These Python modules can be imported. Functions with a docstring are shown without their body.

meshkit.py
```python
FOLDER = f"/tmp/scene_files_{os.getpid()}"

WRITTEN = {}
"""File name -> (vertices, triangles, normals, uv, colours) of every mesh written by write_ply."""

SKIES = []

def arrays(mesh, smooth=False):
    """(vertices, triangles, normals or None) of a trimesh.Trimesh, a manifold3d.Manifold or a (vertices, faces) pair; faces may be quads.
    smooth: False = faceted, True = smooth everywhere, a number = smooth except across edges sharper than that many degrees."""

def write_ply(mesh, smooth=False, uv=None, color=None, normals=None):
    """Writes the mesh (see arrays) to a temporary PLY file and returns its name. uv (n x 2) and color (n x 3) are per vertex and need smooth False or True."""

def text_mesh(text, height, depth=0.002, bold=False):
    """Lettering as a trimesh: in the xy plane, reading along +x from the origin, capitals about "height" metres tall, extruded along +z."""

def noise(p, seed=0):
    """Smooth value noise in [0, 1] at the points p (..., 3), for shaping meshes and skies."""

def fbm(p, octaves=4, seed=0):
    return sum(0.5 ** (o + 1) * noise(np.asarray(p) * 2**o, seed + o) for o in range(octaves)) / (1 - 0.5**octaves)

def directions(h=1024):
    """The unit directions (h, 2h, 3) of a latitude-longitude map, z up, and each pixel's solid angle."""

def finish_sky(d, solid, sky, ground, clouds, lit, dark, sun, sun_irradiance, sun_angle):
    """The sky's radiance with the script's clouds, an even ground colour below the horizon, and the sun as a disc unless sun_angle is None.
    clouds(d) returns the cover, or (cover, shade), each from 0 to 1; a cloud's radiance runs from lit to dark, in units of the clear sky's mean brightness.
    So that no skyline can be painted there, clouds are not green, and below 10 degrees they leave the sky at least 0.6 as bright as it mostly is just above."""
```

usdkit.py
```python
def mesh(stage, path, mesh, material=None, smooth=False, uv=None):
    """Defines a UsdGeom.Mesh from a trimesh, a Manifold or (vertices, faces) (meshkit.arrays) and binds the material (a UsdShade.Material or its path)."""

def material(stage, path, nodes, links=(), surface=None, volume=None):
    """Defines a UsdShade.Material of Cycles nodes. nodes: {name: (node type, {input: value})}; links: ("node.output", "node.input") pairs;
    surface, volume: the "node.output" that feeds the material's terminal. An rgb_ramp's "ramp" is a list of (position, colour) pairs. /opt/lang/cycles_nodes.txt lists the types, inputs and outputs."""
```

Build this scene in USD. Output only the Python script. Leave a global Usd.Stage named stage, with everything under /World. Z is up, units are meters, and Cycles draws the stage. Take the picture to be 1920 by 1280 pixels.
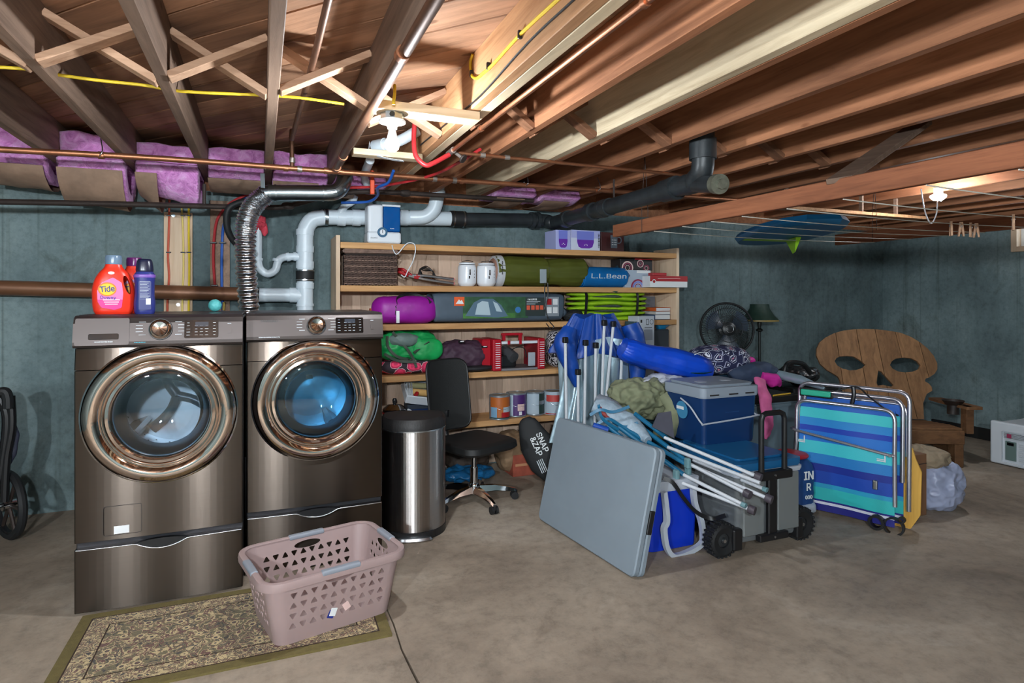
import math, random
import numpy as np, trimesh, usdkit, meshkit
import manifold3d as m3
import shapely.geometry as sg
from shapely import affinity
from pxr import Usd, UsdGeom, UsdLux, UsdShade, Gf, Sdf

stage = Usd.Stage.CreateInMemory()
UsdGeom.SetStageUpAxis(stage, UsdGeom.Tokens.z)
UsdGeom.SetStageMetersPerUnit(stage, 1.0)
UsdGeom.Xform.Define(stage, '/World')
UsdGeom.Scope.Define(stage, '/World/Looks')

# ------------------------------------------------------------------ camera, lamps, exposure
F_PX, CX, HY, CAM_H = 1135.0, 960.0, 558.0, 1.42
YAW = math.radians(22.5)
FWD = np.array([math.sin(YAW), math.cos(YAW), 0.0])
RGT = np.array([math.cos(YAW), -math.sin(YAW), 0.0])
UP = np.array([0.0, 0.0, 1.0])
CAM = np.array([0.0, 0.0, CAM_H])
EXPOSURE = 0.0
cam = UsdGeom.Camera.Define(stage, '/World/camera')
cam.CreateHorizontalApertureAttr(36.0)
cam.CreateVerticalApertureAttr(24.0)
cam.CreateFocalLengthAttr(36.0 * F_PX / 1920.0)
cam.CreateVerticalApertureOffsetAttr((HY - 640.0) / 1920.0 * 36.0)
cam.CreateClippingRangeAttr(Gf.Vec2f(0.05, 100))
cam.CreateExposureAttr(EXPOSURE)
cam.AddTransformOp().Set(Gf.Matrix4d(*RGT, 0, *UP, 0, *(-FWD), 0, *CAM, 1))

LAMP_MAIN = (0.52, 2.60, 2.075)      # bare bulb on the plank
LAMP_RIGHT = (4.72, 2.99, 2.185)     # bulb beyond the clothes lines
FILL_LAMPS = [(-0.3, -1.0, 1.88), (-1.6, -0.9, 1.90)]   # added unseen bulbs behind the camera, put in for even fill light
EMIT_MAIN, EMIT_RIGHT, EMIT_FILL = 1600.0, 380.0, 2600.0
LAMP_COLOR = (0.86, 0.94, 1.0)
dome = UsdLux.DomeLight.Define(stage, '/World/daylight')
dome.CreateIntensityAttr(4.0)
dome.CreateColorAttr(Gf.Vec3f(0.75, 0.88, 1.0))

# ------------------------------------------------------------------ points from the photograph's geometry
def ray(u, v):
    return FWD + RGT * ((u - CX) / F_PX) + UP * ((HY - v) / F_PX)
def AY(u, v, Y):
    d = ray(u, v); return CAM + d * (Y / d[1])
def AX(u, v, X):
    d = ray(u, v); return CAM + d * (X / d[0])
def AZ(u, v, z=0.0):
    d = ray(u, v); return CAM + d * ((z - CAM_H) / d[2])
def AD(u, v, s):
    return CAM + ray(u, v) * s

# ------------------------------------------------------------------ mesh helpers
TM = trimesh.Trimesh
def cat(*ms):
    out = []
    for m in ms:
        if isinstance(m, (list, tuple)): out += list(m)
        else: out.append(m)
    return trimesh.util.concatenate(out)
def hull(pts):
    return trimesh.convex.convex_hull(np.asarray(pts, float))
def bx(x0, x1, y0, y1, z0, z1, b=0.002):
    lo, hi = np.array([min(x0, x1), min(y0, y1), min(z0, z1)]), np.array([max(x0, x1), max(y0, y1), max(z0, z1)])
    b = min(b, 0.45 * (hi - lo).min())
    pts = []
    for s in np.ndindex(2, 2, 2):
        c = np.where(np.array(s) == 1, hi, lo); sg_ = np.where(np.array(s) == 1, -1, 1)
        for k in range(3):
            q = c + sg_ * b; q[k] = c[k]; pts.append(q)
    return hull(pts)
def cbx(c, s, b=0.002):
    c, s = np.asarray(c, float), np.asarray(s, float) / 2
    return bx(c[0]-s[0], c[0]+s[0], c[1]-s[1], c[1]+s[1], c[2]-s[2], c[2]+s[2], b)
_ico = trimesh.creation.icosphere(2).vertices
def rbx(x0, x1, y0, y1, z0, z1, r=0.02):
    pts = []
    for x in (x0 + r, x1 - r):
        for y in (y0 + r, y1 - r):
            for z in (z0 + r, z1 - r):
                pts.append(_ico * r + [x, y, z])
    return hull(np.vstack(pts))
def xf(m, T):
    m = m.copy(); m.apply_transform(T); return m
def fr(o, x, y):
    x = np.asarray(x, float); x = x / np.linalg.norm(x)
    y = np.asarray(y, float); y = y - x * (y @ x); y = y / np.linalg.norm(y)
    T = np.eye(4); T[:3, 0] = x; T[:3, 1] = y; T[:3, 2] = np.cross(x, y); T[:3, 3] = o
    return T
def rotz(a, o=(0, 0, 0)):
    return trimesh.transformations.rotation_matrix(math.radians(a), [0, 0, 1], o)
def rot(a, ax, o=(0, 0, 0)):
    return trimesh.transformations.rotation_matrix(math.radians(a), ax, o)
def mv(m, d):
    m = m.copy(); m.apply_translation(d); return m
def smooth_path(pts, per=8):
    P = np.asarray(pts, float)
    if len(P) < 3: return P
    E = np.vstack([2 * P[0] - P[1], P, 2 * P[-1] - P[-2]])
    out = []
    for i in range(1, len(E) - 2):
        p0, p1, p2, p3 = E[i-1], E[i], E[i+1], E[i+2]
        for t in np.linspace(0, 1, per, endpoint=False):
            out.append(0.5 * (2*p1 + (p2-p0)*t + (2*p0-5*p1+4*p2-p3)*t*t + (3*p1-p0-3*p2+p3)*t**3))
    out.append(P[-1])
    return np.array(out)
def loft(rings, cap=True, closed=False):
    """rings: (k, n, 3) -> closed skin."""
    R = np.asarray(rings, float); k, n = R.shape[:2]
    V = R.reshape(-1, 3); Fc = []
    kk = k if closed else k - 1
    i = np.arange(n); j = (i + 1) % n
    for a in range(kk):
        b = (a + 1) % k
        Fc.append(np.stack([a*n+i, a*n+j, b*n+j], 1)); Fc.append(np.stack([a*n+i, b*n+j, b*n+i], 1))
    if cap and not closed:
        V = np.vstack([V, R[0].mean(0), R[-1].mean(0)])
        Fc.append(np.stack([np.full(n, k*n), j, i], 1)); Fc.append(np.stack([np.full(n, k*n+1), (k-1)*n+i, (k-1)*n+j], 1))
    return TM(V, np.vstack(Fc), process=False)
def frames(P, closed=False):
    P = np.asarray(P, float)
    T = np.gradient(P, axis=0) if not closed else (np.roll(P, -1, 0) - np.roll(P, 1, 0))
    T /= np.maximum(np.linalg.norm(T, axis=1, keepdims=True), 1e-9)
    a = np.array([0, 0, 1.0]) if abs(T[0][2]) < 0.9 else np.array([1.0, 0, 0])
    N = np.cross(T[0], a); N /= np.linalg.norm(N)
    Ns = []
    for t in T:
        N = N - t * (N @ t); N /= max(np.linalg.norm(N), 1e-9); Ns.append(N.copy())
    Ns = np.array(Ns); Bs = np.cross(T, Ns)
    return T, Ns, Bs
def tube(pts, r, n=10, sm=0, closed=False, cap=True):
    P = smooth_path(pts, sm) if sm else np.asarray(pts, float)
    T, N, B = frames(P, closed)
    r = np.broadcast_to(np.asarray(r, float), (len(P),)) if np.ndim(r) == 0 or len(np.atleast_1d(r)) == len(P) else np.interp(np.linspace(0, 1, len(P)), np.linspace(0, 1, len(r)), r)
    a = np.linspace(0, 2*np.pi, n, endpoint=False)
    rings = P[:, None] + r[:, None, None] * (np.cos(a)[None, :, None]*N[:, None] + np.sin(a)[None, :, None]*B[:, None])
    return loft(rings, cap, closed)
def strap(pts, w, t, side, sm=0):
    """flat band along pts: width w along 'side', thickness t."""
    P = smooth_path(pts, sm) if sm else np.asarray(pts, float)
    T = np.gradient(P, axis=0); T /= np.linalg.norm(T, axis=1, keepdims=True)
    S = np.asarray(side, float) - T * (T @ np.asarray(side, float))[:, None]; S /= np.linalg.norm(S, axis=1, keepdims=True)
    N = np.cross(T, S)
    rings = np.stack([P + S*w/2 + N*t/2, P - S*w/2 + N*t/2, P - S*w/2 - N*t/2, P + S*w/2 - N*t/2], 1)
    return loft(rings)
def cyl(p0, p1, r, n=16, r1=None):
    return tube([p0, p1], [r, r if r1 is None else r1], n)
def pipe(p0, p1, r0, r1, n=32):
    """hollow ring from p0 to p1"""
    p0, p1 = np.asarray(p0, float), np.asarray(p1, float)
    P = np.array([p0, p1, p1, p0]); t = (p1 - p0) / np.linalg.norm(p1 - p0)
    T, N, B = frames([p0, p1]); a = np.linspace(0, 2*np.pi, n, endpoint=False)
    d = np.cos(a)[:, None]*N[0] + np.sin(a)[:, None]*B[0]
    return loft(np.stack([p0 + r1*d, p1 + r1*d, p1 + r0*d, p0 + r0*d]), closed=True)
def lathe(prof, n=32, o=(0, 0, 0), axis=(0, 0, 1), closed=False):
    """prof: (r, h) along axis."""
    axis = np.asarray(axis, float); axis /= np.linalg.norm(axis)
    a0 = np.array([1.0, 0, 0]) if abs(axis[0]) < 0.9 else np.array([0, 1.0, 0])
    x = a0 - axis*(a0 @ axis); x /= np.linalg.norm(x); y = np.cross(axis, x)
    a = np.linspace(0, 2*np.pi, n, endpoint=False)
    d = np.cos(a)[:, None]*x + np.sin(a)[:, None]*y
    rings = [np.asarray(o) + max(r, 1e-5)*d + h*axis for r, h in prof]
    m = loft(rings, cap=not closed, closed=closed)
    return m
def prism(poly, depth, T=None):
    ms = [trimesh.creation.extrude_polygon(g, depth, engine='earcut') for g in getattr(poly, 'geoms', [poly]) if g.area > 1e-9]
    m = cat(ms)
    return xf(m, T) if T is not None else m
def poly(pts, r=0, n=4):
    p = sg.Polygon(pts)
    if r: p = p.buffer(-r, quad_segs=n).buffer(r, quad_segs=n)
    return p
def rrect(x0, x1, y0, y1, r=0.0, n=4):
    return poly([(x0, y0), (x1, y0), (x1, y1), (x0, y1)], r, n)
def disc(x, y, r, n=12):
    return sg.Point(x, y).buffer(r, quad_segs=n)
def diff(a, *b):
    return trimesh.boolean.difference([a, *b], engine='manifold')
def union(*a):
    return trimesh.boolean.union(list(a), engine='manifold')
def sell(c, s, e=3.0, amp=0.0, freq=3.0, seed=0, sub=4, R=None, ridge=0.0, flat=None):
    """soft bag: superellipsoid with half sizes s, displaced with noise."""
    v = trimesh.creation.icosphere(sub); p = v.vertices
    l = (np.abs(p)**e).sum(1)**(1/e)
    q = p / l[:, None] * np.asarray(s)
    n = meshkit.fbm(q*freq + 7.3*seed, 4, seed) - 0.5
    if ridge: n = n + ridge * (0.5 - np.abs(meshkit.fbm(q*freq*1.4 + 3.1*seed, 3, seed+9) - 0.5)*4)
    q = q + p * (n*amp*2)[:, None]
    if flat is not None: q[:, 2] = np.maximum(q[:, 2], flat)
    m = TM(q, v.faces, process=False)
    if R is not None: m.apply_transform(R)
    m.apply_translation(c)
    return m
def sack(path, rad, n=40, amp=0.01, freq=6, seed=0, sq=(1, 1), sm=8, e=2.0, up=(0, 0, 1), gather=0):
    """stuffed roll along path; rad list of radii; sq scales side/up."""
    P = smooth_path(path, sm) if sm else np.asarray(path, float)
    T = np.gradient(P, axis=0); T /= np.linalg.norm(T, axis=1, keepdims=True)
    if np.abs(T @ np.asarray(up, float)).mean() > .75*np.linalg.norm(up): up = (0, -1, 0)
    U = np.asarray(up, float) - T*(T @ np.asarray(up, float))[:, None]; U /= np.linalg.norm(U, axis=1, keepdims=True)
    S = np.cross(T, U)
    t = np.linspace(0, 1, len(P)); r = np.interp(t, np.linspace(0, 1, len(rad)), rad)
    a = np.linspace(0, 2*np.pi, n, endpoint=False)
    ca, sa = np.cos(a), np.sin(a)
    l = (np.abs(ca)**e + np.abs(sa)**e)**(-1/e)
    rings = P[:, None] + r[:, None, None]*((ca*l)[None, :, None]*S[:, None]*sq[0] + (sa*l)[None, :, None]*U[:, None]*sq[1])
    nrm = rings - P[:, None]; nrm /= np.maximum(np.linalg.norm(nrm, axis=2, keepdims=True), 1e-9)
    nz = meshkit.fbm(rings*freq + seed*5.7, 4, seed) - 0.5
    if gather: nz = nz + gather*np.sin(a*17 + 3*meshkit.noise(rings*4, seed))*0.25
    rings = rings + nrm*(nz*2*amp*np.minimum(1, r/ max(rad)*2)[:, None])[..., None]
    return loft(rings)
def sheet(f, nu, nv, th=0.004):
    """thin cloth from f(u, v) -> point, given a thickness th."""
    U, V = np.meshgrid(np.linspace(0, 1, nu), np.linspace(0, 1, nv), indexing='ij')
    P = f(U, V)
    du = np.gradient(P, axis=0); dv = np.gradient(P, axis=1)
    N = np.cross(du, dv); N /= np.maximum(np.linalg.norm(N, axis=2, keepdims=True), 1e-9)
    A, B = (P + N*th/2).reshape(-1, 3), (P - N*th/2).reshape(-1, 3)
    idx = np.arange(nu*nv).reshape(nu, nv)
    a, b, c, d = idx[:-1, :-1].ravel(), idx[1:, :-1].ravel(), idx[1:, 1:].ravel(), idx[:-1, 1:].ravel()
    f1 = np.vstack([np.stack([a, b, c], 1), np.stack([a, c, d], 1)])
    n = nu*nv; f2 = f1[:, ::-1] + n
    edge = np.concatenate([idx[:, 0], idx[-1, 1:], idx[-2::-1, -1], idx[0, -2:0:-1]])
    e2 = np.roll(edge, -1)
    f3 = np.vstack([np.stack([edge, e2+n, e2], 1), np.stack([edge, edge+n, e2+n], 1)])
    m = TM(np.vstack([A, B]), np.vstack([f1, f2, f3]), process=False)
    return m
def text(s, h, T, depth=0.0015, bold=True, center=True, width=None):
    m = meshkit.text_mesh(s, h, depth, bold)
    b = m.bounds
    if width: m.apply_scale([width/(b[1][0]-b[0][0]), 1, 1]); b = m.bounds
    if center: m.apply_translation([-(b[0][0]+b[1][0])/2, -h/2, 0])
    return xf(m, T)

def dashes(w, h, T, depth=0.001, seed=1):
    """a line of small print too blurred to read: a row of letter-sized dashes, w wide and h tall, centred on T."""
    rg = random.Random(seed); out, x = [], -w/2
    while x < w/2 - h*.3:
        k = h*(.35 + .35*rg.random()); k = min(k, w/2-x)
        out.append(prism(sg.box(x, -h/2*(.6+.4*rg.random()), x+k, h/2*(.6+.4*rg.random())), depth)); x += k + h*.28
    return xf(cat(out), T)

# ------------------------------------------------------------------ prims
_used = {}
def numbered(parent, name):
    k = _used.get((parent, name), -1) + 1; _used[(parent, name)] = k
    return name if k == 0 else f'{name}_{k:03d}'
class Obj:
    def __init__(s, path, prim, T): s.path, s.prim, s.T = path, prim, T
def _meta(prim, label=None, category=None, group=None, kind=None):
    for k, v in (('label', label), ('category', category), ('group', group), ('kind', kind)):
        if v: prim.SetCustomDataByKey(k, v)
def thing(name, label, category, loc=(0, 0, 0), rz=0.0, group=None, kind=None):
    """Xform at the thing's base; part() takes world coordinates unless local=True."""
    path = '/World/' + numbered('/World', name)
    x = UsdGeom.Xform.Define(stage, path)
    x.AddTranslateOp().Set(Gf.Vec3d(*map(float, loc)))
    if rz: x.AddRotateZOp().Set(float(rz))
    _meta(x.GetPrim(), label, category, group, kind)
    T = rotz(rz); T[:3, 3] = loc
    return Obj(path, x.GetPrim(), np.linalg.inv(T))
def part(t, name, mesh, mat, label=None, smooth=30, local=False, kind=None):
    path = t.path + '/' + numbered(t.path, name)
    m = mesh if local else xf(mesh, t.T)
    p = usdkit.mesh(stage, path, m, mat, smooth).GetPrim()
    _meta(p, label, None, None, kind)
    return Obj(path, p, t.T)
def solo(name, mesh, mat, label, category, group=None, kind=None, smooth=30):
    b = mesh.bounds; o = np.array([(b[0][0]+b[1][0])/2, (b[0][1]+b[1][1])/2, b[0][2]])
    path = '/World/' + numbered('/World', name)
    u = usdkit.mesh(stage, path, mv(mesh, -o), mat, smooth)
    u.AddTranslateOp().Set(Gf.Vec3d(*map(float, o)))
    _meta(u.GetPrim(), label, category, group, kind)
    T = np.eye(4); T[:3, 3] = -o
    return Obj(path, u.GetPrim(), T)
def dup(t, name, loc, rz, label=None, group=None):
    """a copy of a thing, its parts shared."""
    was = t.prim.GetCustomData()
    path = '/World/' + numbered('/World', name)
    x = UsdGeom.Xform.Define(stage, path)
    x.GetPrim().GetReferences().AddInternalReference(t.prim.GetPath())
    x.ClearXformOpOrder()
    x.AddTranslateOp(opSuffix='at').Set(Gf.Vec3d(*map(float, loc))); x.AddRotateZOp(opSuffix='at').Set(float(rz))
    x.GetPrim().SetInstanceable(True)
    _meta(x.GetPrim(), label or was['label'], was['category'], group or was.get('group'))
    return x

# ------------------------------------------------------------------ materials
def c(r, g=None, b=None):
    if g is None: g = b = r
    f = lambda x: (x/255/12.92) if x/255 <= 0.04045 else ((x/255+0.055)/1.055)**2.4
    return (f(r), f(g), f(b))
def sc(col, k): return tuple(min(1.0, x*k) for x in col)
def L(n): return '/World/Looks/' + n
def plain(name, col, rough=0.5, metal=0.0, var=0.0, vs=6.0, bump=0.0, bs=60.0, stretch=(1, 1, 1), **kw):
    nodes = {'p': ('principled_bsdf', dict(base_color=col, roughness=rough, metallic=metal, **kw))}
    links = []
    if var or bump:
        nodes['t'] = ('texture_coordinate', {})
        nodes['m'] = ('mapping', {'scale': tuple(vs*s for s in stretch)})
        links += [('t.object', 'm.vector')]
    if var:
        nodes['n'] = ('noise_texture', {'scale': 1.0, 'detail': 5.0, 'roughness': 0.6})
        nodes['r'] = ('rgb_ramp', {'ramp': [(0.25, sc(col, 1-var)), (0.75, sc(col, 1+var))]})
        links += [('m.vector', 'n.vector'), ('n.fac', 'r.fac'), ('r.color', 'p.base_color')]
    if bump:
        nodes['n2'] = ('noise_texture', {'scale': bs/vs, 'detail': 3.0})
        nodes['b'] = ('bump', {'strength': bump, 'distance': 0.004})
        links += [('m.vector', 'n2.vector'), ('n2.fac', 'b.height'), ('b.normal', 'p.normal')]
    return usdkit.material(stage, L(name), nodes, links, surface='p.BSDF')
def wood(name, dark, light, axis=1, rough=0.7, grain=1.0, knots=True, rnd=0.25, rot_z=0.0, spec=0.3):
    s = [26.0*grain]*3; s[axis] = 2.0*grain
    k = [8.0, 8.0, 8.0]; k[axis] = 3.0
    nodes = {
        't': ('texture_coordinate', {}), 'o': ('object_info', {}),
        'rz': ('mapping', {'rotation': (0, 0, rot_z)}),
        'm': ('mapping', {'scale': tuple(s)}), 'mk': ('mapping', {'scale': tuple(k)}),
        'w': ('math', {'math_type': 'multiply', 'value2': 40.0}),
        'n': ('noise_texture', {'dimensions': '4D', 'scale': 1.0, 'detail': 6.0, 'roughness': 0.65, 'distortion': 0.8}),
        'n3': ('noise_texture', {'dimensions': '4D', 'scale': 0.35, 'detail': 2.0}),
        'r': ('rgb_ramp', {'ramp': [(0.22, dark), (0.5, tuple(a*.42+b*.58 for a, b in zip(dark, light))), (0.78, light)]}),
        'mx': ('mix', {'mix_type': 'multiply', 'fac': 0.7}),
        'r3': ('rgb_ramp', {'ramp': [(0.3, (0.62, 0.58, 0.55)), (0.65, (1.12, 1.1, 1.08))]}),
        'v': ('math', {'math_type': 'multiply_add', 'value2': 2*rnd, 'value3': 1-rnd}),
        'h': ('hsv', {}),
        'b': ('bump', {'strength': 0.25, 'distance': 0.004}),
        'p': ('principled_bsdf', {'roughness': rough, 'specular_ior_level': spec})}
    links = [('t.object', 'rz.vector'), ('rz.vector', 'm.vector'), ('rz.vector', 'mk.vector'), ('o.random', 'w.value1'),
             ('m.vector', 'n.vector'), ('w.value', 'n.w'), ('mk.vector', 'n3.vector'), ('w.value', 'n3.w'),
             ('n.fac', 'r.fac'), ('n3.fac', 'r3.fac'), ('r.color', 'mx.color1'), ('r3.color', 'mx.color2'),
             ('o.random', 'v.value1'), ('v.value', 'h.value'), ('n.fac', 'b.height'), ('b.normal', 'p.normal'), ('h.color', 'p.base_color')]
    last = 'mx.color'
    if knots:
        nodes.update({'vk': ('voronoi_texture', {'scale': 1.0, 'dimensions': '4D'}), 'rk': ('rgb_ramp', {'ramp': [(0.0, (0.25, 0.2, 0.17)), (0.10, (0.5, 0.42, 0.36)), (0.14, (1, 1, 1)), (1.0, (1, 1, 1))]}),
                      'mx2': ('mix', {'mix_type': 'multiply', 'fac': 0.8})})
        links += [('mk.vector', 'vk.vector'), ('w.value', 'vk.w'), ('vk.distance', 'rk.fac'), (last, 'mx2.color1'), ('rk.color', 'mx2.color2')]
        last = 'mx2.color'
    links.append((last, 'h.color'))
    return usdkit.material(stage, L(name), nodes, links, surface='p.BSDF')
def emit(name, col, strength):
    return usdkit.material(stage, L(name), {'e': ('emission', {'color': col, 'strength': strength})}, surface='e.emission')
def pane(name, tint=(0.9, 0.95, 1.0), rough=0.02, ior=1.45):
    return usdkit.material(stage, L(name), {'t': ('transparent_bsdf', {'color': tint}), 'g': ('glossy_bsdf', {'color': (1, 1, 1), 'roughness': rough}),
        'f': ('fresnel', {'IOR': ior}), 'm': ('mix_closure', {})}, [('f.fac', 'm.fac'), ('t.BSDF', 'm.closure1'), ('g.BSDF', 'm.closure2')], surface='m.closure')
# ------------------------------------------------------------------ shared materials
M_wood_grey = wood('wood_old_grey', c(94, 76, 65), c(152, 126, 108), 1)
M_wood_red = wood('wood_old_red', c(118, 74, 50), c(188, 130, 94), 1)
M_wood_tan = wood('wood_tan', c(150, 100, 62), c(214, 166, 122), 1, rnd=0.08)
M_wood_pale = wood('wood_pale', c(172, 152, 122), c(224, 208, 178), 1, rnd=0.06)
M_wood_new_x = wood('wood_new_x', c(206, 178, 140), c(236, 214, 182), 0, rnd=0.05, knots=False)
M_wood_new_z = wood('wood_new_z', c(214, 184, 152), c(238, 216, 190), 2, rnd=0.05)
M_strut = wood('wood_strut', c(168, 128, 100), c(222, 182, 152), 0, rnd=0.15, knots=False)
M_strut_old = wood('wood_strut_old', c(104, 70, 50), c(156, 110, 82), 0, rnd=0.2, knots=False)
M_shelf = wood('wood_shelf', c(176, 126, 76), c(222, 176, 124), 0, rnd=0.06)
M_backboard = wood('wood_backboard', c(172, 146, 124), c(214, 188, 168), 2, rnd=0.14)
M_beam = wood('wood_beam', c(106, 62, 42), c(164, 104, 72), 1, rnd=0.1)
PLANK_ANGLE = math.radians(-48.5)
M_plank = wood('wood_plank', c(114, 83, 63), c(194, 148, 116), 0, rnd=0.26, rot_z=-PLANK_ANGLE, grain=0.8)
M_copper = plain('copper', c(176, 118, 86), 0.42, 0.85, 0.25, 9)
M_copper_dark = plain('copper_dark', c(108, 76, 58), 0.5, 0.75, 0.25, 9)
M_solder = plain('solder', c(168, 158, 150), 0.45, 0.8)
M_iron = plain('iron_pipe', c(58, 48, 44), 0.6, 0.4, 0.3, 12, 0.2, 90)
M_pvc = plain('pvc', c(206, 218, 226), 0.35, 0, 0.05, 5)
M_abs = plain('abs_pipe', c(40, 45, 48), 0.42, 0, 0.45, 9, 0.15, 60)
M_rubber = plain('rubber', c(26, 27, 29), 0.6, 0, 0.2, 8)
M_black = plain('black_plastic', c(24, 24, 26), 0.42)
M_steel = plain('steel', c(190, 194, 198), 0.28, 1.0)
M_galv = plain('galvanised', c(158, 172, 178), 0.27, 1.0, 0.18, 12)
M_chrome = plain('chrome', c(222, 224, 226), 0.08, 1.0)
M_white = plain('white_plastic', c(214, 220, 226), 0.38)
M_white_paint = plain('white_paint', c(225, 228, 230), 0.5)
M_yellow_wire = plain('yellow_cable', c(228, 196, 46), 0.45)
M_red_pex = plain('red_pex', c(178, 44, 48), 0.4)
M_blue_pex = plain('blue_pex', c(30, 84, 166), 0.4)

def concrete_wall():
    n = {'g': ('geometry', {}), 'p': ('principled_bsdf', {'roughness': 0.85, 'specular_ior_level': 0.25}),
         'm1': ('mapping', {'scale': (1.1, 1.1, 0.8)}), 'n1': ('noise_texture', {'scale': 1.0, 'detail': 8.0, 'roughness': 0.62}),
         'r1': ('rgb_ramp', {'ramp': [(0.28, c(76, 89, 91)), (0.48, c(104, 121, 123)), (0.72, c(132, 149, 150))]}),
         'm2': ('mapping', {'scale': (7.0, 7.0, 0.25)}), 'n2': ('noise_texture', {'scale': 1.0, 'detail': 4.0, 'roughness': 0.7}),
         'r2': ('rgb_ramp', {'ramp': [(0.30, (0.55, 0.54, 0.50)), (0.42, (0.95, 0.95, 0.95)), (0.8, (1.08, 1.08, 1.1))]}),
         'x1': ('mix', {'mix_type': 'multiply', 'fac': 0.65}),
         'm3': ('mapping', {'scale': (2.3, 2.3, 1.3), 'location': (4, 1, 7)}), 'n3': ('noise_texture', {'scale': 1.0, 'detail': 7.0, 'roughness': 0.72, 'distortion': 0.6}),
         'r3': ('rgb_ramp', {'ramp': [(0.26, (0.34, 0.32, 0.29)), (0.38, (0.8, 0.78, 0.75)), (0.45, (1, 1, 1))]}),
         'x2': ('mix', {'mix_type': 'multiply', 'fac': 0.8}),
         'n4': ('noise_texture', {'scale': 22.0, 'detail': 8.0, 'roughness': .75}), 'r4': ('rgb_ramp', {'ramp': [(0.32, (0.74, 0.76, 0.76)), (0.5, (1, 1, 1)), (0.68, (1.14, 1.13, 1.12))]}),
         'x3': ('mix', {'mix_type': 'multiply', 'fac': 1.0}),
         'sx': ('separate_xyz', {}), 'ad': ('math', {'math_type': 'multiply_add', 'value2': -1.0}), 'mu': ('math', {'math_type': 'multiply', 'value2': 5.3}), 'fr': ('math', {'math_type': 'fraction'}), 'rl': ('rgb_ramp', {'ramp': [(0, (.5, .5, .48)), (.035, (.72, .72, .7)), (.07, (1, 1, 1)), (.97, (1, 1, 1)), (1, (.5, .5, .48))]}),
         'x4': ('mix', {'mix_type': 'multiply'}), 'rm': ('rgb_ramp', {'ramp': [(.46, (0, 0, 0)), (.72, (.9, .9, .9))]}),
         'b': ('bump', {'strength': 0.4, 'distance': 0.006})}
    l = [('g.position', 'sx.vector'), ('sx.y', 'ad.value1'), ('sx.x', 'ad.value3'), ('ad.value', 'mu.value1'), ('mu.value', 'fr.value1'), ('fr.value', 'rl.fac'), ('n1.fac', 'rm.fac'), ('rm.color', 'x4.fac'), ('x3.color', 'x4.color1'), ('rl.color', 'x4.color2'), ('g.position', 'm1.vector'), ('m1.vector', 'n1.vector'), ('n1.fac', 'r1.fac'), ('g.position', 'm2.vector'), ('m2.vector', 'n2.vector'), ('n2.fac', 'r2.fac'),
         ('r1.color', 'x1.color1'), ('r2.color', 'x1.color2'), ('g.position', 'm3.vector'), ('m3.vector', 'n3.vector'), ('n3.fac', 'r3.fac'),
         ('x1.color', 'x2.color1'), ('r3.color', 'x2.color2'), ('g.position', 'n4.vector'), ('n4.fac', 'r4.fac'), ('x2.color', 'x3.color1'), ('r4.color', 'x3.color2'),
         ('x4.color', 'p.base_color'), ('n4.fac', 'b.height'), ('b.normal', 'p.normal')]
    return usdkit.material(stage, L('concrete_wall'), n, l, surface='p.BSDF')
M_wall = concrete_wall()
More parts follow.
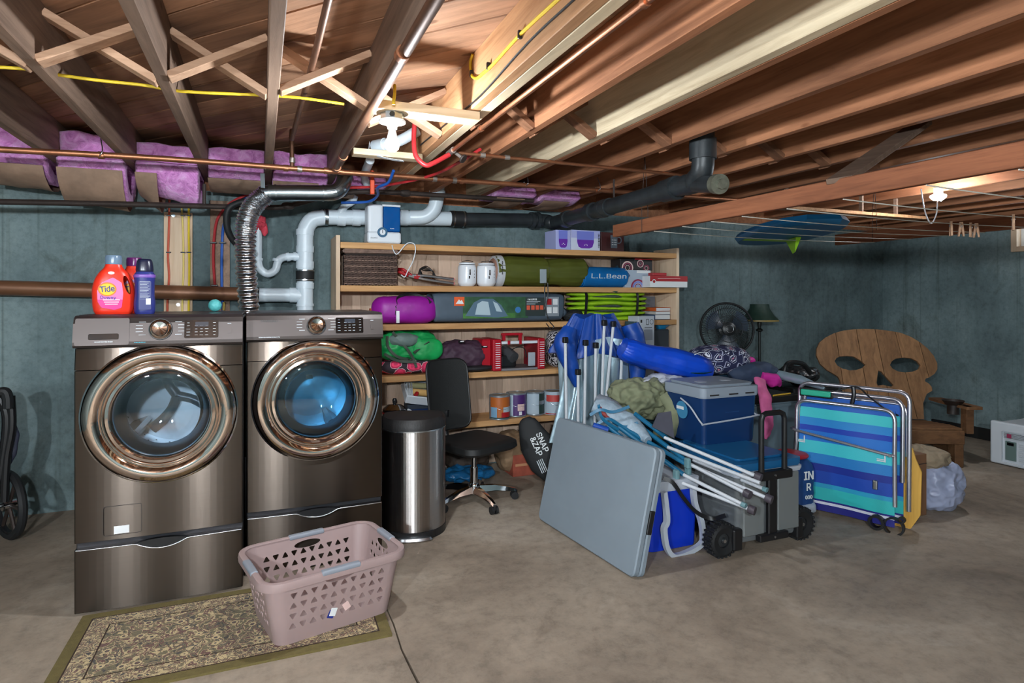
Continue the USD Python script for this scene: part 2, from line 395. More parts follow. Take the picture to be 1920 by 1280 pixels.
def concrete_floor():
    n = {'g': ('geometry', {}), 'p': ('principled_bsdf', {'specular_ior_level': 0.35}),
         'n1': ('noise_texture', {'scale': 0.9, 'detail': 9.0, 'roughness': 0.62, 'distortion': 0.7}),
         'r1': ('rgb_ramp', {'ramp': [(0.30, c(112, 100, 88)), (0.45, c(142, 128, 113)), (0.58, c(158, 144, 128)), (0.72, c(182, 170, 156))]}),
         'n2': ('noise_texture', {'scale': 3.4, 'detail': 8.0, 'roughness': 0.75, 'distortion': 1.2}),
         'r2': ('rgb_ramp', {'ramp': [(0.28, (0.62, 0.6, 0.58)), (0.42, (0.96, 0.96, 0.96)), (0.72, (1.12, 1.11, 1.1))]}),
         'x1': ('mix', {'mix_type': 'multiply', 'fac': 0.75}),
         'n4': ('noise_texture', {'scale': 13.0, 'detail': 9.0, 'roughness': .75}), 'r4': ('rgb_ramp', {'ramp': [(0.32, (0.74, 0.74, 0.74)), (0.5, (1, 1, 1)), (0.68, (1.14, 1.13, 1.12))]}),
         'x3': ('mix', {'mix_type': 'multiply', 'fac': 1.0}),
         'rr': ('rgb_ramp', {'ramp': [(0.3, (0.55, 0.55, 0.55)), (0.7, (0.8, 0.8, 0.8))]}),
         'b': ('bump', {'strength': 0.2, 'distance': 0.004})}
    l = [('g.position', 'n1.vector'), ('n1.fac', 'r1.fac'), ('g.position', 'n2.vector'), ('n2.fac', 'r2.fac'), ('r1.color', 'x1.color1'), ('r2.color', 'x1.color2'),
         ('g.position', 'n4.vector'), ('n4.fac', 'r4.fac'), ('x1.color', 'x3.color1'), ('r4.color', 'x3.color2'), ('x3.color', 'p.base_color'),
         ('n2.fac', 'rr.fac'), ('rr.color', 'p.roughness'), ('n4.fac', 'b.height'), ('b.normal', 'p.normal')]
    return usdkit.material(stage, L('concrete_floor'), n, l, surface='p.BSDF')
M_floor = concrete_floor()

# ------------------------------------------------------------------ the room
RX0, RX1, RY0, RY1 = -3.2, 6.70, -2.6, 4.87
ZJ, ZP, ZW = 2.25, 2.485, 2.19
def structure(name, mesh, mat):
    return solo(name, mesh, mat, None, None, kind='structure', smooth=False)
fl = sg.box(RX0-0.2, RY0-0.2, RX1+0.2, RY1+0.2)
crack = []
for (u, v), w in (((716, 1120), .004), ((738, 1170), .007), ((752, 1215), .008), ((775, 1262), .010), ((800, 1310), .010)):
    q = AZ(u, v); crack.append((q[0], q[1], w))
cp = sg.Polygon([(x-w/2, y) for x, y, w in crack] + [(x+w/2, y) for x, y, w in crack[::-1]])
structure('floor', cat(prism(fl.difference(cp), 0.02, fr((0, 0, -0.02), (1, 0, 0), (0, 1, 0))), bx(RX0-.2, RX1+.2, RY0-.2, RY1+.2, -0.2, -0.021)), M_floor)
structure('wall_back', bx(RX0-.2, RX1+.2, RY1, RY1+.2, 0, ZW, 0), M_wall)
structure('wall_left', bx(RX0-.2, RX0, RY0, RY1, 0, ZP, 0), M_wall)
structure('wall_front', bx(RX0-.2, RX1+.2, RY0-.2, RY0, 0, ZP, 0), M_wall)
WY0, WY1, WZ0, WZ1 = 2.75, 3.55, 1.86, 2.19
structure('wall_right', cat(bx(RX1, RX1+.2, RY0, RY1, 0, WZ0, 0), bx(RX1, RX1+.2, WY1, RY1, WZ0, ZW, 0), bx(RX1, RX1+.2, RY0, WY0, WZ0, ZW, 0)), M_wall)
structure('trim_1', bx(RX0-.2, RX1+.2, RY1+.0, RY1+.05, ZW, ZP, 0), M_wood_red)
structure('trim_2', bx(RX1, RX1+.05, RY0, RY1, ZW, ZP, 0), M_wood_red)
M_drain = plain('drain_strip', c(16, 15, 15), 0.7)
structure('baseboard_right', bx(RX1-.03, RX1-.001, 2.2, 4.3, 0, .115, .004), M_drain)
w1 = thing('window_1', None, None, (RX1, (WY0+WY1)/2, WZ0), kind='structure')
M_pane = pane('window_pane')
fw = .05
part(w1, 'window_frame', cat(bx(RX1-.03, RX1+.12, WY0, WY0+fw, WZ0, WZ1), bx(RX1-.03, RX1+.12, WY1-fw, WY1, WZ0, WZ1), bx(RX1-.03, RX1+.12, WY0+fw, WY1-fw, WZ0, WZ0+fw), bx(RX1-.03, RX1+.12, WY0+fw, WY1-fw, WZ1-fw, WZ1)), M_wood_new_z)
part(w1, 'window_sash', cat(bx(RX1+.04, RX1+.07, WY0+fw, WY0+fw+.03, WZ0+fw, WZ1-fw), bx(RX1+.04, RX1+.07, WY1-fw-.03, WY1-fw, WZ0+fw, WZ1-fw), bx(RX1+.04, RX1+.07, (WY0+WY1)/2-.015, (WY0+WY1)/2+.015, WZ0+fw, WZ1-fw)), M_white_paint)
part(w1, 'pane', bx(RX1+.052, RX1+.057, WY0+fw+.03, WY1-fw-.03, WZ0+fw, WZ1-fw, 0), M_pane)

ceil_ = thing('ceiling', None, None, (1.75, 1.1, ZP), kind='structure')
room = sg.box(RX0-.2, RY0-.2, RX1+.2, RY1+.05)
dx, dy = math.cos(PLANK_ANGLE), math.sin(PLANK_ANGLE)
k = -50
PW = .186
for k in range(-40, 45):
    o = np.array([1.75, 1.1]) + np.array([-dy, dx])*k*PW
    strip = sg.Polygon([o + np.array([dx, dy])*s*12 + np.array([-dy, dx])*t*PW for s, t in ((-1, 0), (1, 0), (1, 1), (-1, 1))]).intersection(room)
    if strip.is_empty or strip.area < 0.02: continue
    a = np.array(strip.exterior.coords)[:-1]; b_ = np.array(strip.buffer(-.006, join_style=2).exterior.coords)[:-1]
    part(ceil_, 'plank', hull([(*p, ZP+.022) for p in a] + [(*p, ZP+.008) for p in a] + [(*p, ZP) for p in b_]), M_plank, smooth=False)

# ------------------------------------------------------------------ joists
def joist(x, w, mat, label, y0=RY0, y1=RY1, z0=ZJ, z1=ZP, name='floor_joist', group=None):
    return solo(name, bx(x-w/2, x+w/2, y0, y1, z0, z1, .003), mat, label, 'joist', group, smooth=False)
JW = .045
JX = {-6: -2.37, -5: -1.965, -4: -1.56, -3: -1.155, -2: -.752, -1: -.348, 0: .045, 1: .452, 2: .876, 4: 1.255, 6: 1.668, 7: 2.07, 8: 2.47, 9: 2.88, 10: 3.285, 11: 3.69, 12: 4.10, 13: 4.50, 14: 4.91, 15: 5.32, 16: 5.72, 17: 6.13, 18: 6.50}
GL = 'joists outside the left edge of the frame'
names = {-3: 'grey-brown floor joist at the far left edge of the frame',
         -2: 'grey-brown floor joist slanting in from the top left corner',
         -1: 'grey-brown floor joist running over the middle of the washer',
         0: 'grey-brown floor joist seen nearly end-on above the gap between washer and dryer',
         1: 'brown floor joist with a shiny copper pipe along its lower edge',
         2: 'thick golden tan floor joist with a yellow cable stapled to its side',
         4: 'orange brown floor joist between the golden tan joist and the pale new one',
         6: 'brown old floor joist hidden behind the pale new board bolted to its side',
         7: 'reddish floor joist first to the right of the pale new board',
         8: 'reddish floor joist second to the right of the pale new board',
         9: 'reddish floor joist third to the right of the pale new board',
         10: 'reddish floor joist fourth to the right of the pale new board',
         11: 'reddish floor joist fifth to the right of the pale new board'}
for k, x in JX.items():
    mat = M_wood_grey if k <= 0 else M_wood_red
    if k == 1: mat = M_wood_grey
    if k == 2: mat = M_wood_tan
    w = JW
    if k in names: joist(x, w, mat, names[k])
    elif k < 0: joist(x, w, mat, f'grey-brown floor joist out of view to the left, {["nearest", "second", "third"][-4-k]} past the frame edge')
    else: joist(x, w, mat, f'dark reddish floor joist over the clothes lines, {["first", "second", "third", "fourth", "fifth", "sixth", "seventh"][18-k]} from the right wall', group='joists over the clothes lines')
joist(.925, .05, M_wood_pale, 'sandy second board doubling the thick golden tan joist', name='sister_joist')
joist(1.618, .05, M_wood_pale, 'pale new unpainted board bolted along the side of a brown joist', name='sister_joist')

# cross bridging between the joists
def strut(x0, x1, up, y, label, mat, group=None):
    zl, zh = ZJ+.005, ZP-.03
    a, b = (x0, zl, x1, zh) if up else (x0, zh, x1, zl), None
    p0, p1 = np.array([a[0], y, a[1]]), np.array([a[2], y, a[3]])
    d = p1-p0; Ln = np.linalg.norm(d)
    m = xf(bx(0, Ln, -.034, .034, -.014, .014, .002), fr(p0, d, (0, 1, 0)))
    m = m.slice_plane([x0, 0, 0], [1, 0, 0], cap=True).slice_plane([x1, 0, 0], [-1, 0, 0], cap=True)
    return solo('bridging_strut', m, mat, label, 'strut', group, smooth=False)
order = [(-3, -1.1325, -.7745), (-2, -.7295, -.3705), (-1, -.3255, .0225), (0, .0675, .4295), (1, .4745, .8535)]
bays = {-3: 'in the bay left of the washer', -2: 'over the left half of the washer', -1: 'over the right half of the washer', 0: 'over the dryer, left of the bulb', 1: 'directly behind the bare bulb'}
for k, x0, x1 in order:
    y = 2.62 if k < 1 else 2.95
    strut(x0, x1, True, y, f'light wooden bridging strut rising to the right {bays[k]}', M_strut)
    strut(x0, x1, False, y+.075, f'light wooden bridging strut falling to the right {bays[k]}', M_strut)
rb = [(.95, 1.2325, 2.72), (1.2775, 1.593, 2.74), (1.69, 2.0475, 2.72), (2.0925, 2.4475, 2.75), (2.4925, 2.8575, 2.72), (2.9025, 3.2625, 2.74), (3.3075, 3.6675, 2.72)]
nm = ['left of the orange brown joist', 'against the pale new board', 'first to the right of the pale new board', 'second right of the pale new board', 'third to the right of the pale new board', 'fourth to the right of the pale new board', 'fifth to the right of the pale new board']
for (x0, x1, y), t in zip(rb, nm):
    strut(x0, x1, False, y, f'brown bridging strut end showing low, {t}', M_strut_old)
    strut(x0, x1, True, y+.09, f'brown bridging strut rising into shadow {t}', M_strut_old)
# ------------------------------------------------------------------ lamps
M_bulb = emit('bulb_glow', LAMP_COLOR, EMIT_MAIN)
M_bulb_r = emit('bulb_glow_right', LAMP_COLOR, EMIT_RIGHT)
M_bulb_b = emit('bulb_glow_behind', LAMP_COLOR, EMIT_FILL)
M_bulb_body = plain('bulb_body', c(236, 238, 240), 0.4)
M_porcelain = plain('porcelain', c(232, 236, 240), 0.25)
def bulb(loc, mat, label, r=.031):
    x, y, z = loc
    t = thing('light_bulb', label, 'light bulb', (x, y, z-r))
    part(t, 'globe', lathe([(0, -r), (r*.5, -r*.87), (r*.87, -r*.5), (r, 0), (r*.95, r*.35), (r*.82, r*.75), (r*.8, r*.76), (0, r*.76)], 24, loc), mat, smooth=40)
    part(t, 'body', lathe([(0, r*.77), (r*.8, r*.77), (r*.62, r*1.5), (r*.5, r*2.1), (r*.45, r*2.2), (0, r*2.2)], 24, loc), M_bulb_body)
    part(t, 'screw_base', lathe([(0, r*2.21), (r*.42, r*2.21), (r*.42, r*2.75), (0, r*2.75)], 20, loc), M_steel)
    return t
x, y, z = LAMP_MAIN
bulb(LAMP_MAIN, M_bulb, 'glowing white bare bulb in the porcelain holder above the shelf end')
lh = thing('lamp_holder', 'white porcelain lamp holder on a grey junction box under the plank', 'lamp holder', (x, y, z+.068))
part(lh, 'porcelain_base', lathe([(0, .069), (.02, .069), (.022, .080), (.03, .090), (.056, .096), (.058, .102), (.056, .105), (0, .105)], 32, LAMP_MAIN), M_porcelain, smooth=40)
part(lh, 'junction_box', lathe([(.0, .1055), (.05, .1055), (.05, .1345), (0, .1345)], 8, LAMP_MAIN), M_galv, smooth=False)
part(lh, 'knockout', cyl((x-.01, y-.052, z+.121), (x-.01, y-.045, z+.121), .011), M_black)
pk = AD(740, 170, 2.6)
solo('plank_bracket', bx(.44, .90, 2.545, 2.64, ZJ-.04, ZJ-.001, .002), M_wood_new_x, 'short new pine board nailed across two joists holding the lamp', 'board', smooth=False)
solo('plank_bracket', bx(.47, .86, 3.42, 3.50, ZJ-.035, ZJ-.001, .002), M_wood_new_x, 'short pine cross board behind the bulb strapping the white pipe', 'board', smooth=False)
x, y, z = LAMP_RIGHT
t = thing('light_bulb', 'glowing round bulb in the dark holder above the clothes lines', 'light bulb', (x, y, z-.05))
part(t, 'globe', lathe([(0, -.036), (.03, -.03), (.05, -.012), (.055, 0.0), (.05, .01), (.02, .022), (0, .022)], 28, LAMP_RIGHT), M_bulb_r, smooth=40)
part(t, 'screw_base', cyl((x, y, z+.0225), (x, y, z+.062), .03, 20), M_porcelain)
q = LAMP_RIGHT
a = AD(1727, 352, 4.45)
solo('pull_cord', tube([AD(1727, 354, 4.43), AD(1730, 375, 4.43), AD(1736, 402, 4.43), AD(1746, 419, 4.43), AD(1756, 400, 4.43), AD(1758, 378, 4.43), (x, y-.02, z-.04)], .0045, 8, 6), M_white, 'thin white cord hanging in a loop from the right-hand bulb', 'cord')
for i, p in enumerate(FILL_LAMPS):  # fill bulbs out of view, their holders and cords invented
    bulb(p, M_bulb_b, f'added bare fill bulb unseen behind the camera, {["nearer", "farther left"][i]}', .06)
    h = thing('lamp_holder', f'white porcelain holder of an added fill bulb behind the camera, {["nearer", "farther left"][i]}', 'lamp holder', (p[0], p[1], p[2]+.17))
    part(h, 'porcelain_base', lathe([(0, .167), (.03, .167), (.034, .19), (.034, .22), (.015, .235), (0, .235)], 24, p), M_porcelain)
    part(h, 'hanging_cord', cyl((p[0], p[1], p[2]+.236), (p[0], p[1], ZP-.001), .005, 8), M_black)
# ------------------------------------------------------------------ insulation in the joist ends
def fibre_mat():
    n = {'t': ('texture_coordinate', {}), 'n': ('noise_texture', {'scale': 16.0, 'detail': 6.0, 'roughness': 0.65, 'distortion': 1.0}),
         'r': ('rgb_ramp', {'ramp': [(0.3, c(176, 100, 168)), (0.5, c(222, 146, 212)), (0.7, c(236, 184, 232))]}),
         'b': ('bump', {'strength': 0.8, 'distance': 0.02}), 'p': ('principled_bsdf', {'roughness': 0.95, 'sheen_weight': 0.3})}
    return usdkit.material(stage, L('pink_fibre'), n, [('t.object', 'n.vector'), ('n.fac', 'r.fac'), ('r.color', 'p.base_color'), ('n.fac', 'b.height'), ('b.normal', 'p.normal')], surface='p.BSDF')
M_fibre = fibre_mat()
M_kraft = plain('kraft_paper', c(146, 118, 98), 0.75, 0, 0.3, 7, 0.4, 25)
def batt(x0, x1, zt, sag, tilt, label, seed, yf=4.45, rip=0.0):
    t = thing('insulation_batt', label, 'insulation', ((x0+x1)/2, 4.65, ZJ-.02-sag))
    x0 += .004; x1 -= .004
    def noise(P, a, s): return (meshkit.fbm(P*9 + seed*3.3 + s, 4, seed) - .5)*a
    g = trimesh.creation.box([x1-x0, .34, zt-2.235]).subdivide().subdivide().subdivide().subdivide()
    g.apply_translation([(x0+x1)/2, yf+.17, (zt+2.235)/2])
    v = g.vertices; n = noise(v, .07, 0)
    v = np.column_stack([v[:, 0], v[:, 1] - n - .01*np.sin(v[:, 0]*30+seed), v[:, 2] + noise(v, .05, 5)*(v[:, 2] > 2.3)])
    part(t, 'pink_fibre', TM(v, g.faces, process=False), M_fibre, smooth=True)
    def belly(off, xa, xb, am):
        def f(U, V):
            X = xa + (xb-xa)*U
            s = sag*(1 + tilt*(2*U-1))
            Y = yf - .02 + .40*V - off*.3 - (.05*(1-V) if off < 0 else 0)
            Z = 2.235 - s*np.sin(np.pi*np.clip(V*1.02, 0, 1))**.7 + off
            P = np.stack([X, Y, Z], -1)
            P[..., 2] += noise(P, am, 2)*np.sin(np.pi*V)
            P[..., 1] -= noise(P, am, 4)*.6
            return P
        return f
    part(t, 'pink_fibre', sheet(belly(.035, x0, x1, .03), 24, 16, .06), M_fibre, smooth=True)
    part(t, 'kraft_paper', sheet(belly(-.034, x0-.0, x1-.012-rip, .03), 24, 16, .004), M_kraft, smooth=True)
bl = [(-3, -2, 2.43, .20, .1, 'pink fibreglass batt with a large brown paper belly sagging left of the washer', 4.42, 0),
      (-2, -1, 2.40, .17, .3, 'torn pink fibreglass batt drooping in two folds over the washer', 4.42, .22),
      (-1, 0, 2.42, .05, 0, 'pink fibreglass batt with flat brown paper above the silver duct bend', 4.45, .0),
      (0, 1, 2.42, .05, 0, 'fluffy pink fibreglass batt behind the thin brown drop pipe above the dryer', 4.4, .05),
      (1, 2, 2.30, .02, 0, 'pink fibreglass scrap behind the white pipes beneath the bulb', 4.5, .2),
      (6, 7, 2.28, .03, 0, 'small pink fibreglass batt over the black pipe, left of its hanger', 4.45, .1),
      (7, 8, 2.28, .03, 0, 'small pink fibreglass batt over the black pipe, right of its hanger', 4.45, .1),
      (-4, -3, 2.43, .10, .2, 'pink fibreglass batt with brown paper at the left edge of the frame', 4.42, 0)]
for i, (a, b, zt, sag, tilt, lab, yf, rip) in enumerate(bl):
    batt(JX[a]+JW/2, JX[b]-JW/2, zt, sag, tilt, lab, i+1, yf, rip)

# ------------------------------------------------------------------ pipes
YP = 4.76
def P2(pts, Y): return [AY(u, v, Y) for u, v in pts]
# copper water main below the joists
t = thing('copper_pipe', 'long copper water pipe crossing under all the joists from the left edge', 'pipe', AY(600, 318, 3.95))
pm = P2([(-60, 277), (300, 297), (620, 321), (900, 341), (1185, 361), (1445, 379)], 3.95)
part(t, 'tube', tube(pm, .0165, 14, 4), M_copper)
for u, v in ((190, 291), (536, 315), (562, 317), (612, 320), (640, 322), (815, 335), (835, 336), (852, 338), (865, 339), (1120, 357)):
    q = AY(u, v, 3.95); d = np.array([1, 0, (pm[4][2]-pm[0][2])/(pm[4][0]-pm[0][0])])*.014
    part(t, 'fitting', cyl(q-d, q+d, .0205, 14), M_solder if u in (562, 815, 852) else M_copper)
for u, v in ((189, 283), (985, 340), (1120, 350)):
    q = AY(u, v, 3.95)
    part(t, 'pipe_hanger', tube([q+[0, 0, .07], q+[.012, -.022, .0], q+[0, -.022, -.03], q+[-.01, .022, -.03], q+[0, .022, 0]], .003, 6, 5), M_steel)
t = thing('copper_pipe', 'shiny brown copper pipe along the bottom of the joist left of the bulb', 'pipe', (.43, 1.5, 2.2))
part(t, 'tube', tube([(.435, -1.2, 2.222), (.435, 1.5, 2.222), (.425, 3.9, 2.222)], .021, 18), M_copper_dark)
for y in (1.98, 3.55, 3.86): part(t, 'fitting', cyl((.43, y-.02, 2.222), (.43, y+.02, 2.222), .025, 18), M_copper)
t = thing('copper_pipe', 'thin dark pipe between two left joists dropping to the copper main above the dryer', 'pipe', (.18, 2.6, 2.36))
part(t, 'tube', tube([(.20, -1, 2.36), (.195, 2.0, 2.354), (.175, 3.2, 2.352), (.165, 3.75, 2.345), AY(547, 245, 3.95), AY(547, 268, 3.95), AY(548, 313, 3.95)], .0135, 12, 5), M_copper_dark)
part(t, 'fitting', cyl(AY(548, 305, 3.95), AY(548, 296, 3.95), .018, 14), M_solder)
t = thing('copper_pipe', 'thin copper pipe along the doubled tan joist ending at a small valve', 'pipe', (.98, 2.0, 2.22))
part(t, 'tube', tube([(.978, -1.2, 2.234), (.978, 3.25, 2.234)], .0115, 12), M_copper)
for y in (1.4, 2.75): part(t, 'pipe_clip', pipe((.978, y-.01, 2.234), (.978, y+.01, 2.234), .011, .016, 14), M_copper)
part(t, 'valve_body', cat(cyl((.978, 3.2, 2.234), (.978, 3.3, 2.234), .017, 14), cyl((1.0, 3.25, 2.234), (1.03, 3.22, 2.20), .01, 10)), M_solder)
part(t, 'valve_handle', lathe([(0, 0), (.024, 0), (.027, .006), (.024, .012), (0, .012)], 12, (1.034, 3.217, 2.196), (.55, -.55, -.62)), M_iron)
t = thing('copper_pipe', 'thin copper pipe branching right from the small valve towards the black soil pipe', 'pipe', (1.8, 3.25, 2.22))
part(t, 'tube', tube([(1.0, 3.25, 2.232), (1.8, 3.25, 2.230), (2.62, 3.25, 2.226)], .0105, 12), M_copper)
for x_ in (1.15, 1.3): part(t, 'fitting', cyl((x_, 3.25, 2.232), (x_+.03, 3.25, 2.232), .014, 12), M_solder)
# iron gas pipe on the wall
t = thing('gas_pipe', 'dark iron pipe along the wall below the pink insulation', 'pipe', AY(250, 383, 4.45))
part(t, 'tube', tube(P2([(-60, 377), (250, 383), (490, 389), (545, 385), (600, 371), (650, 361), (720, 360), (860, 368), (1000, 376)], 4.42), .0175, 12, 5), M_iron)
part(t, 'drop', tube(P2([(383, 345), (383, 386)], 4.42), .012, 10), M_iron)
for u, v in ((540, 386), (640, 363), (760, 362)):
    q = AY(u, v, 4.42); part(t, 'coupling', sell(q, (.045, .026, .026), 2.5, .004, 30, u, 2), M_iron)
# copper drain
t = thing('drain_pipe', 'fat brown copper drain pipe along the wall behind the washer', 'pipe', AY(230, 543, YP))
dpts = P2([(-60, 538), (455, 551)], YP)
part(t, 'tube', cyl(*dpts, .048, 28), plain('brown_drain', c(120, 82, 58), 0.45, 0.35, 0.25, 5))
# white stack
t = thing('drain_stack', 'white plastic drain stack with a black rubber coupling behind the dryer', 'drain pipe', AY(572, 700, YP))
S0 = AY(572, 560, YP); sx = S0[0]
def sz(v): return AY(572, v, YP)[2]
rs = .058
el = [(sx, YP, sz(470)), (sx, YP, sz(447)), (sx+.01, YP, sz(427)), (sx+.055, YP, sz(411)+.0), (sx+.14, YP, AY(610, 407, YP)[2]), AY(700, 408, YP), AY(762, 408, YP)]
part(t, 'tube', cyl((sx, YP, .3), (sx, YP, sz(465)), rs, 28), M_pvc)
part(t, 'elbow', tube(el[:5], rs*1.03, 26, 8), M_pvc)
part(t, 'tube', tube([el[4], el[5], AY(845, 410, YP)], rs, 26, 3), M_pvc)
for va, vb in ((430, 441), (461, 473), (490, 503), (530, 541), (569, 574)):
    part(t, 'hub', cyl((sx, YP, sz(vb)), (sx, YP, sz(va)), rs*1.12, 28), M_pvc)
part(t, 'rubber_coupling', cyl((sx, YP, sz(527)), (sx, YP, sz(506)), rs*1.13, 28), M_rubber, 'black rubber coupling')
for v in (507.5, 525): part(t, 'clamp', cyl((sx, YP, sz(v+1)), (sx, YP, sz(v-1.6)), rs*1.17, 28), M_steel)
for u in (640, 668, 757): 
    q = AY(u, 408, YP); part(t, 'hub', cyl(q-[.03, 0, 0], q+[.03, 0, 0], rs*1.1, 26), M_pvc)
part(t, 'branch', tube([AY(770, 408, YP-.02), AY(797, 406, YP-.05), AY(813, 393, YP-.07), AY(819, 372, YP-.08), AY(820, 350, YP-.08)], rs*.98, 26, 7), M_pvc)
part(t, 'hub', cyl(AY(820, 368, YP-.08), AY(820, 358, YP-.08), rs*1.1, 26), M_pvc)
part(t, 'wye', tube(P2([(632, 410), (645, 388), (660, 378), (665, 367)], YP-.03), .028, 16, 5), M_pvc)
q = AY(612, 400, YP); part(t, 'strap_hanger', pipe(q-[.012, 0, .03], q+[.012, 0, -.03], rs*1.03, rs*1.09, 24), M_galv)
ho = P2([(484, 553), (520, 553), (556, 553)], YP)
part(t, 'inlet', tube([ho[0], ho[2], (sx, YP, S0[2]+.02)], .05, 24), M_pvc)
part(t, 'hub', cyl(AY(543, 553, YP), AY(556, 553, YP), .056, 24), M_pvc)
part(t, 'rubber_coupling', cyl(AY(455, 552, YP), AY(486, 553, YP), .056, 24), M_rubber, 'black rubber coupling joining copper to plastic')
part(t, 'clamp', cyl(AY(478, 553, YP), AY(482, 553, YP), .058, 24), plain('blue_clamp', c(46, 120, 178), .4))
part(t, 'trap', tube(P2([(484, 428), (484, 470), (484, 488), (488, 504), (502, 513), (516, 506), (521, 491), (530, 483), (548, 481), (568, 482)], YP-.01), .028, 18, 6), M_pvc)
for pts in (((484, 489), (484, 484)), ((519, 490), (520, 485)), ((537, 482), (543, 481)), ((550, 481), (556, 481))):
    part(t, 'hub', cyl(*P2(pts, YP-.01), .033, 18), M_pvc)
q = AY(487, 418, YP-.02)
solo('red_rag', cat(sell(q+[0, 0, .0], (.045, .04, .055), 2.2, .012, 22, 3, 4, ridge=.6), sell(q+[.032, -.01, -.045], (.022, .02, .05), 2.2, .01, 25, 5, 3), sell(q+[-.03, -.01, -.03], (.02, .02, .045), 2.2, .01, 25, 6, 3)), plain('red_cloth', c(196, 62, 78), .9, 0, .15, 20), 'crumpled red rag stuffed over the top of the white standpipe', 'rag', smooth=True)
# black soil pipe
t = thing('soil_pipe', 'black cast iron soil pipe running from the white coupling towards the camera', 'pipe', (2.2, 3.6, 1.95))
p_a = AY(846, 410, YP); p_b = AY(1012, 413, YP)
B0 = np.array([2.33, 4.60, 2.066]); B1 = np.array([2.245, 2.80, 2.065])
part(t, 'rubber_coupling', cyl(p_a-[.01, 0, 0], p_a+[.12, 0, .002], rs*1.12, 28), M_rubber)
for d in (.01, .095): part(t, 'clamp', cyl(p_a+[d, 0, 0], p_a+[d+.012, 0, 0], rs*1.16, 28), M_steel)
part(t, 'tube', tube([p_a+[.1, 0, 0], p_b, B0+[-.03, .08, 0], B0+(B1-B0)*.06, B1], .056, 26, 7), M_abs)
dirb = (B1-B0)/np.linalg.norm(B1-B0)
for s_, w_, k in ((.10, .03, 1.22), (.34, .04, 1.22), (.44, .025, 1.18), (.47, .05, 1.14), (.90, .06, 1.2), (.93, .02, 1.27)):
    q = B0+(B1-B0)*s_; part(t, 'hub', cyl(q-dirb*w_, q+dirb*w_, .056*k, 26), M_abs)
for q in (AY(997, 413, YP), AY(1007, 413, YP)): part(t, 'hub', cyl(q-[.015, 0, 0], q+[.015, 0, 0], .072, 24), M_abs)
V = np.array([2.215, 2.64, 2.12])
part(t, 'branch', tube([B1-dirb*.02, B1+dirb*.06, V+[.015, .07, -.045], V+[0, .0, .02], V+[0, 0, .34]], .060, 26, 6), M_abs)
part(t, 'hub', cyl(V+[0, 0, .05], V+[0, 0, .16], .072, 26), M_abs)
CO = AD(1348, 345, 3.12); cd = np.array(B1) - CO; cd /= np.linalg.norm(cd)
part(t, 'cleanout', cyl(CO, B1+[0, -.02, 0], .047, 24), M_abs)
part(t, 'cleanout_cap', cat(cyl(CO-cd*.012, CO+cd*.03, .052, 24), cyl(CO-cd*.035, CO-cd*.01, .026, 8)), plain('old_brass', c(120, 122, 108), .5, .6, .3, 30), 'grey brass cleanout plug')
part(t, 'hanger', tube([(2.285, 3.65, 2.25), (2.285, 3.65, 2.11)], .007, 8), M_iron)
# white pipe below the bulb's plank, with its strap
t = thing('vent_pipe', 'short white plastic pipe strapped under the joists behind the bulb', 'pipe', AD(735, 270, 3.55))
wp = [AD(690, 348, 4.35), AD(683, 330, 4.2), AD(694, 300, 3.75), AD(703, 279, 3.5), AD(722, 275, 3.45), AD(750, 268, 3.45), AD(782, 250, 3.5)]
wp[3:] = [p+np.array([0, 0, .014]) for p in wp[3:]]
part(t, 'tube', tube(wp[3:], .031, 18, 6), M_pvc)
part(t, 'tube', tube(wp[:3], .027, 18, 4), M_pvc)
part(t, 'hub', tube([wp[3], wp[4]], .036, 18), M_pvc)
part(t, 'strap', strap([AD(692, 268, 3.43), AD(692, 284, 3.41), AD(706, 292, 3.40), AD(735, 299, 3.40), AD(757, 302, 3.40)], .03, .002, (0, 1, 0), 5), M_white)
# dryer vent
t = thing('dryer_duct', 'silver dryer vent of crinkled foil hose rising to a smooth galvanised duct', 'duct', AY(467, 585, 4.12))
fp = smooth_path([AY(468, 640, 4.16), AY(467, 580, 4.14), AY(462, 510, 4.12), AY(460, 445, 4.1), AY(465, 405, 4.1), AY(480, 380, 4.12), AY(498, 366, 4.12)], 40)
i = np.arange(len(fp))
rr = .059 + .0045*np.sign(np.sin(i*1.05))*np.abs(np.sin(i*1.05))**.6
hose = tube(fp, rr, 40)
hose.vertices += (meshkit.fbm(hose.vertices*60, 2, 4) - .5)[:, None]*.008*trimesh.geometry.mean_vertex_normals(len(hose.vertices), hose.faces, hose.face_normals)
M_foil = plain('foil', c(214, 218, 222), 0.16, 1.0, 0.15, 20, 0.5, 140)
part(t, 'foil_hose', hose, M_foil, 'crinkled silver foil hose', smooth=25)
part(t, 'duct_tube', tube([AY(494, 367, 4.12), AY(505, 362, 4.12), AY(622, 362, 4.12)], .052, 28, 2), M_galv)
part(t, 'elbow', tube([AY(612, 362, 4.12), AY(628, 360, 4.12), AY(638, 352, 4.13), AY(644, 340, 4.16), AY(646, 326, 4.2)], .0535, 28, 3), M_galv, smooth=False)
for u in (505, 516, 606): 
    q = AY(u, 362, 4.12); part(t, 'collar', cyl(q-[.006, 0, 0], q+[.006, 0, 0], .0555, 28), M_galv)
q = AY(494, 345, 4.1); part(t, 'strap', strap([AY(492, 325, 4.06), AY(493, 352, 4.05)], .025, .002, (1, 0, 0)), M_galv)
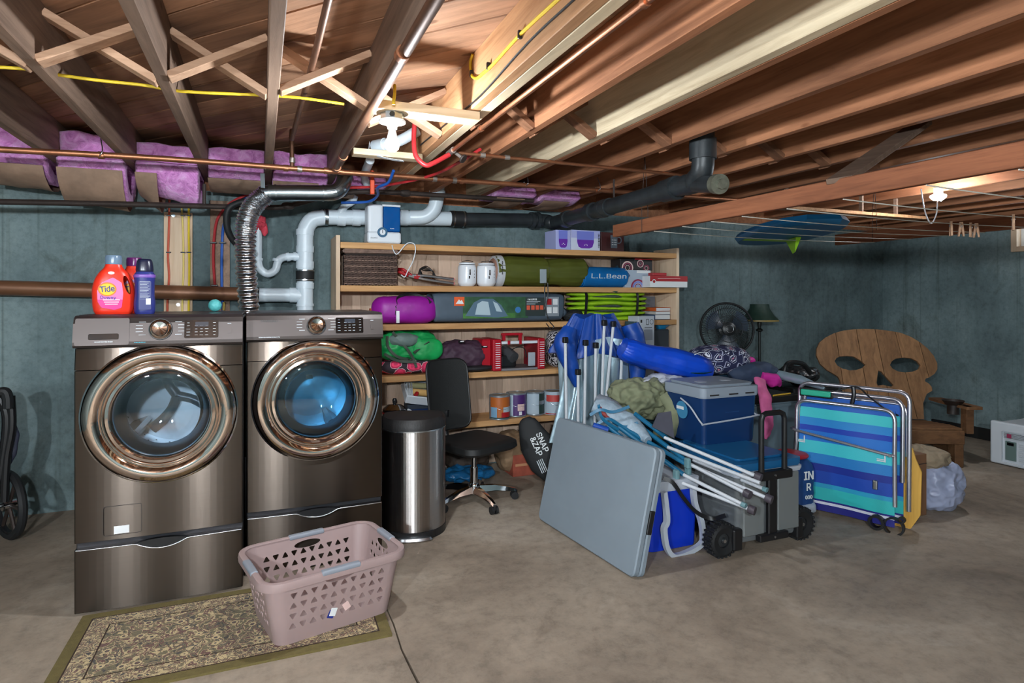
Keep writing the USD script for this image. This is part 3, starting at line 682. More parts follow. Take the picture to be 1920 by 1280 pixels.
# coloured water tubes and hoses
t = thing('water_tube', 'red plastic water tube curving down the wall left of the foil duct', 'tube', AY(400, 585, 4.78))
part(t, 'tube', tube(P2([(405, 592), (403, 540), (400, 480), (404, 425), (414, 400), (436, 378), (470, 362)], 4.832), .0095, 10, 6), M_red_pex)
t2 = thing('water_tube', 'blue plastic water tube curving down the wall beside the red one', 'tube', AY(416, 585, 4.78))
part(t2, 'tube', tube(P2([(418, 583), (416, 540), (416, 470), (420, 420), (436, 388), (465, 370)], 4.832), .0095, 10, 6), M_blue_pex)
part(t2, 'brass_tip', cyl(*P2([(419, 582), (420, 566)], 4.83), .012, 10), plain('brass', c(190, 160, 90), .35, .9))
for tt, u, v in ((t, 400, 455), (t2, 417, 455), (t, 402, 535)): 
    q = AY(u, v, 4.825); part(tt, 'tube_clip', cbx(q, (.045, .02, .012)), M_black)
solo('furring_strip', bx(AY(394, 500, 4.85)[0], AY(431, 500, 4.85)[0], 4.845, 4.868, .9, 2.12, .002), M_wood_grey, 'dull brown wood strip on the wall behind the red and blue tubes', 'board', smooth=False)
solo('black_hose', tube([AY(500, 372, 4.25), AY(486, 373, 4.33), AY(470, 376, 4.35), AY(445, 381, 4.35), AY(428, 393, 4.35), AY(425, 420, 4.37), AY(434, 446, 4.4), AY(456, 470, 4.45)], .021, 14, 7), M_rubber, 'thick black rubber hose looping left of the foil duct', 'hose')
solo('water_tube', tube([AD(640, 352, 4.25), AD(700, 350, 4.25), AD(760, 341, 4.1), AD(820, 325, 3.95), AD(868, 300, 3.6), AD(900, 280, 3.4)], .0095, 10, 6), M_red_pex, 'red water tube sagging under the joists above the humidifier', 'tube')
solo('water_tube', tube([AD(640, 380, 4.3), AD(690, 378, 4.3), AD(708, 366, 4.2), AD(708, 352, 4.0), AD(728, 342, 3.9), AD(738, 320, 3.8)], .0095, 10, 6), M_blue_pex, 'blue water tube bending up behind the bulb', 'tube')
solo('red_hose', tube([AD(778, 222, 3.3), AD(776, 262, 3.3), AD(780, 292, 3.28), AD(797, 309, 3.28), AD(812, 306, 3.3), AD(842, 290, 3.36)], .0135, 12, 7), M_red_pex, 'thick red hose hanging in a bend right of the bulb', 'hose')
q = AD(698, 345, 4.1)
solo('shutoff_handle', cat(bx(q[0]-.014, q[0]+.014, q[1]-.012, q[1]+.012, q[2]-.07, q[2]+.03, .004), cyl(q+[0, 0, .03], q+[0, 0, .09], .012)), plain('orange_plastic', c(216, 78, 40), .45), 'orange shutoff valve handle above the humidifier', 'valve')

# ------------------------------------------------------------------ cables
t = thing('wiring_board', 'pale pine board on the wall with stapled red and yellow cables', 'wiring board', AY(334, 590, 4.86))
wx0, wx1 = AY(307, 480, 4.85)[0], AY(361, 480, 4.85)[0]
part(t, 'board', bx(wx0, wx1, 4.848, 4.868, 1.1, AY(330, 398, 4.85)[2], .002), M_wood_new_z, smooth=False)
M_orange_wire = plain('orange_cable', c(196, 84, 58), .45)
for pts, m, r in (([(326, 345), (318, 372), (317, 420), (315, 480), (317, 520), (314, 560), (314, 640)], M_orange_wire, .0068),
                  ([(344, 345), (340, 375), (343, 430), (344, 500), (342, 560), (341, 640)], plain('pale_yellow_cable', c(222, 200, 110), .45), .006),
                  ([(372, 345), (356, 372), (354, 430), (355, 500), (354, 560), (354, 640)], M_yellow_wire, .0075)):
    part(t, 'cable', tube(P2(pts, 4.842), r, 8, 6), m, 'orange cable' if m is M_orange_wire else None)
for v in (404, 473, 560):
    for u in (316, 343, 354): q = AY(u, v, 4.838); part(t, 'staple', cbx(q, (.03, .014, .008)), M_black)
for u, v in ((325, 404), (334, 571)): 
    q = AY(u, v, 4.846); part(t, 'screw_washer', cyl(q, q+[0, .004, 0], .012, 12), M_galv)
yc = [(-40, 124), (60, 130), (95, 138), (180, 150), (272, 160), (340, 171), (480, 178), (560, 183), (645, 195)]
solo('yellow_cable', tube(P2(yc, 2.85), .0065, 8, 5), M_yellow_wire, 'yellow electric cable threaded through the left joists', 'cable')
t = thing('yellow_cable', 'yellow electric cable stapled along the side of the thick tan joist', 'cable', AX(960, 80, .845))
part(t, 'cable', tube([AX(u, v, .846) for u, v in ((1110, -60), (1045, 0), (975, 65), (925, 120), (905, 138), (893, 147), (884, 140), (882, 118), (886, 102))], .0065, 8, 6), M_yellow_wire)
for u, v in ((975, 65), (884, 138), (916, 124)): part(t, 'staple', cbx(AX(u, v, .846), (.016, .012, .03)), M_black)
solo('black_cable', tube([AX(u, v, .848) for u, v in ((1135, -60), (1075, 0), (990, 80), (900, 180), (845, 225), (788, 272))], .004, 8, 5), M_black, 'thin black cable along the side of the thick tan joist', 'cable')
solo('yellow_cable', tube([AD(740, 160, 2.55), AD(740, 175, 2.5), AD(738, 190, 2.5), AD(738, 196, 2.5)], .0065, 8, 4), M_yellow_wire, 'short yellow cable end entering the lamp junction box', 'cable')

# ------------------------------------------------------------------ drying rack of two hung beams and cords
BX1, BX2, BZ0, BZ1 = 2.30, 4.31, 1.845, 1.93
solo('hung_beam', bx(BX1-.019, BX1+.019, -1.0, 3.66, BZ0, BZ1, .003), M_beam, 'long brown timber hung below the joists, nearer end of the drying rack', 'beam', smooth=False)
solo('hung_beam', bx(BX2-.019, BX2+.019, -0.6, 3.53, BZ0, BZ1, .003), M_beam, 'long brown timber hung in front of the far right wall by the bulb', 'beam', smooth=False)
a0, a1 = np.array([2.30, 1.86, BZ1]), np.array([3.20, 2.12, 2.33])
solo('diagonal_brace', xf(bx(-.02, np.linalg.norm(a1-a0), -.055, .055, -.012, .012), fr(a0, a1-a0, (-.25, 1, 0))), M_wood_grey, 'grey-brown diagonal board bracing the hung timber to the joists', 'brace', smooth=False)
for xx, yy in ((BX2, 1.0), (BX1, -.4)):
    solo('hanger_board', bx(xx+.02, xx+.038, yy-.03, yy+.03, BZ0, 2.26), M_wood_grey, f'short upright board hanging the {"left" if xx==BX1 else "right"}-hand timber of the drying rack {"at its far end" if yy > 3 else "nearer the camera"}', 'board', smooth=False)
for xx, yy in ((BX1, 3.3), (BX2, 3.2)):
    solo('hook_wire', tube([(xx, yy, ZJ+.1), (xx+.024, yy, BZ1+.06), (xx+.024, yy, BZ0-.004), (xx-.024, yy, BZ0-.004), (xx-.024, yy, BZ1+.06), (xx, yy, ZJ+.1)], .0018, 6), M_iron, f'thin wire loop holding up the far end of the {"left" if xx==BX1 else "right"}-hand hung timber', 'wire')
M_cord = plain('cord', c(206, 202, 190), .6)
lines_ = [1.2, 1.5, 1.85, 2.15, 2.44, 2.67, 2.92, 3.2]
for k, y in enumerate(lines_):
    xs = np.linspace(BX1, BX2, 13); s_ = np.linspace(-1, 1, 13)
    solo('clothesline', tube(np.column_stack([xs, np.full(13, y), BZ0-.004 + .014*(s_**2-1)]), .0028, 6), M_cord,
         f'pale cord between the two hung timbers, {["first", "second", "third", "fourth", "fifth", "sixth", "seventh", "eighth"][k]} counted from the camera side', 'clothesline', 'cords of the drying rack')
def pin(uv, y, tilt, label, src=None):
    u, v = uv; d = ray(u, v); s_ = y/d[1]; x_ = d[0]*s_
    o = (x_, y, BZ0-.085)
    if src is None:
        t = thing('clothespin', label, 'clothespin', o, tilt, 'pegs on the clothes line')
        for sg_ in (-1, 1):
            m = hull([(sg_*.004+a*.004, b*.005, z_) for a in (-1, 1) for b in (-1, 1) for z_ in (.08, .05)] + [(sg_*.012+a*.004, b*.005, 0.0) for a in (-1, 1) for b in (-1, 1)])
            part(t, 'peg_half', m, M_strut, local=True)
        part(t, 'spring', pipe((0, -.008, .055), (0, .008, .055), .003, .006, 10), M_steel, local=True)
        return t
    return dup(src, 'clothespin', o, tilt, label, 'pegs on the clothes line')
p0 = pin((1783, 407), 2.15, 50, 'wooden clothes peg, leftmost of the four near the right-hand bulb')
pin((1802, 412), 2.15, -40, 'wooden clothes peg, second from the left of the four near the right-hand bulb', p0)
pin((1820, 413), 2.15, 20, 'wooden clothes peg, third from the left of the four near the right-hand bulb', p0)
pin((1831, 410), 2.15, -75, 'wooden clothes peg, rightmost of the four near the right-hand bulb', p0)
pin((1900, 398), 1.85, 35, 'wooden clothes peg hanging alone by the window frame', p0)
t = thing('flat_board', 'honey coloured flat board hung across behind the clothes lines', 'board', (4.4, 3.46, 2.09))
part(t, 'board', bx(3.55, 5.25, 3.42, 3.50, 2.09, 2.115), M_wood_tan, smooth=False)
for x_ in (3.69, 4.5, 4.91): part(t, 'hanger', bx(x_-.01, x_+.01, 3.44, 3.47, 2.115, 2.2495), M_wood_grey, smooth=False)
# surfboard resting on the lines
t = thing('surfboard', 'blue foam surfboard with a lime green fin lying on the clothes lines', 'surfboard', (3.35, 3.2, BZ0))
axd = np.array([.5, .86, 0]); axd /= np.linalg.norm(axd); sd = np.array([axd[1], -axd[0], 0])
def sbo(l0, l1, w0, w1): 
    return [(s_*l1 if 0 else l0+(l1-l0)*tt, ww) for tt, ww in ()]
prof = [(-.75, .10), (-.6, .2), (-.3, .26), (.1, .27), (.4, .25), (.6, .19), (.7, .10), (.73, 0.02)]
outl = poly([(a, b) for a, b in prof] + [(a, -b) for a, b in prof[::-1]]).buffer(.02).buffer(-.02)
TT = fr((3.42, 3.22, BZ0+.006), axd, np.cross([0, 0, 1], axd))
M_sblue = plain('surf_blue', c(20, 108, 160), .45); M_lime = plain('lime_plastic', c(150, 206, 40), .45)
def slab(p, z0, z1, inset=.02):
    q = p.buffer(-inset)
    return hull([(*a, z_) for a in np.array(p.exterior.coords) for z_ in ((z0+z1)/2,)] + [(*a, z_) for a in np.array(q.exterior.coords) for z_ in (z0, z1)])
part(t, 'board', xf(slab(outl, 0, .06), TT), M_sblue)
part(t, 'stripe', prism(outl.buffer(-.03).intersection(affinity.rotate(sg.box(-.6, -.45, -.5, .45), 25)), .002, TT@trimesh.transformations.translation_matrix([0.75, 0, -.002])) if 0 else xf(prism(outl.buffer(-.03).intersection(affinity.rotate(sg.box(.22, -.6, .32, .6), 22)), .003), TT@trimesh.transformations.translation_matrix([0, 0, -.003])), M_lime, 'lime green stripe')
fo = AD(1487, 452, 4.4); fo[2] = BZ0+.004
part(t, 'fin', xf(hull([(a*.12, b*.018, 0) for a in (-1, 1) for b in (-1, 1)] + [(-.05, 0, -.1), (.01, 0, -.11), (-.07, .008, -.07), (.06, -.008, -.06)]), fr(fo, axd, -sd)), M_lime, 'lime green fin pointing down')
# ------------------------------------------------------------------ washer and dryer on drawer pedestals
def inox(name, col, rough, an=0.75):
    return usdkit.material(stage, L(name), {'t': ('combine_xyz', {'x': 0.0, 'y': 0.0, 'z': 1.0}), 'tc': ('texture_coordinate', {}), 'm': ('mapping', {'scale': (2, 2, 320)}),
        'n': ('noise_texture', {'scale': 1.0, 'detail': 2.0}), 'r': ('rgb_ramp', {'ramp': [(0.3, sc(col, .97)), (0.7, sc(col, 1.03))]}),
        'p': ('principled_bsdf', {'metallic': 1.0, 'roughness': rough, 'anisotropic': an})},
        [('t.vector', 'p.tangent'), ('tc.object', 'm.vector'), ('m.vector', 'n.vector'), ('n.fac', 'r.fac'), ('r.color', 'p.base_color')], surface='p.BSDF')
M_inox = inox('dark_stainless', c(90, 81, 74), 0.26, 1.0)
M_inox_panel = plain('dark_stainless_panel', c(78, 71, 69), 0.42, 0.7)
M_inox_can = inox('can_stainless', c(186, 180, 176), 0.36, 1.0)
M_cab = plain('cabinet_grey', c(70, 70, 74), 0.35, 0.7)
M_ring = plain('bronze_chrome', c(196, 182, 172), 0.07, 1.0)
M_drum = plain('drum_steel', c(220, 228, 236), 0.32, 0.55, 0.05, 30)
M_gasket = plain('gasket', c(140, 152, 164), 0.45)
M_glass_w = pane('washer_glass', (0.94, 0.97, 0.99), 0.01, 1.45)
M_glass_d = pane('dryer_glass', (0.74, 0.91, 0.98), 0.01, 1.45)
M_gloss = plain('gloss_black', c(12, 12, 14), 0.12)
usdkit.material(stage, L('bowl_side'), {'t': ('transparent_bsdf', {'color': (.9, .95, 1)}), 'p': ('principled_bsdf', {'base_color': c(120, 150, 172), 'roughness': .12}), 'm': ('mix_closure', {'fac': .45})}, [('t.BSDF', 'm.closure1'), ('p.BSDF', 'm.closure2')], surface='m.closure')
M_print = plain('light_print', c(200, 208, 214), 0.5)
M_print_dark = plain('dark_print', c(46, 42, 42), 0.5)
M_baffle = plain('drum_baffle', c(60, 66, 74), 0.3, 0.3)
def bulged(w, z0, z1, y1, b, n=24, flat=.012):
    xs = np.linspace(-w/2, w/2, n+1)
    p = [(x, -b*(1-(2*x/w)**2)**1.0) for x in xs] + [(w/2, y1), (-w/2, y1)]
    return prism(sg.Polygon(p).buffer(-.006).buffer(.006), z1-z0, fr((0, 0, z0), (1, 0, 0), (0, 1, 0)))
def ycyl(x, z, r, y0, y1, n=64): return cyl((x, y0, z), (x, y1, z), r, n)
FRONT = lambda x, y, z: fr((x, y, z), (1, 0, 0), (0, 0, 1))
def machine(label, loc, washer):
    W, D, dz, dr = .686, .72, .882, .316
    t = thing('washing_machine' if washer else 'tumble_dryer', label, 'washing machine' if washer else 'dryer', loc)
    P = lambda n, m, mat, lab=None, sm=30, o=t: part(o, n, m, mat, lab, sm, local=True)
    P('cabinet', diff(bx(-W/2, W/2, .034, D, .318, 1.325, .006), ycyl(0, dz, .275, -.1, .60)), M_cab)
    fp = diff(bulged(W, .325, 1.092, .033, .014), ycyl(0, dz, .285, -.1, .2))
    P('front_panel', fp, M_inox)
    up = bulged(W, 1.096, 1.192, .033, .014); up.vertices[:, 1] += np.where(up.vertices[:, 1] < .02, (up.vertices[:, 2]-1.096)*.16 - .002, 0)
    P('upper_band', diff(up, ycyl(0, dz, .285, -.1, .2)), M_inox)
    prof = sg.Polygon([(.05, 1.196), (-.020, 1.196), (-.030, 1.206), (-.031, 1.222), (-.016, 1.305), (-.004, 1.328), (.02, 1.338), (.05, 1.340)]).buffer(-.004).buffer(.004)
    cpan = prism(prof, W, fr((-W/2, 0, 0), (0, 1, 0), (0, 0, 1)))
    P('control_panel', cpan, M_inox_panel)
    P('top_panel', bx(-W/2+.003, W/2-.003, .052, D, 1.326, 1.342, .004), M_cab)
    sl = math.atan2(.015, .083); tilt = lambda x, z: fr((x, -.031+(z-1.222)*.0151/.083-.0008, z), (1, 0, 0), (0, math.sin(sl), math.cos(sl)))
    dp = P('display', prism(rrect(-.072, .072, -.042, .042, .006), .003, tilt(.165, 1.272)), M_gloss, 'black glass control display')
    marks = []
    rng = random.Random(3)
    for r_ in range(5):
        for q in (-.055, -.022, .0, .022, .055):
            if r_ == 0 and q in (-.022, 0, .022): continue
            w_ = .004 + rng.random()*.004
            marks.append(prism(sg.box(q-w_, -.0008+.030-r_*.0145, q+w_, .0008+.030-r_*.0145), .0006, tilt(.165, 1.272) @ trimesh.transformations.translation_matrix([0, 0, .003])))
    P('printed_marks', cat(marks), M_print, 'white printed button captions', False, dp)
    P('screen', prism(rrect(-.026, .03, .012, .034, .002), .0006, tilt(.165, 1.272) @ trimesh.transformations.translation_matrix([0, 0, .003])), plain('lcd_screen' + str(washer), c(50, 56, 66), .15), None, False, dp)
    kx, kz = (-.004, 1.274)
    kT = tilt(kx, kz); ko, kn = kT[:3, 3], kT[:3, 2]
    dl = P('dial', lathe([(0, 0), (.045, 0), (.045, .008), (.040, .012), (.036, .010), (.034, .026), (.030, .033), (.012, .030), (0, .030)], 40, ko, kn), M_ring, 'bronze chrome selector dial')
    P('dial_ring', lathe([(.046, 0), (.050, 0), (.049, .006), (.046, .006)], 40, ko, kn, closed=True), M_black, None, 30, dl)
    mk = []
    for s_ in (-1, 1):
        for i in range(5):
            xx = kx + s_*(.075 + .012*(i in (0, 4))*-1 + .01)
            mk.append(prism(sg.box(-.014, -.0011, .014, .0011), .0006, tilt(xx, kz+.034-i*.0145)))
    P('printed_marks', cat(mk), M_print, 'pale printed programme names around the dial', False)
    P('lettering', text('SAMSUNG', .012, tilt(-.235, 1.300), .0008), M_print_dark, 'dark maker lettering', False)
    P('button', prism(rrect(-.009, .009, -.013, .013, .003), .003, tilt(.285, 1.262)), M_inox_panel, None)
    P('printed_marks', dashes(.016, .004, tilt(.285, 1.297), .0006, 2), M_print, None, False)
    if washer:
        dw = P('detergent_drawer', prism(rrect(-.335, -.128, -.056, .066, .008), .0016, tilt(0, 1.262)), M_inox_panel)
        P('handle_recess', prism(rrect(-.284, -.168, -.031, -.004, .006), .0035, tilt(0, 1.262)), M_gloss, 'black finger recess', 30, dw)
        P('printed_marks', dashes(.07, .006, tilt(-.225, 1.222), .0026, 3), M_print, None, False, dw)
        P('printed_marks', dashes(.045, .005, tilt(-.085, 1.216), .0008, 4), plain('cyan_print', c(60, 170, 190), .5), None, False)
        P('filter_cover', prism(rrect(-.232, -.080, .345, .478, .01).difference(rrect(-.230, -.082, .347, .476, .009)), .0012, FRONT(0, -.0125, 0)), M_print_dark, 'thin outline of the filter flap', False)
        P('sticker', prism(sg.box(-.190, .350, -.130, .385), .001, FRONT(0, -.0126, 0)), M_white_paint, 'small white sticker', False)
    else:
        P('printed_marks', dashes(.10, .005, tilt(-.235, 1.218), .0008, 5), M_print, None, False)
    # door
    d0 = -.016
    ring = [(.262, .03), (dr, .03), (dr+.002, d0+.008), (dr-.004, d0-.006), (.300, d0-.020), (.278, d0-.026), (.256, d0-.020), (.246, d0-.006), (.241, d0+.004), (.232, d0+.002), (.224, d0-.008), (.212, d0-.010), (.204, d0-.002), (.200, d0+.02), (.203, .03)]
    dm = P('door', lathe(ring, 96, (0, 0, dz), (0, 1, 0), closed=True), M_ring, 'round chrome door ring', 40)
    P('door_trim', lathe([(dr+.001, d0+.03), (dr+.008, d0+.022), (dr+.008, d0+.005), (dr+.001, d0+.0)], 96, (0, 0, dz), (0, 1, 0), closed=True), M_chrome, None, 40, dm)
    gl = [(.2015, d0+.016), (.185, d0+.010), (.12, d0+.004), (0, d0+.002)]
    P('door_glass', lathe(gl, 64, (0, 0, dz), (0, 1, 0)).slice_plane([0, 0, 0], [0, 0, 1]) if 0 else lathe(gl + [(0, d0+.006), (.12, d0+.008), (.185, d0+.014), (.2015, d0+.020)], 64, (0, 0, dz), (0, 1, 0), closed=True), M_glass_w if washer else M_glass_d, 'tinted door glass', 60, dm)
    P('door_bowl', lathe([(.2005, .02), (.192, .06), (.165, .115), (.11, .145), (0, .155), (0, .152), (.108, .142), (.162, .112), (.188, .058), (.197, .02)], 64, (0, 0, dz), (0, 1, 0), closed=True), M_glass_w if washer else M_glass_d, 'glass bowl inside the door', 60, dm)
    M_bs = L('bowl_side')
    P('bowl_side', lathe([(.2015, .012), (.194, .062), (.167, .117), (.163, .113), (.190, .058), (.1985, .012)], 64, (0, 0, dz), (0, 1, 0), closed=True), M_bs, 'thick side of the glass bowl', 60, dm)
    P('gasket', lathe([(.204, .034), (.274, .034), (.274, .11), (.235, .10), (.215, .06)], 64, (0, 0, dz), (0, 1, 0), closed=True), M_gasket)
    dd = .58
    drum = P('drum', lathe([(.235, .11), (.250, .12), (.252, dd), (0, dd), (0, dd-.006), (.246, dd-.006), (.244, .125)], 64, (0, 0, dz), (0, 1, 0), closed=True), M_drum, None, 30)
    for a in ((100, 220, 340) if washer else (60, 180, 300)):
        a = math.radians(a); o = np.array([math.cos(a)*.215, 0, math.sin(a)*.215]); n_ = np.array([math.cos(a), 0, math.sin(a)]); s_ = np.array([-n_[2], 0, n_[0]])
        m = hull([np.array([0, y, dz]) + o + n_*h + s_*w for y in (.16, dd-.02) for h, w in ((.03, .04), (.03, -.04), (-.045, .012), (-.045, -.012))])
        P('baffle', m, M_baffle, None, 30, drum)
    if washer:
        for a in (110, 235, 330):
            a = math.radians(a); pts = [np.array([math.cos(a+.35*(1-k))*.21*k, dd-.03, dz+math.sin(a+.35*(1-k))*.21*k]) for k in (0.02, .35, .7, 1.0)]
            P('spider_arm', tube(pts, [.026, .024, .028, .03], 14, 6), M_baffle, None, 60, drum)
        hl = []
        for ring_ in range(6):
            for k in range(24):
                a = 2*math.pi*(k+.5*(ring_ % 2))/24; y = .2+ring_*.06
                hl.append(cyl((math.cos(a)*.2435, y, dz+math.sin(a)*.2435), (math.cos(a)*.2415, y, dz+math.sin(a)*.2415), .0045, 6))
        P('perforations', cat(hl), M_black, 'dark drum holes', False, drum).prim.SetCustomDataByKey('kind', 'stuff')
    else:
        P('heater_grille', lathe([(0, dd-.03), (.15, dd-.02), (.19, dd-.008), (0, dd-.008)], 48, (0, 0, dz), (0, 1, 0)), M_drum, None, 30, drum)
        P('label_plate', bx(-.02, .02, dd-.034, dd-.028, dz+.04, dz+.065), M_print_dark, None, False, drum)
    # pedestal
    P('pedestal', bx(-W/2, W/2, .034, D, .0, .316, .004), M_cab)
    dwr = diff(bulged(W, .012, .292, .033, .014), cyl((0, -.1, .452), (0, .015, .452), .19, 64), )
    pd = P('pedestal_drawer', dwr, M_inox)
    P('drawer_handle', prism(affinity.scale(disc(0, 0, 1, 16), .115, .021), .020, FRONT(0, .010, .284)), M_black, 'dark scooped finger grip', 30, pd)
    lip = [(x, -.014*(1-(2*x/W)**2)-.001, .292 - (.030*(1-(x/.105)**2)**1 if abs(x) < .105 else 0)) for x in np.linspace(-W/2+.006, W/2-.006, 41)]
    P('drawer_lip', tube(lip, .0035, 8), M_steel, None, 60, pd)
    P('plinth_gap', bx(-W/2+.02, W/2-.02, .05, .06, .316, .325, 0), M_black)
    return t
WX, DXX = -.4265, .2735
machine('dark stainless washing machine with a detergent drawer, left of the pair', (WX, 3.234, 0), True)
machine('dark stainless tumble dryer with blue tinted door glass, right of the pair', (DXX, 3.364, 0), False)
solo('machine_gap_hose', tube([(-.0765, 3.9, .25), (-.0765, 3.5, .2), (-.0765, 3.40, .6)], .0055, 8, 6), M_rubber, 'thin black hose in the narrow gap between washer and dryer', 'hose')

# ------------------------------------------------------------------ bottles on the washer
def bottle_body(zs, ws, ds, e, n=48, o=(0, 0, 0)):
    zz = np.linspace(zs[0], zs[-1], 40)
    from scipy.interpolate import PchipInterpolator as PI
    w, d = PI(zs, ws)(zz), PI(zs, ds)(zz)
    a = np.linspace(0, 2*np.pi, n, endpoint=False); ca, sa = np.cos(a), np.sin(a); l = (np.abs(ca)**e+np.abs(sa)**e)**(-1/e)
    return mv(loft(np.stack([np.column_stack([ca*l*w_, sa*l*d_, np.full(n, z_)]) for z_, w_, d_ in zip(zz, w, d)])), o)
M_tide = plain('orange_red_plastic', c(232, 52, 28), .32)
M_pink = plain('label_pink', c(238, 118, 176), .45); M_pink2 = plain('label_pink_deep', c(232, 48, 140), .45)
M_gold = plain('label_yellow', c(250, 196, 30), .45); M_orange = plain('label_orange', c(244, 122, 24), .45); M_navy = plain('label_navy', c(24, 44, 130), .45)
M_cap_c = plain('clear_blue_cap', c(132, 158, 184), .2, transmission_weight=.35)
M_cap_p = plain('purple_cap', c(98, 26, 96), .25)
def tide(name, label, loc, rz, cap, main):
    t = thing(name, label, 'bottle', loc, rz)
    P = lambda n, m, mat, lab=None, sm=35, o=t: part(o, n, m, mat, lab, sm, local=True)
    b = bottle_body([0, .012, .06, .11, .16, .20, .225, .238], [.072, .080, .086, .087, .078, .058, .038, .034], [.042, .048, .050, .050, .047, .042, .036, .034], 3.2)
    hole = xf(prism(affinity.rotate(affinity.scale(disc(0, 0, 1, 10), .013, .046), 14), .2), fr((.053, .1, .140), (1, 0, 0), (0, 0, 1)))
    P('bottle_body', diff(b, hole), M_tide)
    P('cap', lathe([(0, .2385), (.034, .2385), (.035, .245), (.035, .272), (.032, .282), (0, .282)], 28), cap)
    F_ = lambda dy=0: fr((0, -.0502-dy, 0), (1, 0, 0), (0, 0, 1))
    if main:
        lb = sg.Polygon([(-.066, .06), (-.052, .032), (0, .02), (.03, .03), (.036, .10), (.03, .15), (-.005, .175), (-.05, .15), (-.068, .11)]).buffer(-.012).buffer(.012)
        lp = P('front_label', prism(lb, .0015, F_()), M_pink, 'pink front label', False)
        cx_, cz_ = -.028, .118
        P('label_band', prism(lb.intersection(sg.box(-.07, .02, .04, .069)), .0008, F_(.0015)), M_pink2, None, False, lp)
    else:
        lp = P('front_label', prism(affinity.scale(disc(-.012, .115, 1, 12), .042, .055), .0015, F_()), plain('label_lilac', c(196, 160, 214), .45), 'lilac front label', False); cx_, cz_ = -.012, .122
    P('emblem_ring', prism(affinity.scale(disc(cx_, cz_, 1, 14), .037, .033), .0008, F_(.0015)), M_orange, None, False, lp)
    P('emblem_disc', prism(affinity.scale(disc(cx_, cz_, 1, 14), .031, .027), .0006, F_(.0023)), M_gold, None, False, lp)
    P('lettering', xf(text('Tide', .026, np.eye(4), .0008, True, width=.058), F_(.0029) @ trimesh.transformations.translation_matrix([cx_, cz_+.002, 0]) @ rot(6, [0, 0, 1])), M_navy, None, False, lp)
    if main:
        P('lettering', xf(text('Downy', .0135, np.eye(4), .0008, True, width=.062), F_(.0023) @ trimesh.transformations.translation_matrix([-.024, .079, 0]) @ rot(-3, [0, 0, 1])), plain('label_violet', c(70, 52, 160), .45), None, False, lp)
        P('printed_marks', cat([prism(sg.box(-.045+.004*i, .066-.010*i, .022-.004*i, .069-.010*i), .0008, F_(.0023)) for i in range(3)]), M_white_paint, None, False, lp)
        P('badge', prism(affinity.scale(disc(-.012, .196, 1, 10), .013, .007), .003, fr((0, -.0455, 0), (1, 0, 0), (0, 0, 1))), M_white_paint, 'small white oval badge', False)
    return t
q = AY(213, 560, 3.44)
tide('detergent_bottle', 'orange-red laundry detergent bottle with a clear bluish cap and pink label', (q[0], 3.44, 1.342), 14, M_cap_c, True)
q = AY(253, 560, 3.56)
tide('detergent_bottle', 'orange-red detergent bottle with a purple cap, half hidden behind the dark blue one', (q[0]-.01, 3.60, 1.342), 12, M_cap_p, False)
q = AY(266, 560, 3.43)
q = q + np.array([.012, 0, 0])
t = thing('scent_booster_bottle', 'dark blue scent booster bottle with a navy cap beside the orange detergent', 'bottle', (q[0], 3.43, 1.342), 10)
M_dkblue = plain('deep_blue_plastic', c(44, 52, 120), .28)
part(t, 'bottle_body', bottle_body([0, .01, .05, .1, .15, .185, .205], [.040, .044, .046, .042, .043, .046, .036], [.034, .037, .038, .036, .036, .038, .033], 2.6), M_dkblue, local=True)
part(t, 'cap', bottle_body([.2055, .21, .25, .262, .268], [.036, .038, .034, .030, .024], [.033, .034, .031, .028, .022], 2.6), plain('navy_cap', c(28, 32, 56), .25), local=True)
part(t, 'shoulder_band', bottle_body([.176, .186, .192], [.0455, .0475, .044], [.038, .0395, .037], 2.6), plain('violet_band', c(120, 84, 170), .35), local=True)
part(t, 'back_label', prism(rrect(-.026, .026, .02, .16, .006), .004, fr((0, -.0375, 0), (1, 0, 0), (0, 0, 1))), plain('label_dark', c(34, 44, 110), .4), local=True, smooth=False)
part(t, 'printed_marks', cat([prism(sg.box(-.021, .155-.007*i, .021-(i*7 % 5)*.003, .1565-.007*i), .0008, fr((0, -.0416, 0), (1, 0, 0), (0, 0, 1))) for i in range(13)]), M_print, 'small print lines', False, local=True)
part(t, 'white_panel', prism(rrect(.004, .024, .045, .075, .001), .0008, fr((0, -.0416, 0), (1, 0, 0), (0, 0, 1))), M_white_paint, local=True, smooth=False)
q = AY(403, 577, 3.75)
bl_ = trimesh.creation.icosphere(3, .034); 
nn = np.cos(bl_.vertices*420).prod(1) if 0 else np.sign(np.sin(bl_.vertices[:, 0]*330)*np.sin(bl_.vertices[:, 1]*330)*np.sin(bl_.vertices[:, 2]*330))
solo('dryer_ball', mv(TM(bl_.vertices*(1+.02*nn)[:, None], bl_.faces, process=False), (q[0], 3.75, 1.342+.035)), plain('teal_rubber', c(84, 176, 176), .5), 'teal knobbly dryer ball on the back of the washer', 'dryer ball')
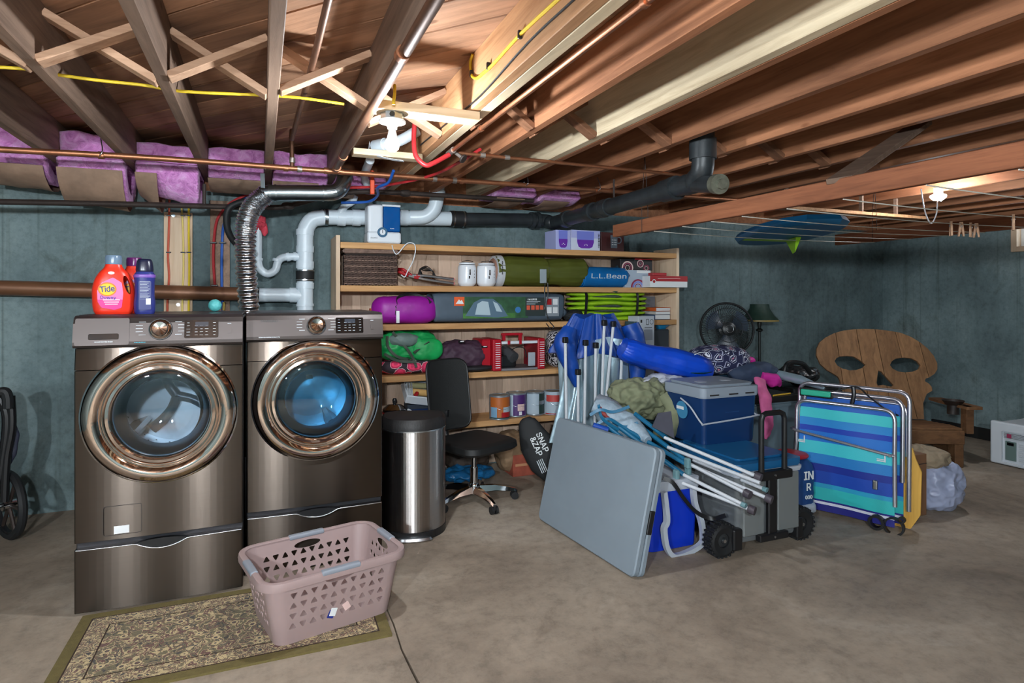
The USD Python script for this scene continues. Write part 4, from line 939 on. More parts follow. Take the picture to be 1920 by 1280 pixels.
# ------------------------------------------------------------------ shelving unit on the back wall
SYF, SYB = 4.50, 4.845
SX0, SX1 = .525, 3.475
ZS = [1.822, 1.510, 1.222, .836, .449]
sh = thing('shelving_unit', 'wide honey pine shelving unit with five crowded shelves on the back wall', 'shelving unit', (2.0, 4.67, 0))
part(sh, 'side_panel', bx(SX0-.03, SX0, SYF-.005, SYB, 0, 1.87), M_wood_new_z, smooth=False)
part(sh, 'side_panel', bx(SX1, SX1+.03, SYF-.005, SYB, 0, 1.87), M_wood_new_z, smooth=False)
for k, z in enumerate(ZS):
    part(sh, 'shelf', bx(SX0+.001, SX1-.001, SYF-.01, SYB-.018, z-.045, z, .003), M_shelf, smooth=False)
xb = SX0+.002
rb_ = random.Random(5); i = 0
while xb < SX1-.05:
    w = min(.15+.07*rb_.random(), SX1-.002-xb)
    part(sh, 'back_board', bx(xb+.0008, xb+w-.0008, SYB-.017, SYB-.001, .02, 1.815, .002), M_backboard, smooth=False); xb += w
def span(u0, u1, v, Y): return AY(u0, v, Y)[0], AY(u1, v, Y)[0]
# ---- top of the unit
x0, x1 = span(690, 752, 420, 4.52)
t = thing('humidifier', 'white humidifier with a clear blue water tank on top of the shelves', 'humidifier', ((x0+x1)/2, 4.6, ZS[0]))
zt = ZS[0]+.292; xm = x0+.115
M_tank = usdkit.material(stage, L('blue_tank'), {'p': ('principled_bsdf', {'base_color': c(20, 98, 176), 'roughness': .08, 'transmission_weight': .35, 'ior': 1.3})}, surface='p.BSDF')
part(t, 'body', rbx(x0, xm, 4.53, 4.68, ZS[0]+.075, zt, .02), M_white)
part(t, 'base', rbx(x0-.004, x1+.004, 4.52, 4.685, ZS[0]+.001, ZS[0]+.09, .02), M_white)
part(t, 'water_tank', rbx(xm+.002, x1-.002, 4.53, 4.68, ZS[0]+.092, zt-.012, .012), M_tank, 'clear blue water tank')
part(t, 'lid', rbx(xm-.01, x1, 4.528, 4.68, zt-.014, zt+.002, .006), M_white)
kx = x0+.105
dl = part(t, 'control_ring', pipe((kx, 4.524, ZS[0]+.083), (kx, 4.512, ZS[0]+.083), .022, .037, 32), plain('humid_blue', c(24, 84, 118), .35), 'dark blue ring')
part(dl, 'knob', cyl((kx, 4.522, ZS[0]+.083), (kx, 4.508, ZS[0]+.083), .021, 24), M_white)
part(dl, 'pointer', bx(kx-.002, kx+.002, 4.505, 4.509, ZS[0]+.075, ZS[0]+.10), M_print_dark)
part(t, 'printed_marks', dashes(.05, .009, fr((x0+.045, 4.5195, ZS[0]+.040), (1, 0, 0), (0, 0, 1))), plain('grey_print', c(120, 126, 134), .5), smooth=False)
part(t, 'printed_marks', dashes(.03, .006, fr((x1-.065, 4.5295, ZS[0]+.115), (1, 0, 0), (0, 0, 1))), M_white_paint, smooth=False)
cord = [(760, 459), (768, 455), (777, 458), (779, 470), (774, 490), (765, 507), (759, 519), (752, 515)]
solo('power_cord', tube([AY(735, 462, 4.49)+[0, 0, .01], AY(738, 470, 4.47)]+[AY(745, 476, 4.47)]+[AY(u, v, 4.47) for u, v in cord], .004, 8, 6), M_white, 'white power cord hanging over the front edge of the top shelf', 'cord')
def box_thing(name, label, cat_, x0, x1, y0, y1, z0, h, mat, rz=0, b=.002, group=None):
    cx, cy = (x0+x1)/2, (y0+y1)/2
    t = thing(name, label, cat_, (cx, cy, z0), rz, group)
    t.hx, t.hy, t.h = (x1-x0)/2, (y1-y0)/2, h
    part(t, 'carton', bx(-t.hx, t.hx, -t.hy, t.hy, 0, h, b), mat, local=True, smooth=False)
    return t
def face(t, pl, mat, label=None, name='print', off=0.0, d=.001, side=0, o=None):
    """flat print on the front (side 0), the left (1) face of a box thing; pl in face coordinates from its lower centre."""
    T = fr((0, -t.hy-off, 0), (1, 0, 0), (0, 0, 1)) if side == 0 else fr((-t.hx-off, 0, 0), (0, -1, 0), (0, 0, 1))
    return part(o or t, name, prism(pl, d, T), mat, label, False, True)
M_lav = plain('lavender_card', c(172, 178, 226), .5); M_lilac_w = plain('pale_card', c(206, 212, 232), .5)
M_violet = plain('violet_ink', c(108, 50, 168), .4); M_violet_l = plain('light_violet_ink', c(120, 130, 214), .4); M_dark_ink = plain('dark_ink', c(40, 40, 56), .5)
def drink_box(u0, u1, lab, first):
    x0, x1 = span(u0, u1, 445, 4.53)
    t = box_thing('glassware_box', lab, 'box', x0, x1, 4.53, 4.74, ZS[0]+.001, .172 if not first else .165, M_lav if first else M_lilac_w)
    w = t.hx
    if not first: face(t, sg.box(-w, .105, w, .171), M_lav)
    gl = sg.Polygon([(-w*.62, .162), (-w*.6, .07), (-w*.5, .03), (-w*.3, .018), (w*.25, .018), (w*.45, .03), (w*.55, .07), (w*.57, .162)])
    face(t, gl, M_violet_l, 'glass of blue drink', 'printed_glass', .001)
    face(t, gl.intersection(sg.box(-1, 0, 1, .09)), M_violet, None, 'printed_drink', .002)
    for k in range(3): face(t, disc(-.012+.012*k, .045+.008*(k % 2), .004), M_white_paint, None, 'printed_ice', .003)
    if not first: part(t, 'printed_marks', xf(dashes(.12, .014, np.eye(4), .001, 4), fr((w-.014, -t.hy-.003, .085), (0, 0, 1), (-1, 0, 0))), M_dark_ink, local=True, smooth=False)
    return t
drink_box(1042, 1070, 'narrow lavender box with a printed purple goblet on the top shelf', True)
drink_box(1071, 1125, 'wide white and lavender box with a printed purple drink glass on top shelf', False)
x0, x1 = span(1127, 1170, 445, 4.54)
t = box_thing('gift_box', 'dark red-brown box with a printed glass mug at the right of the top shelf', 'box', x0, x1, 4.54, 4.70, ZS[0]+.001, .165, plain('dark_maroon', c(64, 26, 26), .45))
face(t, sg.Polygon([(-.02, .03), (.045, .03), (.05, .14), (-.022, .14)]), plain('mug_grey', c(96, 106, 116), .3), None, 'printed_mug', .001)
face(t, disc(.06, .10, .032).difference(disc(.06, .10, .022)).intersection(sg.box(.045, 0, t.hx, .3)), plain('mug_grey2', c(96, 106, 116), .3), None, 'printed_handle', .001)
for k in range(9): face(t, disc(-.005+.018*(k % 3), .06+.02*(k//3), .005), M_white_paint, None, 'printed_highlight', .002)
# ---- second shelf
x0, x1 = span(646, 745, 505, 4.5); z = ZS[1]
t = thing('wicker_basket', 'dark brown woven basket at the left end of the second shelf', 'basket', ((x0+x1)/2, 4.62, z))
M_wick = plain('dark_wicker', c(78, 58, 50), .7, 0, .4, 30); M_wick2 = plain('pale_wicker', c(118, 94, 82), .7, 0, .4, 30)
part(t, 'liner', bx(x0+.01, x1-.01, 4.522, 4.70, z+.004, z+.245), plain('basket_inside', c(40, 30, 26), .9))
nx = 16; rows = 15
strands, strands2 = [], []
for r_ in range(rows):
    zz = z+.012+r_*.0142
    if zz > z+.215: break
    pts = [(x0+(x1-x0)*k/(nx*2), 4.516+.006*math.cos(math.pi*(k+r_)), zz+.002*math.sin(k*1.7+r_)) for k in range(nx*2+1)]
    (strands if r_ % 3 else strands2).append(tube(pts, .0068, 6))
part(t, 'woven_strands', cat(strands), M_wick, smooth=True, kind='stuff'); part(t, 'woven_strands', cat(strands2), M_wick2, smooth=True, kind='stuff')
for k in range(nx+1): 
    xx = x0+(x1-x0)*k/nx; part(t, 'stake', tube([(xx, 4.518, z), (xx, 4.518, z+.22)], .005, 6), M_wick)
part(t, 'rim', cat(tube([(x0, 4.512, z+.244), (x1, 4.512, z+.25)], .013, 10), tube([(x0, 4.512, z+.262), ((x0+x1)/2, 4.508, z+.255), (x1, 4.512, z+.266)], .011, 10, 6), tube([(x0, 4.512, z+.25), (x0, 4.70, z+.25)], .013, 8), tube([(x1, 4.512, z+.25), (x1, 4.70, z+.25)], .013, 8)), M_wick2)
part(t, 'side', bx(x1-.012, x1, 4.52, 4.70, z+.002, z+.24), M_wick)
# snowshoes
t = thing('snowshoes', 'pair of red and silver snowshoes with black straps on the second shelf', 'snowshoes', AY(805, 535, 4.6)*[1, 1, 0]+[0, 0, z])
M_red = plain('red_paint', c(168, 32, 38), .4); M_alu = plain('aluminium', c(188, 190, 194), .3, .9)
for dz_, uu in ((.02, 0), (.055, 6)):
    a = [AY(750+uu, 505 if dz_ > .03 else 510, 4.58), AY(766+uu, 517, 4.55), AY(800, 528-dz_*200, 4.53), AY(850, 536-dz_*230, 4.53)]
    a = [np.array([p[0], p[1], max(p[2], z+.012)]) for p in a]
    b_ = [p+[0, .16, .01] for p in a]
    part(t, 'frame', tube(a[1:], .010, 10, 6), M_alu); part(t, 'frame', tube(b_[1:], .010, 10, 6), M_alu)
    part(t, 'tip', tube(a[:2]+[], .012, 10), M_red); part(t, 'tip', tube([a[0], a[0]+[-.015, .08, .005], b_[0]], .012, 10, 5), M_red)
    q = a[1]+.3*(a[2]-a[1]); part(t, 'red_sleeve', tube([q, q+.25*(a[2]-a[1])], .0125, 10), M_red)
    part(t, 'deck', hull([p+[0, .012, -.002] for p in a[1:]]+[p+[0, -.012, .002] for p in b_[1:]]), plain('deck_grey'+str(uu), c(86, 74, 70), .6))
    part(t, 'tail', tube([a[3], (a[3]+b_[3])/2+[.02, 0, 0], b_[3]], .011, 10, 6), M_red)
q = AY(800, 520, 4.55)
for k in range(4):
    r_ = .045+.008*k; part(t, 'binding_strap', strap([q+[-.07+.02*k, -.01+.02*k, .0], q+[-.05, .0, .06], q+[.0, .02*k, .085-.01*k], q+[.05, .01, .05], q+[.075-.01*k, -.01, -.005]], .02, .005, (0, 1, .3), 6), M_black)
# white canisters
M_enam = plain('white_enamel', c(224, 228, 234), .18)
cans_ = []
for k, (u0, u1) in enumerate(((860, 893), (896, 930))):
    xa, xb_ = span(u0, u1, 512, 4.57); r_ = (xb_-xa)/2; o = ((xa+xb_)/2, 4.57+r_*.2, z+.001)
    t = thing('white_canister', f'glossy white canister with dark printed figure, {"left" if k == 0 else "right"} of the two tied together', 'canister', o)
    part(t, 'jar', lathe([(0, 0), (r_*.72, 0), (r_*.9, .012), (r_, .03), (r_, .145), (r_*.92, .165), (r_*.7, .172), (0, .172)], 36, o), M_enam)
    part(t, 'lid', lathe([(0, .173), (r_*.86, .173), (r_*.88, .184), (r_*.7, .19), (0, .192)], 36, o), M_enam)
    for m_, w_ in ((.05, .004), (.078, .006), (.10, .004)):
        part(t, 'printed_mark', cbx((o[0]-.004+.006*(m_ > .06), o[1]-r_-.0003, o[2]+m_+.02), (.006+w_, .003, .022)), M_print_dark, smooth=False)
    for m_ in (.05, .075, .10): part(t, 'printed_mark', cbx((o[0]+r_*.55, o[1]-r_*.84, o[2]+m_+.02), (.005, .004, .008)), M_print_dark, smooth=False)
    part(t, 'cord', tube([(o[0]-r_*.6, o[1], o[2]+.195), (o[0], o[1]-.02, o[2]+.203), (o[0]+r_*.7, o[1], o[2]+.197)], .003, 6, 5), M_black)
# olive sleeping bag
def cloth(name, col, rough=.75, var=.15, vs=9, bump=.35, bs=22, **kw): return plain(name, col, rough, 0, var, vs, bump, bs, **kw)
xa, xb_ = span(930, 1101, 505, 4.6); r_ = .128
t = thing('sleeping_bag', 'fat olive green rolled sleeping bag on the second shelf', 'sleeping bag', ((xa+xb_)/2, 4.64, z))
cz = z+r_*.99
M_olive = cloth('olive_nylon', c(82, 88, 34), .42)
part(t, 'roll', sack([(xa, 4.645, cz), (xa+.03, 4.645, cz), (xa+.40, 4.645, cz), ((xa+xb_)/2+.06, 4.645, cz), (xb_-.08, 4.645, cz), (xb_, 4.645, cz)], [.115, .126, .127, .124, .114, .126, .122, .085], 56, .022, 6, 3, sm=10, gather=.2), M_olive, smooth=True)
part(t, 'end_cap', sack([(xa-.045, 4.645, cz), (xa-.02, 4.645, cz), (xa+.02, 4.645, cz)], [.02, .10, .127], 40, .005, 10, 1), plain('grey_orange_end', c(150, 112, 96), .6), smooth=True)
wl = part(t, 'wrap_label', sack([(xa-.01, 4.645, cz), (xa+.025, 4.645, cz), (xa+.05, 4.645, cz)], [.128, .1345, .1345], 48, .0, 4, 1), plain('white_label', c(190, 194, 200), .5), 'white wrap label around the left end')
part(wl, 'printed_marks', xf(dashes(.11, .013, np.eye(4), .002, 7), fr((xa+.02, 4.645-.1355, cz+.02), (0, .0, -1), (1, 0, 0))), M_print_dark, smooth=False)
q = AY(1019, 515, 4.50); part(t, 'care_tag', bx(q[0]-.03, q[0]+.03, 4.503, 4.507, z+.03, z+.145), plain('tag_grey', c(150, 162, 168), .5), 'grey hanging tag', False)
part(t, 'drawstring', tube([AY(1022, 530, 4.495), AY(1021, 552, 4.48), AY(1024, 585, 4.48), AY(1030, 602, 4.48), AY(1038, 612, 4.48), AY(1033, 617, 4.48), AY(1024, 606, 4.485)], .004, 6, 6), M_black, 'black drawstring dangling over the shelf edge')
part(t, 'drawstring', tube([AY(1027, 530, 4.492), AY(1027, 556, 4.478), AY(1020, 580, 4.478)], .004, 6, 6), M_black)
# blue bag with lettering
xa, xb_ = span(1096, 1175, 515, 4.58)
t = thing('stuff_sack', 'bright blue roll bag with white lettering beside the olive sleeping bag', 'bag', ((xa+xb_)/2, 4.62, z))
M_bluebag = cloth('bright_blue_nylon', c(18, 108, 176), .4)
part(t, 'roll', sack([(xa-.03, 4.62, z+.088), (xa+.02, 4.62, z+.09), (xb_-.05, 4.62, z+.088), (xb_, 4.62, z+.085)], [.075, .09, .091, .088, .05], 44, .006, 9, 6), M_bluebag, smooth=True)
part(t, 'neck', sack([(xb_-.08, 4.65, z+.15), (xb_-.02, 4.66, z+.185), (xb_+.02, 4.66, z+.17)], [.03, .03, .01], 20, .004, 12, 2), cloth('dark_teal_cloth', c(34, 56, 66)), smooth=True)
part(t, 'lettering', text('L.L.Bean', .040, fr(((xa+xb_)/2-.0, 4.62-.0925, z+.098), (1, 0, 0), (0, -.1, 1)), .003, False, width=(xb_-xa)*.82), M_white_paint, 'white serif lettering', False)
# boxes with rings
def rings(t, cx_, cz_, rs_, mats, off=.001):
    for k, r_ in enumerate(rs_):
        g = disc(cx_, cz_, r_, 10).difference(disc(cx_, cz_, r_*.80, 10)).intersection(sg.box(-t.hx+.001, .001, t.hx-.001, t.h-.001))
        if g.area > 1e-6: face(t, g, mats[k % len(mats)], None, 'printed_ring', off)
xa, xb_ = span(1172, 1220, 518, 4.56)
M_maroon = plain('maroon_ink', c(150, 50, 84), .5); M_cream = plain('cream_ink', c(222, 190, 186), .5)
t = box_thing('patterned_box', 'pale grey box with concentric printed rings at the right of the second shelf', 'box', xa, xb_, 4.56, 4.78, z+.001, .155, plain('pale_grey_card', c(168, 182, 198), .5)); rings(t, .0, .0, [.075, .055, .035, .018], [M_maroon, M_violet_l])
face(t, sg.box(-t.hx*.1, .128, t.hx*.99, .154), M_white_paint)
x2, x3 = span(1163, 1190, 492, 4.6); 
t = box_thing('patterned_box', 'small black box with pink printed rings stacked left on the pale ringed box', 'box', x2, x3-.002, 4.60, 4.76, z+.157, .10, plain('black_card', c(34, 32, 34), .5)); rings(t, 0, .02, [.06, .042, .024], [M_cream, M_maroon])
x2, x3 = span(1190, 1223, 492, 4.6)
t = box_thing('patterned_box', 'black box with red edge and pink printed rings stacked right on the pale ringed box', 'box', x2, x3, 4.60, 4.78, z+.157, .105, plain('black_card2', c(34, 32, 34), .5)); rings(t, -.035, .06, [.035, .022, .01], [M_cream, M_maroon]); rings(t, .03, .02, [.03, .018], [M_maroon, M_cream]); face(t, sg.box(-t.hx, .096, t.hx, .1045), M_red)
p = AY(1220, 520, 4.44); 
xa, xb_ = span(1219, 1289, 520, 4.44)
t = box_thing('light_box', 'red and white carton sticking out past the right end of the second shelf', 'box', xa, xb_, 4.44, 4.56, z+.003, .10, M_white_paint)
face(t, sg.box(-t.hx, .052, t.hx, .10), M_red, 'red upper half'); face(t, disc(-t.hx+.04, .05, .02), M_white_paint, None, 'printed_emblem', .001); face(t, disc(-t.hx+.04, .05, .013), M_red, None, 'printed_emblem', .002)
face(t, sg.box(-t.hx+.08, .074, t.hx-.08, .078), M_cream, None, 'printed_marks', .001)
x2, x3 = span(1224, 1250, 510, 4.46)
box_thing('light_box', 'small red box lying on top of the long red and white carton', 'box', x2, x3, 4.46, 4.53, z+.105, .026, M_red)
# ---- third shelf
z = ZS[2]
q = AY(700, 570, 4.62); o = (q[0], 4.62, z)
t = thing('spice_jar', 'small copper brown bottle standing on the third shelf beside the purple bag', 'bottle', o)
M_amber = plain('amber_plastic', c(176, 84, 56), .3); part(t, 'bottle_body', lathe([(0, 0), (.03, 0), (.033, .01), (.033, .075), (.028, .082), (0, .082)], 24, o), M_amber); part(t, 'cap', lathe([(0, .0825), (.031, .0825), (.031, .118), (0, .118)], 24, o), M_amber)
q = AY(662, 577, 4.62); solo('work_glove', sell((q[0], 4.62, z+.04), (.055, .05, .04), 2.2, .012, 14, 2, 3, flat=-.039), cloth('brown_grey_cloth', c(78, 70, 70)), 'crumpled dark grey cloth glove behind the dryer panel', 'glove', smooth=True)
xa, xb_ = span(722, 820, 585, 4.52); r_ = .107
t = thing('stuff_sack', 'purple nylon stuff sack with black straps on the third shelf', 'bag', ((xa+xb_)/2, 4.58, z))
M_purple = cloth('purple_nylon', c(146, 22, 146), .5)
part(t, 'roll', sack([(xa, 4.6, z+r_), (xa+.03, 4.59, z+r_), (xb_-.12, 4.58, z+r_*1.0), (xb_, 4.6, z+r_*.95)], [.075, .105, .107, .107, .10, .07], 44, .009, 7, 4, e=2.4), M_purple, smooth=True)
part(t, 'carry_strap', strap([(xa+.07, 4.50, z+.05), (xa+.075, 4.485, z+.12), (xa+.10, 4.52, z+.20), (xa+.2, 4.56, z+.226), (xa+.3, 4.53, z+.2), (xa+.34, 4.49, z+.16)], .022, .005, (0.2, .3, 1), 7), M_black)
part(t, 'white_tag', bx(xa+.075, xa+.10, 4.478, 4.482, z+.01, z+.10), M_white_paint, None, False)
xa, xb_ = span(815, 1056, 580, 4.52)
t = thing('tent_bag', 'long grey tent bag with a printed tent scene on the third shelf', 'tent bag', ((xa+xb_)/2, 4.6, z))
M_tentbag = cloth('slate_nylon', c(74, 88, 102), .6)
part(t, 'bag', sack([(xa, 4.61, z+.115), (xa+.05, 4.61, z+.122), ((xa+xb_)/2, 4.61, z+.122), (xb_-.05, 4.61, z+.12), (xb_, 4.61, z+.115)], [.075, .112, .118, .118, .118, .11, .06], 48, .005, 6, 7, sq=(.9, 1.0), e=4), M_tentbag, smooth=True)
def lab(name, pl, mat, off, label=None, o=None): return part(o or t, name, prism(pl, .0015, fr((xa, 4.503-off, z), (1, 0, 0), (0, 0, 1))), mat, label, False)
Wd = xb_-xa
lp = lab('printed_panel', sg.box(Wd*.20, .035, Wd*.70, .205), plain('forest_print', c(48, 86, 58), .5, 0, .5, 14), 0, 'printed woodland scene')
lab('printed_grass', sg.box(Wd*.20, .035, Wd*.60, .075), plain('grass_print', c(70, 120, 60), .5, 0, .3, 20), .0015, None, lp)
tx = Wd*.37
lab('printed_tent', sg.Polygon([(tx-.17, .055), (tx-.10, .16), (tx-.04, .19), (tx+.06, .19), (tx+.13, .14), (tx+.19, .05), (tx+.10, .04)]), plain('tent_grey', c(86, 112, 132), .5), .003, None, lp)
lab('printed_tent_door', sg.Polygon([(tx-.09, .065), (tx-.07, .15), (tx-.03, .172), (tx+.02, .165), (tx+.04, .06)]), plain('tent_pale', c(176, 196, 206), .5), .0045, None, lp)
lab('printed_tent_side', sg.Polygon([(tx+.06, .17), (tx+.10, .15), (tx+.14, .085), (tx+.09, .09)]), plain('tent_pale2', c(176, 196, 206), .5), .0045, None, lp)
lab('printed_camper', disc(Wd*.62, .10, .025), plain('camper_blue', c(60, 120, 180), .5), .003, None, lp)
ob = lab('printed_emblem', sg.box(Wd*.135, .135, Wd*.21, .205), plain('tent_orange', c(226, 92, 40), .5), .003, 'orange square emblem')
lab('printed_emblem', sg.Polygon([(Wd*.145, .15), (Wd*.17, .185), (Wd*.18, .172), (Wd*.19, .182), (Wd*.205, .15)]), M_white_paint, .0045, None, ob)
ip = lab('printed_panel', sg.box(Wd*.68, .05, Wd*.84, .20), plain('tent_dark', c(48, 58, 58), .5), .0015, 'dark text panel')
part(ip, 'printed_marks', dashes(.08, .016, fr((xa+Wd*.735, 4.5, z+.185), (1, 0, 0), (0, 0, 1)), .001, 3), M_white_paint, smooth=False)
for k in range(4): lab('printed_icon', sg.box(Wd*(.69+.036*k), .10, Wd*(.69+.036*k)+.03, .135), plain(f'icon_{k}', c(214, 92, 66), .5), .003, None, ip)
for k in range(3): lab('printed_marks', sg.box(Wd*.69, .165-.01*k, Wd*(.8-.02*k), .169-.01*k), M_print, .003, None, ip)
gp = lab('printed_panel', sg.box(Wd*.845, .045, Wd*.955, .205), plain('tent_silver', c(138, 146, 154), .5), .0015, 'grey panel with pictograms')
for k in range(4): lab('printed_icon', sg.box(Wd*(.855+.05*(k % 2)), .07+.07*(k//2), Wd*(.855+.05*(k % 2))+.042, .12+.07*(k//2)), M_white_paint if k != 2 else M_red, .003, None, gp)
# black pouch
q = AY(1076, 588, 4.55)
solo('black_pouch', sell((q[0], 4.56, z+.05), (.085, .08, .05), 2.4, .02, 16, 3, 4, flat=-.049), cloth('black_mesh', c(24, 26, 28)), 'crumpled black mesh pouch beside the lime green folded chair', 'pouch', smooth=True)
# lime folded camping chair
xa, xb_ = span(1076, 1216, 570, 4.52)
t = thing('folded_lounge_mat', 'lime green folded lounge mat with black straps on the third shelf', 'mat', ((xa+xb_)/2, 4.62, z))
M_limec = cloth('lime_fabric', c(158, 202, 30), .6); M_limed = cloth('lime_dark', c(64, 76, 64), .7)
rl = random.Random(9)
for k in range(6):
    zz = z+.022+k*.0415
    ph = rl.random()*6
    pth = [(xa + .01*math.sin(ph), 4.62, zz), (xa+.15, 4.62, zz+.006*math.sin(ph+1)), ((xa+xb_)/2, 4.62, zz+.008*math.sin(ph+2)), (xb_-.15, 4.62, zz-.004), (xb_+.01*math.cos(ph), 4.62, zz)]
    part(t, 'fold', sack(pth, [.05, .10, .115, .10, .06], 30, .01, 8, k+1, sq=(1.0, .205), e=2.6), M_limec, smooth=True)
    if k in (1, 2, 4, 5): part(t, 'grey_lining', sack([(xa+.18+.02*math.sin(ph), 4.52, zz+.018), ((xa+xb_)/2, 4.506, zz+.022), (xb_-.28, 4.515, zz+.015)], [.004, .016, .018, .004], 14, .003, 14, k, sq=(1, .7)), M_limed, 'dark grey lining', True)
for xx in (xa+.10, xb_-.14): part(t, 'strap', strap([(xx, 4.75, z+.262), (xx, 4.6, z+.266), (xx+.005, 4.50, z+.24), (xx, 4.488, z+.12), (xx-.01, 4.50, z+.01)], .022, .005, (1, 0, 0), 6), M_black)
# right end of the third shelf
xa, xb_ = span(1224, 1254, 580, 4.58)
for k, (h, m, lb) in enumerate(((.022, plain('book_blue', c(70, 92, 128), .5), 'blue-grey book lying lowest in the small stack on the third shelf'), (.026, plain('book_white', c(206, 200, 196), .5), 'white book in the middle of the small stack on the third shelf'), (.030, plain('book_orange', c(206, 96, 48), .5), 'orange book on top of the small stack on the third shelf'))):
    zz = z+.001+(.0, .045, .074)[k]
    t = thing('book', lb, 'book', ((xa+xb_)/2, 4.65, zz), 2*k)
    hh = (.044, .028, .034)[k]
    part(t, 'cover', cat(cbx((0, 0, .0015), (.17, .2, .003)), cbx((0, 0, hh-.0015), (.17, .2, .003)), cbx((-.0835, 0, hh/2), (.003, .2, hh))), m, local=True, smooth=False)
    part(t, 'pages', cbx((.001, 0, hh/2), (.16, .19, hh-.0065), .0005), M_white_paint, local=True, smooth=False)
xa, xb_ = span(1212, 1238, 560, 4.66)
box_thing('grey_carton', 'plain grey carton standing behind the lime mat at the shelf end', 'box', xa, xb_, 4.74, 4.82, z+.001, .21, plain('grey_card', c(112, 116, 124), .6))
# ------------------------------------------------------------------ fourth shelf
z = ZS[3]
M_green = cloth('green_nylon', c(22, 160, 82), .5); M_greyc = cloth('grey_nylon', c(112, 130, 126), .6); M_dkplum = cloth('dark_plum', c(62, 38, 56), .7)
def flower_mat(name, base, petal, heart, scale=16):
    n = {'t': ('texture_coordinate', {}), 'v': ('voronoi_texture', {'scale': scale}), 'w': ('noise_texture', {'scale': scale*2.2, 'detail': 3.0}), 'a': ('math', {'math_type': 'multiply_add', 'value2': .35}),
         'r': ('rgb_ramp', {'interpolate': False, 'ramp': [(0, heart), (.24, petal), (.44, sc(petal, 1.5)), (.55, petal), (.68, c(226, 190, 196)), (.72, base)]}), 'p': ('principled_bsdf', {'roughness': .8})}
    return usdkit.material(stage, L(name), n, [('t.object', 'v.vector'), ('t.object', 'w.vector'), ('w.fac', 'a.value1'), ('v.distance', 'a.value3'), ('a.value', 'r.fac'), ('r.color', 'p.base_color')], surface='p.BSDF')
M_floral = flower_mat('pink_floral', c(56, 44, 52), c(216, 56, 96), c(110, 92, 100), 11)
xa, xb_ = span(712, 830, 695, 4.55); cx_ = (xa+xb_)/2; hw = (xb_-xa)/2
solo('floral_bag', sell((cx_, 4.62, z+.062), (hw, .12, .062), 2.6, .012, 9, 4, 4, flat=-.061), M_floral, 'pink flowered cloth bag under the green backpack', 'bag', smooth=True)
t = thing('backpack', 'bright green and grey backpack lying on the fourth shelf', 'backpack', (cx_, 4.6, z+.11))
part(t, 'bag', sell((cx_-.02, 4.62, z+.215), (hw*.98, .12, .115), 2.6, .035, 6, 11, 5, ridge=.25), M_green, smooth=True)
part(t, 'lid_pocket', sell((cx_-.06, 4.56, z+.265), (hw*.5, .08, .05), 2.4, .02, 9, 2, 4), M_greyc, 'grey lid pocket', True)
part(t, 'front_pocket', sell((cx_+.11, 4.53, z+.19), (hw*.5, .045, .085), 2.6, .012, 9, 7, 4), M_green, smooth=True)
for a in (((-.16, .33), (-.1, .26), (-.05, .2), (.0, .12), (.02, .06)), ((.0, .17), (.06, .21), (.12, .25)), ((-.2, .30), (-.19, .22), (-.13, .15), (-.04, .12)), ((-.22, .17), (-.12, .115), (.02, .10))):
    part(t, 'strap', strap([(cx_+p, 4.485+.012*(k % 2), z+q_) for k, (p, q_) in enumerate(a)], .02, .006, (1, 0, .5), 6), M_limed)
xa, xb_ = span(824, 926, 680, 4.55); cx_ = (xa+xb_)/2; hw = (xb_-xa)/2
t = thing('backpack', 'dark plum backpack slumped between the green backpack and the red case', 'backpack', (cx_, 4.6, z))
part(t, 'bag', sell((cx_, 4.63, z+.125), (hw, .13, .125), 2.5, .03, 6, 5, 5, ridge=.3, flat=-.124), M_dkplum, smooth=True)
part(t, 'base', sell((cx_+.03, 4.58, z+.03), (hw*1.0, .11, .03), 2.6, .01, 9, 5, 4), cloth('black_nylon', c(26, 24, 28), .6), 'black base', True)
for dx_, dz_ in ((-.06, .235), (.13, .19)): part(t, 'buckle', cbx((cx_+dx_, 4.49+.02, z+dz_+.006), (.05, .03, .02), .006), M_black); part(t, 'reflector', cbx((cx_+dx_, 4.492, z+dz_+.01), (.03, .004, .008)), M_white_paint)
# red animal carrier
xa, xb_ = span(924, 1022, 655, 4.47)
t = thing('carrying_case', 'red and clear plastic carrying case with slotted ends on the fourth shelf', 'case', ((xa+xb_)/2, 4.58, z))
M_redp = plain('red_plastic', c(170, 22, 38), .35); M_clearp = pane('clear_plastic', (.92, .93, .94), .05)
h_ = .255; ew = .075
for k, (p, q_) in enumerate(((xa-.0, xa+ew), (xb_-ew*.9, xb_))):
    e = part(t, 'end_panel', rbx(p, q_, 4.465, 4.76, z+.002, z+h_, .012), M_redp)
    part(t, 'slots', cat([cbx(((p+q_)/2+.004, 4.464, z+.03+.0175*i), (ew*.55, .004, .006), .001) for i in range(12)]), M_white_paint, 'row of pale slots', False, o if 0 else False) if 0 else part(e, 'slots', cat([cbx(((p+q_)/2+.004, 4.4645, z+.03+.0175*i), (ew*.55, .004, .006), .001) for i in range(12)]), M_white_paint, 'row of pale slots', False)
part(t, 'side_wall', bx(xa-.075, xa-.001, 4.50, 4.76, z+.02, z+h_+.0, .01), M_redp)
part(t, 'top_rail', bx(xa+ew, xb_-ew*.9, 4.467, 4.485, z+h_-.04, z+h_-.018), M_white)
for dx_ in (.06, .16): part(t, 'rail_clip', cbx((xa+ew+dx_, 4.464, z+h_-.028), (.022, .012, .032), .003), M_redp)
part(t, 'bottom_rail', bx(xa+ew, xb_-ew*.9, 4.467, 4.76, z+.002, z+.02), plain('grey_base', c(120, 118, 122), .5))
part(t, 'clear_panel', bx(xa+ew, xb_-ew*.9, 4.472, 4.475, z+.02, z+h_-.04, 0), M_clearp)
